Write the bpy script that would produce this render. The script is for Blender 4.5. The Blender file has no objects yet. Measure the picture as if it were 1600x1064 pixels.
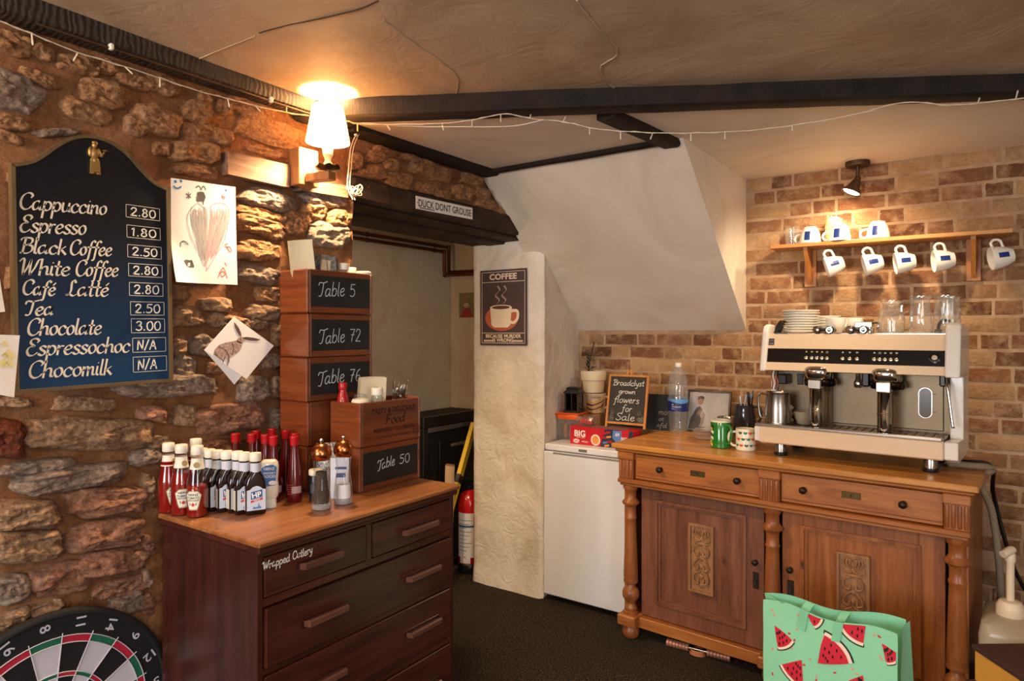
import bpy, bmesh, math, random
from mathutils import Vector, Matrix, noise as mnoise
R = math.radians
SC = bpy.context.scene
COL = SC.collection

# ------------------------------------------------------------------ camera, world, lights, exposure
YAW = R(34.9); CY, SY = math.cos(YAW), math.sin(YAW)
FPX, U0, V0, EYE = 1040.0, 800.0, 520.0, 1.47
cam_data = bpy.data.cameras.new('camera')
cam_data.sensor_width = 36.0
cam_data.lens = 36.0 * FPX / 1600.0
cam_data.shift_y = -12.0 / 1600.0
cam_data.clip_start = 0.02
cam = bpy.data.objects.new('camera', cam_data)
cam.location = (0, 0, EYE)
cam.rotation_euler = (R(90), 0, YAW)
COL.objects.link(cam)
SC.camera = cam
SC.view_settings.view_transform = 'Standard'
SC.view_settings.look = 'None'
SC.view_settings.gamma = 1.0
SC.view_settings.use_curve_mapping = False
SC.view_settings.exposure = 0.58
SC.cycles.transparent_max_bounces = 24

world = bpy.data.worlds.new('world')
SC.world = world
world.use_nodes = True
world.node_tree.nodes['Background'].inputs[0].default_value = (0.62, 0.70, 0.86, 1)
world.node_tree.nodes['Background'].inputs[1].default_value = 0.10

def lamp(name, kind, loc, energy, color, size=0.1, aim=None, spot=None, blend=0.5, size_y=None):
    d = bpy.data.lights.new(name, kind)
    d.energy = energy; d.color = color
    if kind == 'AREA':
        d.size = size
        if size_y: d.shape = 'RECTANGLE'; d.size_y = size_y
    else:
        d.shadow_soft_size = size
    if kind == 'SPOT': d.spot_size = R(spot); d.spot_blend = blend
    o = bpy.data.objects.new(name, d); o.location = loc
    if aim is not None:
        o.rotation_euler = (Vector(aim) - Vector(loc)).to_track_quat('-Z', 'Y').to_euler()
    COL.objects.link(o)
    return o

WARM = (1.0, 0.69, 0.38)
lamp('near_window_daylight', 'AREA', (-1.1, -2.5, 1.45), 54, (0.92, 0.96, 1.0), 1.3, aim=(-1.0, 3.0, 0.9), size_y=1.1)
lamp('window_daylight', 'AREA', (2.3, -0.5, 1.45), 45, (0.88, 0.94, 1.0), 1.5, aim=(-1.6, 1.7, 1.0), size_y=1.2)
lamp('warm_room_fill', 'AREA', (0.3, -0.8, 2.25), 22, (1.0, 0.76, 0.50), 0.5, aim=(0.3, -0.4, 0))  # added warm fill for the room, no fitting belongs to it
lamp('sconce_bulb', 'POINT', (-1.905, 1.575, 2.205), 85, WARM, 0.03)
lamp('shelf_spot_and_fill', 'SPOT', (-0.50, 3.50, 2.13), 7, (1.0, 0.74, 0.46), 0.03, aim=(-0.66, 3.50, 1.5), spot=150, blend=0.9)
lamp('shelf_spot_and_fill', 'SPOT', (-0.30, 2.98, 2.20), 34, (1.0, 0.74, 0.46), 0.04, aim=(-0.62, 3.6, 1.35), spot=105, blend=0.9)  # added fill away from the fitting: brightens the bricks, spares the cups
lamp('left_wall_fill', 'POINT', (-1.82, -0.45, 2.1), 26, WARM, 0.05)  # added fill that warms the upper left wall; no sconce stands here
lamp('passage_lamp', 'POINT', (-2.75, 1.3, 1.65), 11, (1.0, 0.76, 0.50), 0.08)

# ------------------------------------------------------------------ where a point of the photograph lies in the room
def ray(u, v):
    a = (u - U0) / FPX; b = (V0 - v) / FPX
    return Vector((CY * a - SY, SY * a + CY, b))
def on_x(u, v, x):
    d = ray(u, v); t = x / d.x
    return Vector((x, d.y * t, EYE + d.z * t))
def on_y(u, v, y):
    d = ray(u, v); t = y / d.y
    return Vector((d.x * t, y, EYE + d.z * t))
def on_z(u, v, z):
    d = ray(u, v); t = (z - EYE) / d.z
    return Vector((d.x * t, d.y * t, z))
def at_depth(u, v, t):
    d = ray(u, v)
    return Vector((d.x * t, d.y * t, EYE + d.z * t))

# ------------------------------------------------------------------ materials
MATS = {}
def lin(c):
    return tuple(((x / 255) / 12.92 if x / 255 <= 0.04045 else ((x / 255 + 0.055) / 1.055) ** 2.4) for x in c[:3]) + (1.0,)

class NT:
    def __init__(s, name):
        s.m = bpy.data.materials.new(name); s.m.use_nodes = True
        s.t = s.m.node_tree; s.b = s.t.nodes['Principled BSDF']
        s.out = s.t.nodes['Material Output']
    def n(s, kind, **kw):
        x = s.t.nodes.new(kind)
        for k, v in kw.items(): setattr(x, k, v)
        return x
    def l(s, a, b): s.t.links.new(a, b)
    def coords(s, scale=(1, 1, 1), which='Object', randomize=False):
        tc = s.n('ShaderNodeTexCoord'); mp = s.n('ShaderNodeMapping')
        mp.inputs['Scale'].default_value = scale
        s.l(tc.outputs[which], mp.inputs['Vector'])
        if randomize:
            oi = s.n('ShaderNodeObjectInfo'); mu = s.n('ShaderNodeMath', operation='MULTIPLY'); mu.inputs[1].default_value = 37.0
            s.l(oi.outputs['Random'], mu.inputs[0]); s.l(mu.outputs[0], mp.inputs['Location'])
        return mp.outputs['Vector']
    def noise(s, vec, scale, detail=4, rough=0.55, dist=0.0):
        x = s.n('ShaderNodeTexNoise')
        x.inputs['Scale'].default_value = scale; x.inputs['Detail'].default_value = detail
        x.inputs['Roughness'].default_value = rough; x.inputs['Distortion'].default_value = dist
        if vec is not None: s.l(vec, x.inputs['Vector'])
        return x.outputs['Fac']
    def ramp(s, fac, stops):
        x = s.n('ShaderNodeValToRGB'); e = x.color_ramp.elements
        while len(e) < len(stops): e.new(0.5)
        for el, (p, c) in zip(e, stops): el.position = p; el.color = lin(c)
        s.l(fac, x.inputs['Fac'])
        return x.outputs['Color']
    def mix(s, fac, a, b, mode='MIX'):
        x = s.n('ShaderNodeMix', data_type='RGBA', blend_type=mode)
        if isinstance(fac, float): x.inputs['Factor'].default_value = fac
        else: s.l(fac, x.inputs['Factor'])
        for i, val in ((6, a), (7, b)):
            if isinstance(val, tuple): x.inputs[i].default_value = val
            else: s.l(val, x.inputs[i])
        return x.outputs[2]
    def bump(s, fac, strength, dist=0.01, prev=None):
        x = s.n('ShaderNodeBump'); x.inputs['Strength'].default_value = strength; x.inputs['Distance'].default_value = dist
        s.l(fac, x.inputs['Height'])
        if prev is not None: s.l(prev, x.inputs['Normal'])
        return x.outputs['Normal']
    def color(s, c):
        if isinstance(c, tuple): s.b.inputs['Base Color'].default_value = lin(c)
        else: s.l(c, s.b.inputs['Base Color'])
    def set(s, **kw):
        for k, v in kw.items(): s.b.inputs[k.replace('_', ' ')].default_value = v

def mat(name, c, rough=0.5, metal=0.0, c2=None, nscale=20, bump=0, bscale=60, coat=0.0, emit=0.0, spec=0.5, sheen=0.0):
    if name in MATS: return MATS[name]
    t = NT(name); t.set(Roughness=rough, Metallic=metal)
    t.b.inputs['Specular IOR Level'].default_value = spec
    if coat: t.b.inputs['Coat Weight'].default_value = coat; t.b.inputs['Coat Roughness'].default_value = 0.06
    if c2:
        t.color(t.ramp(t.noise(t.coords(), nscale, 5), [(0.35, c), (0.68, c2)]))
    else: t.color(c)
    if bump: t.l(t.bump(t.noise(t.coords(), bscale, 5), bump, 0.004), t.b.inputs['Normal'])
    if emit:
        t.b.inputs['Emission Color'].default_value = lin(c); t.b.inputs['Emission Strength'].default_value = emit
    MATS[name] = t.m
    return t.m

def wood(name, ca, cb, cc=None, grain='y', rough=0.4, coat=0.0, scale=1.0, bump=0.12, knots=False, spec=0.5):
    if name in MATS: return MATS[name]
    t = NT(name); t.set(Roughness=rough)
    t.b.inputs['Specular IOR Level'].default_value = spec
    st = {'x': (1.2, 14, 14), 'y': (14, 1.2, 14), 'z': (14, 14, 1.2)}[grain]
    v = t.coords(tuple(q * scale for q in st), randomize=True)
    f = t.noise(v, 1.6, 6, 0.62, 0.7)
    f2 = t.noise(t.coords(tuple(q * scale * 4 for q in st)), 2.2, 4, 0.6)
    big = t.noise(t.coords((1, 1, 1), randomize=True), 3.0, 3)
    col = t.ramp(f, [(0.30, ca), (0.52, cb), (0.74, cc or cb)])
    col = t.mix(0.35, col, t.ramp(f2, [(0.35, ca), (0.65, cb)]))
    col = t.mix(big, col, t.mix(0.45, col, lin(ca)))
    if knots:
        vo = t.n('ShaderNodeTexVoronoi'); vo.inputs['Scale'].default_value = 5.0
        t.l(t.coords((1.0, 1.0, 0.6) if grain == 'z' else (0.6, 1.0, 1.0)), vo.inputs['Vector'])
        col = t.mix(t.ramp(vo.outputs['Distance'], [(0.03, (255, 255, 255)), (0.085, (0, 0, 0))]), col, lin((62, 34, 20)))
    t.color(col)
    t.l(t.bump(f2, bump, 0.002), t.b.inputs['Normal'])
    if coat: t.b.inputs['Coat Weight'].default_value = coat; t.b.inputs['Coat Roughness'].default_value = 0.18
    MATS[name] = t.m
    return t.m

def thin_glass(name, tint=(255, 255, 255), ior=1.5, rough=0.02, body=0.0):
    """clear thin-walled glass or plastic: see-through with mirror-like edges"""
    if name in MATS: return MATS[name]
    t = NT(name)
    tr = t.n('ShaderNodeBsdfTransparent'); tr.inputs[0].default_value = lin(tint)
    gl = t.n('ShaderNodeBsdfGlossy'); gl.inputs['Roughness'].default_value = rough
    lw = t.n('ShaderNodeLayerWeight'); lw.inputs['Blend'].default_value = 0.5
    pw = t.n('ShaderNodeMath', operation='POWER'); pw.inputs[1].default_value = 2.4
    ma = t.n('ShaderNodeMath', operation='MULTIPLY_ADD'); ma.inputs[1].default_value = 0.85; ma.inputs[2].default_value = 0.05 * (ior - 1) * 2
    mx = t.n('ShaderNodeMixShader')
    t.l(lw.outputs['Facing'], pw.inputs[0]); t.l(pw.outputs[0], ma.inputs[0])
    t.l(ma.outputs[0], mx.inputs[0]); t.l(tr.outputs[0], mx.inputs[1]); t.l(gl.outputs[0], mx.inputs[2])
    last = mx.outputs[0]
    if body:
        df = t.n('ShaderNodeBsdfDiffuse'); df.inputs[0].default_value = lin(tint)
        m2 = t.n('ShaderNodeMixShader'); m2.inputs[0].default_value = body
        t.l(last, m2.inputs[1]); t.l(df.outputs[0], m2.inputs[2]); last = m2.outputs[0]
    t.l(last, t.out.inputs[0])
    MATS[name] = t.m
    return t.m

# ------------------------------------------------------------------ mesh building
def frame(o, ex, ey, ez=None):
    """matrix whose local x, y, z run along the given room directions"""
    ex = Vector(ex).normalized(); ey = Vector(ey).normalized()
    ez = Vector(ez).normalized() if ez is not None else ex.cross(ey).normalized()
    m = Matrix.Identity(4)
    for i in range(3):
        m[i][0], m[i][1], m[i][2], m[i][3] = ex[i], ey[i], ez[i], o[i]
    return m

def crom(pts, n=6, closed=False):
    pts = [Vector(p) for p in pts]
    if len(pts) < 3 and not closed: return pts
    out = []; m = len(pts)
    for i in range(m if closed else m - 1):
        p0 = pts[(i - 1) % m] if closed or i > 0 else pts[0] * 2 - pts[1]
        p1 = pts[i]; p2 = pts[(i + 1) % m]
        p3 = pts[(i + 2) % m] if closed or i + 2 < m else pts[-1] * 2 - pts[-2]
        for k in range(n):
            t = k / n
            out.append(0.5 * ((2 * p1) + (p2 - p0) * t + (2 * p0 - 5 * p1 + 4 * p2 - p3) * t * t + (3 * p1 - p0 - 3 * p2 + p3) * t ** 3))
    if not closed: out.append(pts[-1])
    return out

_font_cache = {}
def font_mesh(s, bold=0.0, shear=0.0, align='LEFT'):
    key = (s, bold, shear, align)
    if key not in _font_cache:
        cu = bpy.data.curves.new('lettering', 'FONT'); cu.body = s; cu.size = 1.0
        cu.offset = bold; cu.shear = shear; cu.align_x = align; cu.resolution_u = 3
        ob = bpy.data.objects.new('lettering', cu)
        me = bpy.data.meshes.new_from_object(ob)
        vs = [v.co.copy() for v in me.vertices]; fs = [tuple(p.vertices) for p in me.polygons]
        bpy.data.objects.remove(ob); bpy.data.curves.remove(cu); bpy.data.meshes.remove(me)
        _font_cache[key] = (vs, fs)
    return _font_cache[key]

class MB:
    def __init__(s): s.v = []; s.f = []
    def add(s, vs, fs, M=None):
        o = len(s.v)
        s.v += [(M @ Vector(p)) if M is not None else Vector(p) for p in vs]
        s.f += [tuple(i + o for i in f) for f in fs]
        return s
    def mark(s): return len(s.v)
    def warp(s, start, fn):
        for i in range(start, len(s.v)): s.v[i] = fn(s.v[i])
        return s
    def box(s, c, d, b=0.0, M=None):
        hx, hy, hz = d[0] / 2, d[1] / 2, d[2] / 2
        if b <= 0:
            vs = [(c[0] + i * hx, c[1] + j * hy, c[2] + k * hz) for i in (-1, 1) for j in (-1, 1) for k in (-1, 1)]
            fs = [(0, 1, 3, 2), (4, 6, 7, 5), (0, 4, 5, 1), (2, 3, 7, 6), (0, 2, 6, 4), (1, 5, 7, 3)]
            return s.add(vs, fs, M)
        b = min(b, hx * .95, hy * .95, hz * .95)
        vs = []; idx = {}
        for i in (-1, 1):
            for j in (-1, 1):
                for k in (-1, 1):
                    for a in range(3):
                        e = [hx - b, hy - b, hz - b]; e[a] += b
                        idx[(i, j, k, a)] = len(vs)
                        vs.append((c[0] + i * e[0], c[1] + j * e[1], c[2] + k * e[2]))
        fs = []
        for a in range(3):
            p, q = [(1, 2), (0, 2), (0, 1)][a]
            for sg in (-1, 1):
                quad = []
                for (m, n) in ((-1, -1), (1, -1), (1, 1), (-1, 1)):
                    sgn = [0, 0, 0]; sgn[a] = sg; sgn[p] = m; sgn[q] = n
                    quad.append(idx[(*sgn, a)])
                fs.append(tuple(quad))
            for m in (-1, 1):
                for n in (-1, 1):
                    q4 = []
                    for (sg, ax) in ((-1, p), (1, p), (1, q), (-1, q)):
                        sgn = [0, 0, 0]; sgn[a] = sg; sgn[p] = m; sgn[q] = n
                        q4.append(idx[(*sgn, ax)])
                    fs.append(tuple(q4))
        for i in (-1, 1):
            for j in (-1, 1):
                for k in (-1, 1):
                    fs.append((idx[(i, j, k, 0)], idx[(i, j, k, 1)], idx[(i, j, k, 2)]))
        return s.add(vs, fs, M)
    def bb(s, lo, hi, b=0.0, M=None):
        return s.box([(a + c) / 2 for a, c in zip(lo, hi)], [abs(c - a) for a, c in zip(lo, hi)], b, M)
    def lathe(s, prof, n=24, M=None, cap=True, sx=1.0, sy=1.0):
        vs = []; fs = []
        for (r, z) in prof:
            for k in range(n):
                a = 2 * math.pi * k / n
                vs.append((r * math.cos(a) * sx, r * math.sin(a) * sy, z))
        for i in range(len(prof) - 1):
            for k in range(n):
                k2 = (k + 1) % n
                fs.append((i * n + k, i * n + k2, (i + 1) * n + k2, (i + 1) * n + k))
        if cap:
            fs.append(tuple(range(n - 1, -1, -1)))
            o = (len(prof) - 1) * n
            fs.append(tuple(range(o, o + n)))
        return s.add(vs, fs, M)
    def cyl(s, r, z0, z1, n=20, M=None, b=0.0):
        if b: return s.lathe([(r - b, z0), (r, z0 + b), (r, z1 - b), (r - b, z1)], n, M)
        return s.lathe([(r, z0), (r, z1)], n, M)
    def ball(s, c, rx, ry=None, rz=None, n=14, m=8, M=None):
        ry = ry or rx; rz = rz or rx
        T = Matrix.Translation(c) if M is None else M @ Matrix.Translation(c)
        prof = [(max(1e-4, math.cos(-math.pi / 2 + math.pi * i / m)), math.sin(-math.pi / 2 + math.pi * i / m)) for i in range(m + 1)]
        S = Matrix.Diagonal((rx, ry, rz, 1))
        return s.lathe(prof, n, T @ S)
    def tube(s, pts, r, n=8, cap=True, M=None, closed=False):
        pts = [Vector(p) for p in pts]
        rr = r if isinstance(r, (list, tuple)) else [r] * len(pts)
        vs = []; fs = []; m = len(pts)
        up = None
        for i, p in enumerate(pts):
            if closed: tg = (pts[(i + 1) % m] - pts[(i - 1) % m])
            else: tg = pts[min(i + 1, m - 1)] - pts[max(i - 1, 0)]
            if tg.length < 1e-9: tg = Vector((0, 0, 1))
            tg.normalize()
            if up is None:
                up = Vector((0, 0, 1)) if abs(tg.z) < 0.9 else Vector((1, 0, 0))
            up = (up - tg * up.dot(tg))
            if up.length < 1e-6: up = tg.orthogonal()
            up.normalize(); sd = tg.cross(up)
            for k in range(n):
                a = 2 * math.pi * k / n
                vs.append(p + (up * math.cos(a) + sd * math.sin(a)) * rr[i])
        for i in range(m if closed else m - 1):
            i2 = (i + 1) % m
            for k in range(n):
                k2 = (k + 1) % n
                fs.append((i * n + k, i * n + k2, i2 * n + k2, i2 * n + k))
        if cap and not closed:
            fs.append(tuple(range(n - 1, -1, -1))); fs.append(tuple(range((m - 1) * n, m * n)))
        return s.add(vs, fs, M)
    def prism(s, poly, h, M=None, z0=0.0):
        n = len(poly)
        vs = [(p[0], p[1], z0) for p in poly] + [(p[0], p[1], z0 + h) for p in poly]
        fs = [tuple(range(n - 1, -1, -1)), tuple(range(n, 2 * n))]
        fs += [(i, (i + 1) % n, n + (i + 1) % n, n + i) for i in range(n)]
        return s.add(vs, fs, M)
    def flat(s, poly, M=None, z=0.0):
        return s.add([(p[0], p[1], z) for p in poly], [tuple(range(len(poly)))], M)
    def fill(s, poly, nx=8, ny=1, M=None, z=0.0):
        """a convex outline filled with a fine grid so that it can follow a curved surface"""
        x0 = min(p[0] for p in poly); x1 = max(p[0] for p in poly); n = len(poly)
        def cut(x):
            ys = []
            for i in range(n):
                a, b = poly[i], poly[(i + 1) % n]
                if (a[0] - x) * (b[0] - x) <= 0 and abs(a[0] - b[0]) > 1e-12: ys.append(a[1] + (b[1] - a[1]) * (x - a[0]) / (b[0] - a[0]))
            return min(ys), max(ys)
        e = (x1 - x0) * 1e-4
        def fn(i, j):
            x = x0 + e + (x1 - x0 - 2 * e) * i; lo, hi = cut(x)
            return (x, lo + (hi - lo) * j, z)
        return s.grid(nx, ny, fn, M)
    def ring(s, outer, inner, h, M=None, z0=0.0):
        n = len(outer)
        vs = [(p[0], p[1], z0) for p in outer] + [(p[0], p[1], z0) for p in inner] + [(p[0], p[1], z0 + h) for p in outer] + [(p[0], p[1], z0 + h) for p in inner]
        fs = []
        for i in range(n):
            j = (i + 1) % n
            fs += [(i, j, n + j, n + i), (2 * n + i, 3 * n + i, 3 * n + j, 2 * n + j), (i, 2 * n + i, 2 * n + j, j), (n + i, n + j, 3 * n + j, 3 * n + i)]
        return s.add(vs, fs, M)
    def grid(s, nx, ny, fn, M=None):
        vs = [fn(i / nx, j / ny) for j in range(ny + 1) for i in range(nx + 1)]
        fs = [(j * (nx + 1) + i, j * (nx + 1) + i + 1, (j + 1) * (nx + 1) + i + 1, (j + 1) * (nx + 1) + i) for j in range(ny) for i in range(nx)]
        return s.add(vs, fs, M)
    def text(s, body, size, M=None, x=0.0, y=0.0, bold=0.0, shear=0.0, align='CENTER', sx=1.0, z=0.0):
        vs, fs = font_mesh(body, bold, shear, align)
        return s.add([(p.x * size * sx + x, p.y * size + y, z) for p in vs], fs, M)
    def build(s, name, m, parent=None, smooth=40, kind=None, recalc=True, jitter=0):
        me = bpy.data.meshes.new(name)
        me.from_pydata([tuple(p) for p in s.v], [], s.f)
        if recalc:
            b = bmesh.new(); b.from_mesh(me)
            bmesh.ops.recalc_face_normals(b, faces=b.faces)
            b.to_mesh(me); b.free()
        me.update()
        if smooth:
            me.polygons.foreach_set('use_smooth', [True] * len(me.polygons))
            me.set_sharp_from_angle(angle=R(smooth))
        me.materials.append(m)
        o = bpy.data.objects.new(name, me); COL.objects.link(o)
        if parent is not None: o.parent = parent
        if kind: o['kind'] = kind
        return o

def tag(o, label, cat, group=None):
    o['label'] = label; o['category'] = cat
    if group: o['group'] = group
    return o
def thing(name, label, cat, loc=(0, 0, 0), rz=0.0, group=None):
    o = bpy.data.objects.new(name, None); o.empty_display_size = 0.05
    COL.objects.link(o); o.location = loc; o.rotation_euler = (0, 0, rz)
    return tag(o, label, cat, group)
def dup(root, loc, rz=None, label=None, group=None):
    r = root.copy(); COL.objects.link(r); r.location = loc
    if rz is not None: r.rotation_euler = (0, 0, rz)
    if label: r['label'] = label
    if group: r['group'] = group
    for ch in list(root.children):
        c = ch.copy(); COL.objects.link(c); c.parent = r
        for g in list(ch.children):
            d = g.copy(); COL.objects.link(d); d.parent = c
    return r
def structure(o): o['kind'] = 'structure'; return o

# ------------------------------------------------------------------ pen strokes for hand lettering
GL = {
 'a': (5.3, [[(4.1,4.2),(2.7,5),(1,4.1),(.4,2),(1.2,.2),(2.7,.7),(3.8,2.4),(4.2,4.9)], [(4.2,4.9),(3.9,2),(4.3,.3),(5.2,.6)]]),
 'b': (4.8, [[(.9,9),(.6,4),(.7,.3)], [(.7,3),(2.2,5),(4,4),(4.1,1.6),(2.6,.1),(.8,.6)]]),
 'c': (4.3, [[(3.9,4),(2.6,5),(1,4),(.4,2),(1.3,.3),(2.8,.1),(4,1)]]),
 'd': (5.3, [[(4.1,4.2),(2.7,5),(1,4.1),(.4,2),(1.2,.2),(2.7,.7),(3.9,2.4)], [(4.5,9),(4.1,4),(4.2,.8),(5.1,.5)]]),
 'e': (4.4, [[(.6,2.4),(2.6,2.8),(3.7,3.9),(2.7,5),(1.2,4.3),(.4,2.2),(1.3,.3),(2.8,.1),(4.2,1.2)]]),
 'f': (3.7, [[(4.6,8.3),(3.5,9),(2.3,7.5),(1.8,3),(1.2,-2.5),(0,-3)], [(.3,5),(3.5,5)]]),
 'g': (4.9, [[(4.1,4.2),(2.7,5),(1,4.1),(.4,2),(1.2,.2),(2.7,.7),(3.8,2.4)], [(4.2,4.9),(4,1),(3.5,-2.4),(2,-3.6),(.3,-2.8)]]),
 'h': (5, [[(.9,9),(.6,0)], [(.6,2.5),(2,4.6),(3.4,4.8),(3.9,3.5),(3.9,.8),(4.8,.5)]]),
 'i': (2, [[(.8,5),(.7,1),(1.6,.3)], [(.9,7),(1.2,7.3)]]),
 'k': (4.4, [[(.9,9),(.6,0)], [(3.8,4.9),(.8,2.4)], [(1.6,3),(4.1,.2)]]),
 'l': (2, [[(.9,9),(.7,1.2),(1.6,.2)]]),
 'm': (6.6, [[(.6,5),(.6,0)], [(.6,2.8),(1.8,4.8),(2.9,4.4),(3,0)], [(3,2.8),(4.2,4.8),(5.3,4.4),(5.4,.8),(6.3,.5)]]),
 'n': (4.8, [[(.6,5),(.6,0)], [(.6,2.8),(2,4.8),(3.5,4.5),(3.7,.8),(4.6,.5)]]),
 'o': (4.5, [[(2.4,5),(.8,4),(.5,2),(1.6,.2),(3.2,.6),(4,2.6),(3.4,4.6),(2.2,5)]]),
 'p': (4.8, [[(.8,5),(.4,-4)], [(.7,3),(2.2,5),(4,4),(4,1.6),(2.6,.1),(.8,.7)]]),
 'r': (3.4, [[(.7,5),(.6,0)], [(.6,2.6),(1.8,4.6),(3.2,4.7)]]),
 's': (3.8, [[(3.4,4.4),(2,5),(.8,4.1),(1.6,2.9),(3.1,1.9),(3,.5),(1.6,0),(.3,.7)]]),
 't': (3.2, [[(1.7,8),(1.3,1.2),(2.1,.1),(3.1,.7)], [(0,5.2),(3.1,5.2)]]),
 'u': (4.9, [[(.6,5),(.6,1.4),(1.6,.1),(3.2,1),(3.8,3)], [(3.9,5),(3.8,1),(4.7,.5)]]),
 'w': (5.8, [[(.3,5),(1.3,.2),(2.9,4.4)], [(2.9,4.4),(4.2,.2),(5.6,5)]]),
 'y': (4.5, [[(.6,5),(.8,2),(2,1),(3.4,2.4)], [(3.9,5),(3.4,0),(2.2,-3.4),(.4,-3.2)]]),
 '\u00e9': (4.4, [[(.6,2.4),(2.6,2.8),(3.7,3.9),(2.7,5),(1.2,4.3),(.4,2.2),(1.3,.3),(2.8,.1),(4.2,1.2)], [(2.4,6.4),(3.7,7.9)]]),
 'C': (6.3, [[(5.4,6.6),(6,7.6),(5.2,8.8),(3.4,9),(1.4,7.4),(.6,4.4),(1.2,1.4),(3,0),(5,.6),(6.2,2)]]),
 'E': (5.5, [[(4.6,6.9),(5.2,7.9),(4,9),(2,8.6),(1.5,6.8),(3.4,5.1)], [(3.4,5.1),(1.2,4.4),(.4,2.4),(1.4,.3),(3.4,.1),(5.3,1.6)]]),
 'B': (6, [[(1.8,8.8),(1.2,0)], [(-.4,7.4),(.4,8.6),(2,9),(4.6,8.6),(5,6.6),(3.4,5),(1.6,4.8)], [(3.4,5),(5.4,4),(5.4,1.6),(3.4,0),(.2,.2)]]),
 'W': (8.6, [[(-.4,7.4),(.8,9),(1.6,8),(1.6,3.4),(1.9,.2)], [(1.9,.2),(3.6,4.4),(4.7,8.4)], [(4.7,8.4),(4.7,3),(5,.2)], [(5,.2),(6.8,4),(8,8.2),(9,8.8)]]),
 'T': (5.4, [[(-.2,7),(.6,8.7),(3.4,8.4),(6.8,9.2)], [(3.8,8.5),(3.3,3),(2.4,.4),(.6,.3)]]),
 'L': (5.4, [[(4,7.8),(3.2,9),(2.1,7.6),(2.2,3),(1.2,.6),(.1,.6)], [(.1,.6),(1.6,.9),(3.6,0),(5.2,.9)]]),
 'S': (5.2, [[(4.8,7.8),(3.2,9),(1.2,8),(1.4,6),(3.6,4.4),(4.6,2.4),(3.2,.2),(1.2,.2),(.2,1.6)]]),
 'N': (5.6, [[(.6,0),(.8,8.8)], [(.8,8.8),(4.4,.2)], [(4.4,.2),(4.7,9)]]),
 'A': (5.6, [[(.2,0),(2.8,8.8)], [(2.8,8.8),(5,0)], [(1,3.2),(4.3,3.2)]]),
 '/': (3.8, [[(.2,-.5),(3.2,9.2)]]),
 'Q': (6.4, [[(3,8.8),(1,7.4),(.5,4),(1.6,.6),(4,.4),(5.6,3),(5.2,7),(3,8.8)], [(3.6,2),(5.8,-.6)]]),
 'G': (6.4, [[(5.6,7.4),(4,9),(1.6,7.6),(.6,4.4),(1.6,.8),(4,.2),(5.6,2),(5.4,4)], [(3.4,4),(6.2,4.2)]]), 'x': (4.4, [[(.4,5),(4,0)], [(4,5),(.3,0)]]),
 'F': (5, [[(.8,8.8),(.6,0)], [(.8,8.8),(4.6,8.9)], [(.7,4.8),(3.6,4.9)]]),
 '0': (5.4, [[(2.6,8.4),(.9,7),(.5,4),(1.3,.8),(3,.1),(4.5,2),(4.6,5.6),(3.6,8),(2.4,8.4)]]),
 '1': (3, [[(.4,6.8),(1.7,8.4)], [(1.7,8.4),(1.5,0)]]),
 '2': (5.2, [[(.5,6.6),(1.6,8.3),(3.6,8),(4,6),(2.4,3),(.3,.2)], [(.3,.2),(4.6,.1)]]),
 '3': (5, [[(.6,7.4),(2.2,8.5),(3.9,7.4),(3.4,5.4),(1.9,4.6)], [(1.9,4.6),(4,3.8),(4.2,1.4),(2.4,0),(.4,1)]]),
 '4': (5.2, [[(3,8.4),(.4,3)], [(.4,3),(4.8,3)], [(3.6,5.4),(3.4,0)]]),
 '5': (5.2, [[(4.4,8.4),(1.2,8.2)], [(1.2,8.2),(.9,4.8)], [(.9,4.8),(2.8,5.2),(4.3,3.6),(3.8,1),(2,0),(.4,.6)]]),
 '6': (5, [[(3.8,8.4),(1.8,6.8),(.6,3.6),(1,.8),(2.8,.1),(4.2,1.8),(3.4,4),(1.6,4),(.7,2.6)]]),
 '7': (5, [[(.4,8.2),(4.4,8.3)], [(4.4,8.3),(2.4,3.6),(1.8,0)], [(1.4,4.4),(3.8,4.6)]]),
 '8': (5.2, [[(3.8,7.2),(2.4,8.5),(1,7.2),(1.6,5.4),(3.6,3.8),(4.2,1.8),(2.6,0),(.8,1.2),(1.4,3.6),(3.4,5.2),(4,6.8)]]),
 '9': (5, [[(4,6.6),(2.4,8.4),(.7,7),(1,4.8),(2.8,4.4),(4,6.2),(4,6.8),(3.8,3),(3,0)]]),
 '.': (2.2, [[(.9,.2),(1.2,.5)]]), ' ': (3.2, []),
}
def pen(mb, stroke, w, M, nib=None, thin=0.35, seg=6, z=0.0):
    """one pen stroke as a flat ribbon; a broad nib held at an angle makes thick and thin"""
    pts = crom([Vector((p[0], p[1], 0)) for p in stroke], seg)
    if len(pts) < 2: return
    vs = []; n = len(pts)
    for i, p in enumerate(pts):
        t = pts[min(i + 1, n - 1)] - pts[max(i - 1, 0)]
        if t.length < 1e-9: t = Vector((1, 0, 0))
        t.normalize(); nr = Vector((-t.y, t.x, 0))
        k = 1.0
        if nib is not None:
            k = thin + (1 - thin) * abs(math.sin(math.atan2(t.y, t.x) - nib))
        hw = w * k / 2
        e = t * (hw * 0.6) * (-1 if i == 0 else (1 if i == n - 1 else 0))
        vs += [p + nr * hw + e, p - nr * hw + e]
    for q in vs: q.z = z
    mb.add(vs, [(2 * i, 2 * i + 1, 2 * i + 3, 2 * i + 2) for i in range(n - 1)], M)
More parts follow.
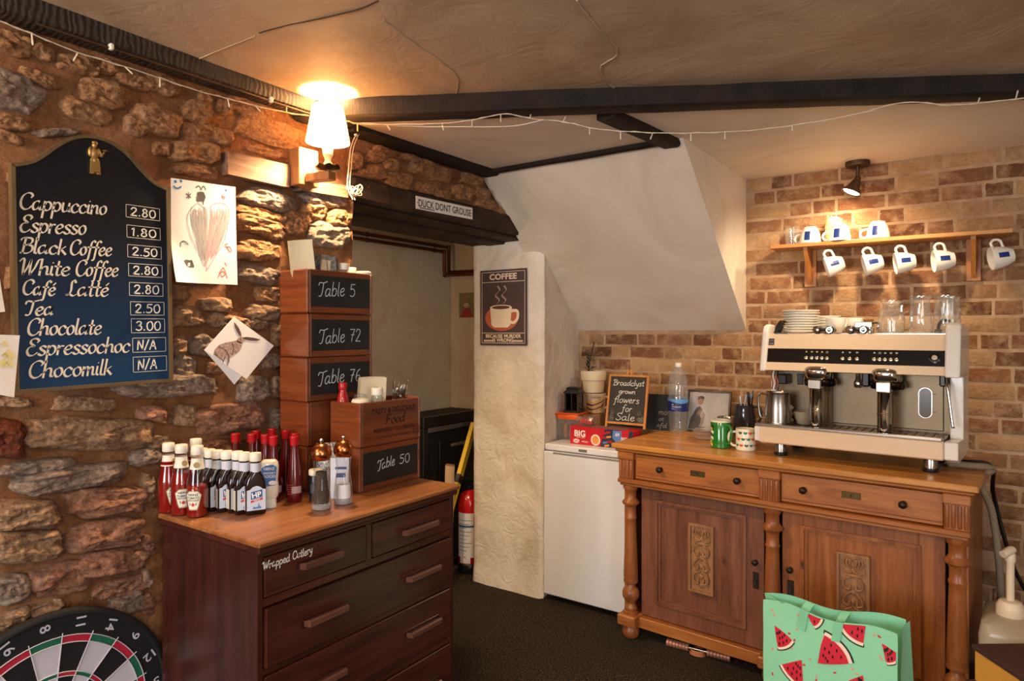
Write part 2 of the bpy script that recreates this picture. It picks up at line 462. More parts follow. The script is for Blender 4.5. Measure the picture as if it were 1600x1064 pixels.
def handwrite(mb, s, M, h, w, x=0.0, y=0.0, shear=0.0, nib=None, width=None, thin=0.35, track=0.3, wob=0.0, z=0.0, rise=0.0):
    adv = sum(GL[c][0] + track for c in s)
    k = h / 9.0
    kx = (width / adv) if width else k
    cx = 0.0
    for c in s:
        a, st = GL[c]
        dy = random.uniform(-wob, wob); 
        for q in st:
            pen(mb, [(x + (cx + px) * kx + py * k * shear, y + (py + dy) * k + rise * (cx + px) / adv) for px, py in q], w, M, nib, thin, z=z)
        cx += a + track
    return adv * kx
# ================================================================== the room
random.seed(7)
WX = -2.07            # face of the stone wall
BY = 3.62             # face of the brick wall
CZ = 2.33             # main ceiling
CZ2 = 2.285           # ceiling of the coffee corner

def m_mortar():
    t = NT('rough lime mortar'); t.set(Roughness=0.95)
    v = t.coords()
    f = t.noise(v, 7, 8, 0.65); g = t.noise(v, 60, 6, 0.7)
    c = t.ramp(f, [(0.3, (140, 90, 58)), (0.5, (176, 121, 82)), (0.72, (204, 150, 106))])
    c = t.mix(0.25, c, t.ramp(g, [(0.4, (80, 46, 28)), (0.7, (190, 136, 92))]))
    t.color(c); t.b.inputs['Specular IOR Level'].default_value = 0.15
    n1 = t.bump(t.noise(v, 22, 8, 0.72), 1.0, 0.032)
    t.l(t.bump(g, 1.0, 0.010, n1), t.b.inputs['Normal'])
    return t.m
def m_stone(name, stops, white=0.45):
    t = NT(name); t.set(Roughness=0.9)
    v = t.coords(randomize=True); vs = t.coords((1, 1, 3.2), randomize=True)
    f = t.noise(vs, 9, 8, 0.68, 0.8); g = t.noise(v, 70, 8, 0.75); w = t.noise(v, 14, 7, 0.7, 0.5)
    c = t.ramp(f, stops)
    c = t.mix(0.55, c, t.ramp(g, [(0.38, tuple(q * .80 for q in stops[0][1])), (0.64, tuple(min(255, q * 1.18) for q in stops[-1][1]))]))
    wm = t.n('ShaderNodeMath', operation='MULTIPLY'); wm.inputs[1].default_value = white
    wr = t.n('ShaderNodeMapRange'); wr.inputs['From Min'].default_value = 0.56; wr.inputs['From Max'].default_value = 0.68
    t.l(w, wr.inputs['Value']); t.l(wr.outputs[0], wm.inputs[0])
    c = t.mix(wm.outputs[0], c, lin((222, 200, 178)))
    t.color(c); t.b.inputs['Specular IOR Level'].default_value = 0.25
    n1 = t.bump(t.noise(vs, 26, 9, 0.74), 1.0, 0.03)
    t.l(t.bump(g, 1.0, 0.010, n1), t.b.inputs['Normal'])
    return t.m
MORTAR = m_mortar()
LAMPLIT = m_stone('lamplit stone', [(0.28, (136, 86, 56)), (0.5, (192, 132, 88)), (0.74, (222, 168, 120))], 0.35)  # mortar's orange and the sconce's warm light put into the upper stones' colour
ST = [m_stone('sandstone', [(0.28, (124, 88, 66)), (0.5, (184, 136, 102)), (0.74, (220, 180, 142))]),
      m_stone('pink stone', [(0.28, (132, 82, 62)), (0.5, (186, 124, 96)), (0.74, (210, 158, 128))], 0.3),
      m_stone('grey stone', [(0.28, (112, 90, 78)), (0.5, (164, 136, 118)), (0.74, (206, 180, 158))], 0.65),
      m_stone('red stone', [(0.28, (92, 44, 28)), (0.5, (136, 66, 42)), (0.74, (156, 88, 60))], 0.1)]

# --- stone wall: rough mortar body with every stone set into it
L_Z0, L_Z1 = 2.005, 2.105        # lintel
W_END = 1.845                    # end of the wall at the opening
def wall_relief(y, z):
    return 0.016 * mnoise.noise((y * 5.1, z * 6.3, 0.3)) + 0.010 * mnoise.noise((y * 14, z * 16, 4.2)) + 0.005 * mnoise.noise((y * 40, z * 44, 9.2))
mb = MB()
NY, NZ = 170, 84
Y0 = -2.6
def wl(i, j):
    y = Y0 + (W_END - Y0) * i; z = CZ * j
    return (WX - 0.012 + wall_relief(y, z), y, z)
mb.grid(NY, NZ, wl)
def wl2(i, j):
    y = W_END + (3.25 - W_END) * i; z = L_Z1 + (CZ - L_Z1) * j
    return (WX - 0.012 + wall_relief(y, z), y, z)
mb.grid(56, 12, wl2)
mb.bb((WX - 0.40, Y0, 0), (WX - 0.05, W_END - 0.012, CZ))
mb.bb((WX - 0.40, W_END - 0.012, L_Z1), (WX - 0.05, 3.25, CZ))
def wend(i, j):
    x = WX - 0.40 + 0.39 * i; z = CZ * j
    return (x, W_END - 0.01 + 0.8 * wall_relief(x + 3, z), z)
mb.grid(14, 70, wend)
wall_left = structure(mb.build('wall_left', MORTAR, smooth=180, recalc=False))

STONES = [  # centre u, v; width, height, slant (degrees), relief
 (20,145,98,52,20,1,2),(62,123,64,17,25,1,0),(135,173,88,28,20,1,0),(162,146,74,40,20,1.2,1),(121,100,62,28,12,.8,1),(20,68,64,34,20,.7,1),
 (66,80,46,24,25,.7,1),(172,105,28,22,15,.9,1),(208,124,58,24,22,.9,0),(246,189,76,42,15,1.2,0),(213,196,38,32,25,1,0),(22,192,56,22,15,.8,0),
 (90,207,74,13,-3,.7,2),(14,214,48,14,18,.7,0),(240,128,36,26,20,.9,0),(264,136,36,24,20,.9,0),(147,112,18,15,0,1,0),(308,239,72,31,6,1.3,0),
 (306,266,70,20,8,.8,0),(308,176,42,34,15,.9,0),(309,207,46,28,10,1,0),(344,214,40,24,15,1,0),(252,232,28,20,5,.8,0),(424,208,112,38,14,.5,1),
 (392,168,82,24,17,.5,1),(352,166,28,22,18,1,0),(322,151,24,18,18,.9,0),(412,236,56,11,14,.6,0),(422,312,86,31,14,1.4,2),(410,335,80,18,17,1,0),
 (408,354,76,26,18,1.2,0),(404,392,72,30,4,1.3,0),(402,429,64,27,10,1.3,2),(510,312,72,22,8,1,2),(492,331,36,24,10,1.1,0),(530,342,36,24,8,1,0),
 (464,350,36,34,10,1,0),(515,367,66,34,10,1.4,2),(418,460,36,22,8,1,0),(338,477,50,22,3,1,0),(412,488,50,22,9,1.1,0),(291,496,52,31,3,1.2,0),
 (358,503,66,20,8,.9,0),(403,507,30,16,8,.9,0),(316,540,36,32,3,1.1,2),(279,539,20,28,0,1,0),(262,602,150,34,-1,1.2,2),(288,574,38,36,0,1,2),
 (335,576,26,17,0,.7,1),(421,565,28,24,0,.9,2),(396,608,46,34,-4,1,2),(432,524,15,34,0,.8,0),(433,605,15,32,0,.8,0),(238,647,44,25,5,.9,1),
 (290,650,36,32,0,.8,0),(362,652,112,42,-7,1.2,1),(432,655,15,32,0,.9,2),(283,457,30,22,5,.8,0),(131,632,94,22,1,.9,0),(142,678,192,48,0,1.3,0),
 (10,686,58,56,8,1.4,3),(62,729,118,20,-8,1.2,2),(110,748,162,36,-9,1.4,2),(229,714,50,25,-10,1,2),(172,782,126,42,-6,1.4,1),(42,803,104,44,0,1.5,0),
 (28,629,50,15,4,.8,0),(165,836,118,42,-9,1.3,1),(45,853,118,46,-3,1.5,0),(98,905,94,44,-12,1.3,1),(178,879,112,35,-8,1.2,1),(20,922,54,44,-15,1.2,2),
 (192,917,96,24,-14,1.1,1),(203,943,54,30,-14,1.1,2),(75,950,60,17,-18,.9,0),(18,968,64,22,-24,1,0),(231,905,16,30,0,.9,0),(231,762,18,38,0,.9,0),
 (232,850,16,28,-10,.8,1),(232,945,18,30,0,.9,1),(330,700,60,26,0,.8,1),(250,690,40,20,0,.8,0),(440,700,40,30,0,.8,0),
 (557,252,17,24,0,1.2,0),(588,245,26,19,10,1,0),(590,269,28,22,5,1.4,0),(611,258,26,20,12,1.3,0),(623,284,40,26,12,1.4,1),(661,263,44,26,15,1.3,0),
 (690,273,28,24,12,1.1,0),(667,294,36,17,12,1,0),(690,305,24,13,12,1.1,1),(722,301,30,22,14,1.3,0),(736,281,34,17,15,1,0),(760,319,34,16,15,1.1,0),
 (752,302,28,17,15,1,0),(570,270,17,13,0,1,1),(596,233,22,10,15,.8,0),(640,246,30,12,18,.9,0),(700,252,34,12,18,.8,1),(780,330,24,14,16,1,0),(745,262,30,11,18,.8,0),(568,290,22,14,8,.9,0),
 (300,305,60,30,8,1,0),(330,340,60,28,10,1,1),(300,375,64,30,5,1,0),(340,410,60,26,6,1,0),(60,280,90,40,8,1,0),(160,300,90,40,8,1,1),(80,350,110,44,6,1,0),(200,370,100,40,6,1,2),
 (70,430,110,44,3,1,0),(190,450,110,44,3,1,1),(90,510,120,44,0,1,0),(210,530,100,40,0,1,0),(80,575,110,36,0,1,2)]
for k, (u, v, w, h, ang, rel, kind) in enumerate(STONES):
    a = R(ang); c0 = on_x(u, v, WX)
    pu = on_x(u + w / 2 * math.cos(a), v + w / 2 * math.sin(a), WX) - on_x(u - w / 2 * math.cos(a), v - w / 2 * math.sin(a), WX)
    pv = on_x(u + h / 2 * math.sin(a), v - h / 2 * math.cos(a), WX) - on_x(u - h / 2 * math.sin(a), v + h / 2 * math.cos(a), WX)
    e1 = pu / 2 * 1.10; e2 = pv / 2 * 1.16
    rad = min(e1.length, e2.length)
    H = min((0.020 + 0.18 * rad) * rel, 0.034) * (0.8 if v < 470 else 1.0) * (0.55 if v > 900 and u < 235 else 1.0)
    seed = k * 7.31
    NR, NA = 12, 40
    m = MB(); vs = []; fs = []
    pw = 2.0 / random.uniform(2.6, 4.2)
    for i in range(NR + 1):
        t = i / NR
        for j in range(NA):
            an = 2 * math.pi * j / NA
            ca, sa = math.cos(an), math.sin(an)
            ex = math.copysign(abs(ca) ** pw, ca); ey = math.copysign(abs(sa) ** pw, sa)
            wob = 1 + 0.22 * mnoise.noise((ca * 1.4 + seed, sa * 1.4, 2.1)) + 0.10 * mnoise.noise((ca * 3.2 + seed, sa * 4, 5.1))
            p = e1 * (ex * t * wob) + e2 * (ey * t * wob)
            prof = (1 - t ** 5.0) ** 0.75 if t < 1 else 0.0
            hh = H * prof * (1 + 0.55 * mnoise.noise((p.y * 13 + seed, p.z * 20, 1.0))) + 0.007 * prof * mnoise.noise((p.y * 50 + seed, p.z * 60, 3.0)) + 0.008 * prof * max(-.4, min(.6, 3 * mnoise.noise((p.y * 14, p.z * 55 + seed, 7.0)))) + 0.004 * prof * mnoise.noise((p.y * 120 + seed, p.z * 130, 2.0))
            if t == 1: hh = -0.025
            vs.append((hh, p.y, p.z))
    for i in range(NR):
        for j in range(NA):
            j2 = (j + 1) % NA
            fs.append((i * NA + j, i * NA + j2, (i + 1) * NA + j2, (i + 1) * NA + j))
    m.add(vs, fs)
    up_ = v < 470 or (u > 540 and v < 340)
    o = m.build('stone', LAMPLIT if up_ and kind in (0, 1) else ST[kind], wall_left, smooth=35, recalc=False)
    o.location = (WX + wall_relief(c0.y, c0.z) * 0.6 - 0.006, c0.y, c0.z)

# the wall goes on beyond the photograph: the same stones, laid as one rough field
random.seed(33)
mb = MB(); z = 0.07; r_ = 0
while z < 2.22:
    hz_ = random.uniform(.04, .065); y = -2.55 + random.uniform(0, .1)
    while y < 1.0:
        L = random.uniform(.05, .12)
        if (y + L < -0.02 and z < 2.2) or (z < .60 and y + L < 0.98) :
            sd = random.uniform(0, 99); NA = 16; NRr = 4; vs = []; fs = []
            for i in range(NRr + 1):
                tt = i / NRr
                for j in range(NA):
                    an = 2 * math.pi * j / NA; ca, sa = math.cos(an), math.sin(an)
                    wb = 1 + .2 * mnoise.noise((ca * 1.5 + sd, sa * 1.5, 1)) + .1 * mnoise.noise((ca * 4 + sd, sa * 4, 3))
                    yy = L * tt * wb * math.copysign(abs(ca) ** .6, ca); zz = hz_ * .72 * tt * wb * math.copysign(abs(sa) ** .6, sa)
                    hh = .022 * (1 - tt ** 4) * (1 + .6 * mnoise.noise((yy * 16 + sd, zz * 22, 1))) if tt < 1 else -.02
                    vs.append((WX + hh, y + L + yy, z + zz + .02 * mnoise.noise((y * 2, r_, 1))))
            for i in range(NRr):
                for j in range(NA): fs.append((i * NA + j, i * NA + (j + 1) % NA, (i + 1) * NA + (j + 1) % NA, (i + 1) * NA + j))
            mb.add(vs, fs)
        y += 2 * L + .015
    z += hz_ * 1.75; r_ += 1
mb.build('stone_field', ST[0], wall_left, smooth=40, kind='stuff', recalc=False)

# two whitewashed timbers built into the wall
TIMBER = wood('whitewashed timber', (98, 66, 48), (140, 106, 84), (172, 142, 118), 'y', 0.85, scale=1.6, bump=1.0, knots=True)
for (cs, n) in (([(355, 236), (453, 258), (452, 293), (356, 272)], 0), ([(468, 281), (541, 290), (544, 309), (470, 297)], 1)):
    P = [on_x(u, v, WX + 0.03) for u, v in cs]
    m = MB()
    fr = frame((WX - 0.03, 0, 0), (0, 1, 0), (0, 0, 1))
    m.prism([(p.y, p.z) for p in reversed(P)], 0.062, fr)
    m.build('timber_block', TIMBER, wall_left, smooth=0)

# --- floor
def m_carpet():
    t = NT('dark carpet'); t.set(Roughness=1.0); v = t.coords()
    f = t.noise(v, 3, 4); g = t.noise(v, 120, 2, 0.8)
    c = t.ramp(g, [(0.40, (24, 20, 17)), (0.52, (52, 44, 37)), (0.64, (118, 104, 88))])
    t.color(t.mix(f, c, lin((50, 42, 36)))); t.b.inputs['Specular IOR Level'].default_value = 0.1
    t.l(t.bump(g, 1.0, 0.01), t.b.inputs['Normal']); return t.m
mb = MB(); mb.bb((-3.3, -2.7, -0.06), (2.5, 3.75, 0.0))
structure(mb.build('floor', m_carpet(), smooth=0))

# --- ceilings
def m_plaster(name, ca, cb, cc, bs, scale=3.0, trowel=10):
    t = NT(name); t.set(Roughness=0.55); v = t.coords()
    f = t.noise(v, scale, 6, 0.6, 1.5); g = t.noise(v, trowel, 5, 0.6, 2.2); h = t.noise(v, 60, 3)
    c = t.ramp(f, [(0.3, ca), (0.5, cb), (0.72, cc)])
    t.color(c); t.b.inputs['Specular IOR Level'].default_value = 0.35
    n1 = t.bump(g, bs, 0.02)
    t.l(t.bump(h, bs * 0.35, 0.003, n1), t.b.inputs['Normal']); return t.m
CEIL = m_plaster('yellowed ceiling plaster', (164, 140, 114), (184, 162, 136), (198, 178, 152), 0.22, 1.6, 5)
WHITE = m_plaster('white plaster', (214, 200, 182), (226, 214, 198), (232, 222, 208), 0.05, 2, 6)
TROWEL = m_plaster('trowelled white plaster', (208, 190, 168), (232, 220, 204), (240, 232, 220), 0.55, 2.5, 11)
BEIGE = m_plaster('beige plaster', (192, 170, 138), (206, 186, 156), (214, 196, 168), 0.4, 3, 16)
# line of the slanting beam that parts the two ceilings
BA = Vector((-2.10, 1.60)); BB = Vector((0.85, 3.23)); BB = BA + (BB - BA) * 1.25
bd = (BB - BA).normalized(); bn = Vector((-bd.y, bd.x))
mb = MB()
def cei(i, j):
    x = -2.20 + 4.7 * i; y = -2.7 + 6.1 * j
    return (x, y, CZ + 0.012 * mnoise.noise((x * 1.7, y * 1.7, 3)) + 0.004 * mnoise.noise((x * 6, y * 6, 8)))
mb.grid(100, 120, cei)
mb.bb((-2.5, -2.7, CZ + 0.03), (2.5, 3.75, CZ + 0.09))
structure(mb.build('ceiling', CEIL, smooth=180, recalc=False))
mb = MB()   # crack ridges in the plaster, thin raised lines of filler
def ceil_line(pts, r):
    P = [on_z(u, v, CZ) for u, v in pts]
    Q = crom(P, 6)
    mb.tube([Vector((q.x + random.uniform(-.003, .003), q.y, CZ - 0.001 + 0.012 * mnoise.noise((q.x * 1.7, q.y * 1.7, 3)))) for q in Q], r, 5)
ceil_line([(405, 52), (450, 40), (500, 30), (560, 14), (590, 0)], 0.0022)
mb.build('crack', mat('open crack', (66, 46, 32), .95), bpy.data.objects['ceiling']); mb = MB()
ceil_line([(300, 96), (345, 76), (400, 56)], 0.0015)
ceil_line([(712, 160), (714, 120), (690, 96), (640, 60), (600, 30)], 0.002)
ceil_line([(980, 150), (950, 130), (938, 106), (965, 82), (930, 40), (900, 0)], 0.003)
o = mb.build('crack', CEIL, bpy.data.objects['ceiling'])
# coffee-corner ceiling
mb = MB()
e0 = BA + bn * 0.02; e1_ = BB + bn * 0.02
mb.prism([(e0.x, e0.y), (e1_.x, e1_.y), (2.5, 4.14 - .0), (2.5, 4.2), (-2.10, 4.2)], 0.05, None, CZ2)
structure(mb.build('ceiling', WHITE, smooth=0))

# --- black beams
def m_beam(name, ca, cb):
    t = NT(name); t.set(Roughness=0.7); t.b.inputs['Specular IOR Level'].default_value = 0.3; v = t.coords((3, 3, 3))
    f = t.noise(v, 4, 8, 0.7); g = t.noise(t.coords((60, 10, 10)), 2, 5, 0.7)
    t.color(t.ramp(f, [(0.35, ca), (0.7, cb)]))
    t.l(t.bump(g, 0.5, 0.006), t.b.inputs['Normal']); return t.m
BEAM = m_beam('black beam', (20, 14, 11), (44, 32, 25))
def adze():
    t = NT('adzed beam'); t.set(Roughness=0.6); v = t.coords()
    wv = t.n('ShaderNodeTexWave'); wv.inputs['Scale'].default_value = 19; wv.inputs['Distortion'].default_value = 7; wv.inputs['Detail'].default_value = 4; wv.bands_direction = 'Y'
    t.l(v, wv.inputs['Vector'])
    f = t.noise(v, 30, 6, 0.7)
    t.color(t.mix(t.ramp(f, [(.4, (0, 0, 0)), (.7, (120, 120, 120))]), lin((40, 31, 25)), lin((92, 76, 62))))
    t.l(t.bump(wv.outputs['Fac'], 0.4, 0.005, t.bump(f, 0.5, 0.004)), t.b.inputs['Normal']); return t.m
def beam(name, a, b, w, h, z, m, jit=0.004, parent=None):
    """sagging hand-cut beam from a to b (x, y), w wide to the left of that line, top at z + h"""
    a = Vector(a); b = Vector(b); d = (b - a); L = d.length; d.normalize(); n = Vector((-d.y, d.x))
    m_ = MB(); N = max(3, int(L / 0.12)); vs = []; fs = []
    prof = [(0, 0.006), (0.012, 0), (w - 0.012, 0), (w, 0.008), (w, h), (0, h)]
    for i in range(N + 1):
        p = a + d * (L * i / N)
        for q, (s_, t_) in enumerate(prof):
            j = jit * mnoise.noise((p.x * 6 + q * 3.1, p.y * 6, z * 5)) if t_ < h else 0
            pp = p + n * (s_ + j)
            vs.append((pp.x, pp.y, z + t_ + j))
    K = len(prof)
    for i in range(N):
        for q in range(K):
            q2 = (q + 1) % K
            fs.append((i * K + q, i * K + q2, (i + 1) * K + q2, (i + 1) * K + q))
    fs += [tuple(range(K - 1, -1, -1)), tuple(range(N * K, N * K + K))]
    m_.add(vs, fs)
    return m_.build(name, m, parent, smooth=35)
structure(beam('trim_1', (-1.995, -2.6), (-1.995, 1.78), 0.085, 0.06, 2.275, adze()))
structure(beam('trim_2', tuple(BA - bn * 0.055), tuple(BB - bn * 0.055), 0.085, 0.075, 2.262, BEAM))
structure(beam('trim_3', (-1.985, 1.78), (-1.965, 3.0), 0.10, 0.04, 2.262, BEAM))
p0 = on_z(945, 187, 2.255); p1 = on_z(1042, 232, 2.255)
structure(beam('trim_4', (p0.x + 0.045, p0.y), (p1.x + 0.06, p1.y), 0.085, 0.05, 2.255, BEAM))
structure(beam('trim_5', (-2.03, 2.655), (-1.06, 2.655), 0.03, 0.03, 2.262, BEAM, 0.003))

# --- lintel over the opening
LINT = m_beam('lintel oak', (28, 19, 14), (74, 52, 38))
mb = MB()
mb.bb((WX - 0.40, W_END - 0.02, L_Z0), (WX + 0.022, 3.20, L_Z1), 0.012)
st0 = mb.mark()
o = structure(mb.build('trim_6', LINT, smooth=0))
mb = MB()
for k, (xa, xb, zz) in enumerate([(-2.47, -2.36, 1.985), (-2.35, -2.22, 1.978), (-2.21, -2.09, 1.990)]):
    mb2 = MB(); mb2.bb((xa, W_END - 0.01, zz), (xb, 3.20, L_Z0 + 0.004), 0.008)
    mb2.build('lintel_board', LINT, o, smooth=0)

# --- passage behind the opening
mb = MB(); mb.bb((-3.10, 0.3, 0), (-3.0, 3.75, 2.4))
structure(mb.build('wall_passage', BEIGE, smooth=0))
mb = MB(); mb.bb((-3.0, 3.56, 0), (-2.44, 3.72, 2.4))
structure(mb.build('wall_passage_end', BEIGE, smooth=0))
mb = MB(); mb.bb((-3.1, 0.3, 2.12), (-2.40, 3.6, 2.18))
structure(mb.build('ceiling', WHITE, smooth=0))
mb = MB(); mb.bb((-3.1, 0.2, 0), (-2.40, 0.3, 2.4))
structure(mb.build('wall_passage_near', BEIGE, smooth=0))

# --- white pillar
def pil(i, j):
    z = 1.985 * j
    return z
mb = MB()
PX0, PX1 = -2.462, -1.965
def pface(i, j):
    z = 1.99 * j; x = PX0 + (PX1 - PX0) * i
    b = 0.007 * mnoise.noise((x * 5, z * 3.2, 1)) + 0.0035 * mnoise.noise((x * 16, z * 14, 6))
    edge = min(i, 1 - i); r = 0.02 * max(0, 1 - edge / 0.05) ** 2
    foot = 0.012 * max(0, 1 - z / 0.12)
    return (x + 0.006 * mnoise.noise((z * 4, 2, i * 3)) , 3.112 + b + r - foot, z)
mb.grid(24, 84, pface)
def pside(i, j):
    z = 1.99 * j; y = 3.13 + 0.52 * i; x = PX1 - 0.055 * i
    return (x + 0.004 * mnoise.noise((y * 9, z * 7, 6)) - 0.004, y, z)
mb.grid(22, 70, pside)
mb.bb((PX0 + 0.005, 3.13, 0), (PX1 - 0.075, 3.66, 1.99))
mb.bb((PX0 + 0.004, 3.13, 0), (PX1 - 0.01, 3.135, 1.99))
structure(mb.build('wall_pillar', TROWEL, smooth=50, recalc=False))

# --- sloping underside of the staircase, with its plain side
SX = -1.005
mb = MB()
pr = [(2.675, CZ2 + 0.01), (BY + 0.02, 1.468), (BY + 0.02, CZ2 + 0.01)]
fr = frame((-2.075, 0, 0), (0, 1, 0), (0, 0, 1))
mb.prism(pr, SX + 2.075, fr)
structure(mb.build('wall_stair_soffit', WHITE, smooth=0))

# --- brick wall
def m_brick():
    t = NT('old brick'); t.set(Roughness=0.9)
    oi = t.n('ShaderNodeObjectInfo'); v = t.coords(randomize=True)
    base = t.ramp(oi.outputs['Random'], [(0.0, (104, 66, 46)), (0.2, (156, 106, 72)), (0.4, (126, 84, 60)), (0.6, (176, 132, 92)), (0.8, (196, 156, 112)), (1.0, (140, 92, 64))])
    f = t.noise(v, 14, 7, 0.7); g = t.noise(v, 80, 6, 0.7)
    c = t.mix(t.ramp(f, [(0.45, (0, 0, 0)), (0.66, (200, 200, 200))]), base, lin((214, 178, 134)))
    c = t.mix(t.ramp(g, [(0.3, (130, 130, 130)), (0.5, (0, 0, 0))]), c, lin((84, 52, 36)))
    t.color(c); t.b.inputs['Specular IOR Level'].default_value = 0.2
    n1 = t.bump(f, 1.0, 0.016)
    t.l(t.bump(g, 1.0, 0.008, n1), t.b.inputs['Normal']); return t.m
def m_joint():
    t = NT('sand mortar'); t.set(Roughness=0.95); v = t.coords()
    f = t.noise(v, 12, 6); g = t.noise(v, 90, 5, 0.7)
    t.color(t.ramp(f, [(0.3, (164, 130, 98)), (0.7, (200, 166, 130))]))
    t.l(t.bump(g, 0.8, 0.006), t.b.inputs['Normal']); return t.m
BRICK = m_brick()
mb = MB()
mb.grid(90, 60, lambda i, j: (-2.1 + 4.6 * i, BY + 0.003 * mnoise.noise((i * 60, j * 50, 2)), CZ * j))
mb.bb((-2.1, BY + 0.006, 0), (2.5, BY + 0.13, CZ))
wall_back = structure(mb.build('wall_back', m_joint(), smooth=180, recalc=False))
random.seed(21)
def brick_mesh(L, H):
    m = MB(); NXb, NZb = max(3, int(L / 0.035)), 3
    vs = []; fs = []
    sd = random.uniform(0, 99)
    def P(i, j, lay):
        x = -L / 2 + L * i / NXb; z = -H / 2 + H * j / NZb
        ed = (i in (0, NXb)) or (j in (0, NZb))
        jx = 0.0035 * mnoise.noise((x * 40 + sd, z * 40, 1)); jz = 0.004 * mnoise.noise((x * 30 + sd, z * 40, 5))
        if lay == 0: return (x + jx, 0.01, z + jz)
        y = -0.0065 + (0.0045 if ed else 0) + 0.003 * mnoise.noise((x * 35 + sd, z * 35, 9))
        return ((x + jx) * (0.985 if ed else 1), y, (z + jz) * (0.95 if ed else 1))
    m.grid(NXb, NZb, lambda a, b: P(round(a * NXb), round(b * NZb), 1))
    rim = [(i, 0) for i in range(NXb)] + [(NXb, j) for j in range(NZb)] + [(i, NZb) for i in range(NXb, 0, -1)] + [(0, j) for j in range(NZb, 0, -1)]
    o = len(m.v); n = len(rim)
    m.v += [Vector(P(i, j, 0)) for i, j in rim]
    for k in range(n):
        k2 = (k + 1) % n
        a = rim[k][1] * (NXb + 1) + rim[k][0]; b = rim[k2][1] * (NXb + 1) + rim[k2][0]
        m.f.append((a, b, o + k2, o + k))
    return m
protos = {}
for L in (0.205, 0.098, 0.15):
    protos[L] = []
    for k in range(5):
        o = brick_mesh(L, 0.062).build('brick', BRICK, wall_back, smooth=60)
        protos[L].append(o)
used = set()
def put_brick(L, x, z):
    p = random.choice(protos[L])
    if p.name in used:
        o = p.copy(); COL.objects.link(o); o.parent = wall_back
    else: o = p; used.add(p.name)
    o.location = (x, BY, z); o.rotation_euler = (0, random.uniform(-.008, .008), 0)
z = CZ2 - 0.035; row = 0
while z > 0.45:
    xmin = SX - 0.01 if z > 1.47 else (-2.03 if z > 0.93 else -0.05)
    x = -2.12 + random.uniform(0, 0.2)
    k = row % 2
    while x < 0.40:
        L = random.choice([0.205, 0.205, 0.098, 0.098, 0.15]) if random.random() < 0.35 else (0.205 if k % 2 == 0 else 0.098)
        k += 1
        cx = x + L / 2
        if cx - L / 2 > xmin - 0.02 and not (z < 0.5): put_brick(L, cx, z)
        elif cx + L / 2 > xmin + 0.05 and z > 1.47: put_brick(0.098, max(cx + L / 2 - 0.05, xmin + 0.055), z)
        x += L + 0.012
    z -= 0.0745; row += 1
for L in protos:
    for p in protos[L]:
        if p.name not in used: bpy.data.objects.remove(p)

# the rest of the brick wall, outside the photograph, as one field of bricks
random.seed(8)
mb = MB(); z = CZ2 - 0.035; row = 0
while z > 0.03:
    x = -0.35 + random.uniform(0, .2) if z <= .45 else 0.42
    k = row % 2
    while x < 2.3:
        L = 0.205 if k % 2 == 0 else 0.098; k += 1
        if (x > .40 or z <= 0.5) : mb.box((x + L / 2, BY + .002, z), (L, .02, .062), .005)
        x += L + .012
    z -= .0745; row += 1
mb.build('brick_field', BRICK, wall_back, smooth=0, kind='stuff')
# --- the room behind the camera: plain plastered walls that close it
ROOMP = m_plaster('warm room plaster', (206, 184, 150), (216, 196, 164), (224, 206, 178), 0.2, 2, 8)
mb = MB(); mb.bb((2.4, -2.7, 0), (2.5, 3.75, 2.4)); structure(mb.build('wall_right', ROOMP, smooth=0))
mb = MB(); mb.bb((-2.5, -2.7, 0), (2.5, -2.6, 2.4)); structure(mb.build('wall_near', ROOMP, smooth=0))
# ================================================================== left side: what hangs on the stone wall
random.seed(3)
CHALK = mat('chalk', (232, 228, 218), 0.9)
CREAMPAINT = mat('cream paint', (226, 214, 196), 0.7)
PAPER = mat('paper', (236, 232, 230), 0.85, c2=(226, 222, 222), nscale=4)
BLACKPL = mat('black plastic', (18, 18, 20), 0.35)
BLACKMATT = mat('matt black', (14, 13, 13), 0.7)
CHROME = mat('chrome', (200, 198, 194), 0.08, 1.0)
STEEL = mat('brushed steel', (176, 170, 162), 0.26, 1.0)
BRASS = mat('brass', (176, 134, 70), 0.35, 1.0)
WHITEPL = mat('white plastic', (232, 226, 212), 0.35)
WIRE = mat('white wire', (206, 192, 168), 0.5)

def wallframe(o): return frame(o, (0, 1, 0), (0, 0, 1))        # on the stone wall: x along it, y up, z into the room
def backframe(o): return frame(o, (1, 0, 0), (0, 0, 1))        # facing the room from the back: x right, y up, z towards the viewer

# ---------------- menu chalkboard
BX = -2.005
bo = Vector((BX - 0.03, 0.872, 1.318))
t = thing('menu_chalkboard', 'large dark coffee menu board with arched top and brown frame on stone wall', 'chalkboard', bo)
tilt = Matrix.Rotation(R(0.9), 4, 'Z')
F = wallframe((0, 0, 0)) @ tilt
half = [(0.2035, 0.0), (0.2035, 0.588), (0.185, 0.592), (0.155, 0.606), (0.128, 0.630), (0.10, 0.658), (0.07, 0.682), (0.035, 0.697), (0.0, 0.702)]
top = [half[0]] + [(p.x, p.y) for p in crom([(a, b, 0) for a, b in half[1:]], 4)]
outl = top + [(-a, b) for a, b in reversed(top[:-1])]
def shrink(pl, d):
    cx, cy = 0, 0.33
    out = []
    n = len(pl)
    for i, (a, b) in enumerate(pl):
        p, q = Vector(pl[i - 1]), Vector(pl[(i + 1) % n])
        c = Vector((a, b))
        d1 = (c - p).normalized(); d2 = (q - c).normalized()
        nr = Vector((-(d1.y + d2.y), d1.x + d2.x))
        nr.normalize(); k = max(0.5, math.sqrt((1 + d1.dot(d2)) / 2))
        out.append(tuple(c + nr * (d / k)))
    return out
inn = shrink(outl, 0.009)
mb = MB(); mb.ring(outl, inn, 0.024, F); mb.build('frame', wood('board frame', (78, 60, 36), (112, 90, 58), (128, 104, 70), 'z', 0.5), t)
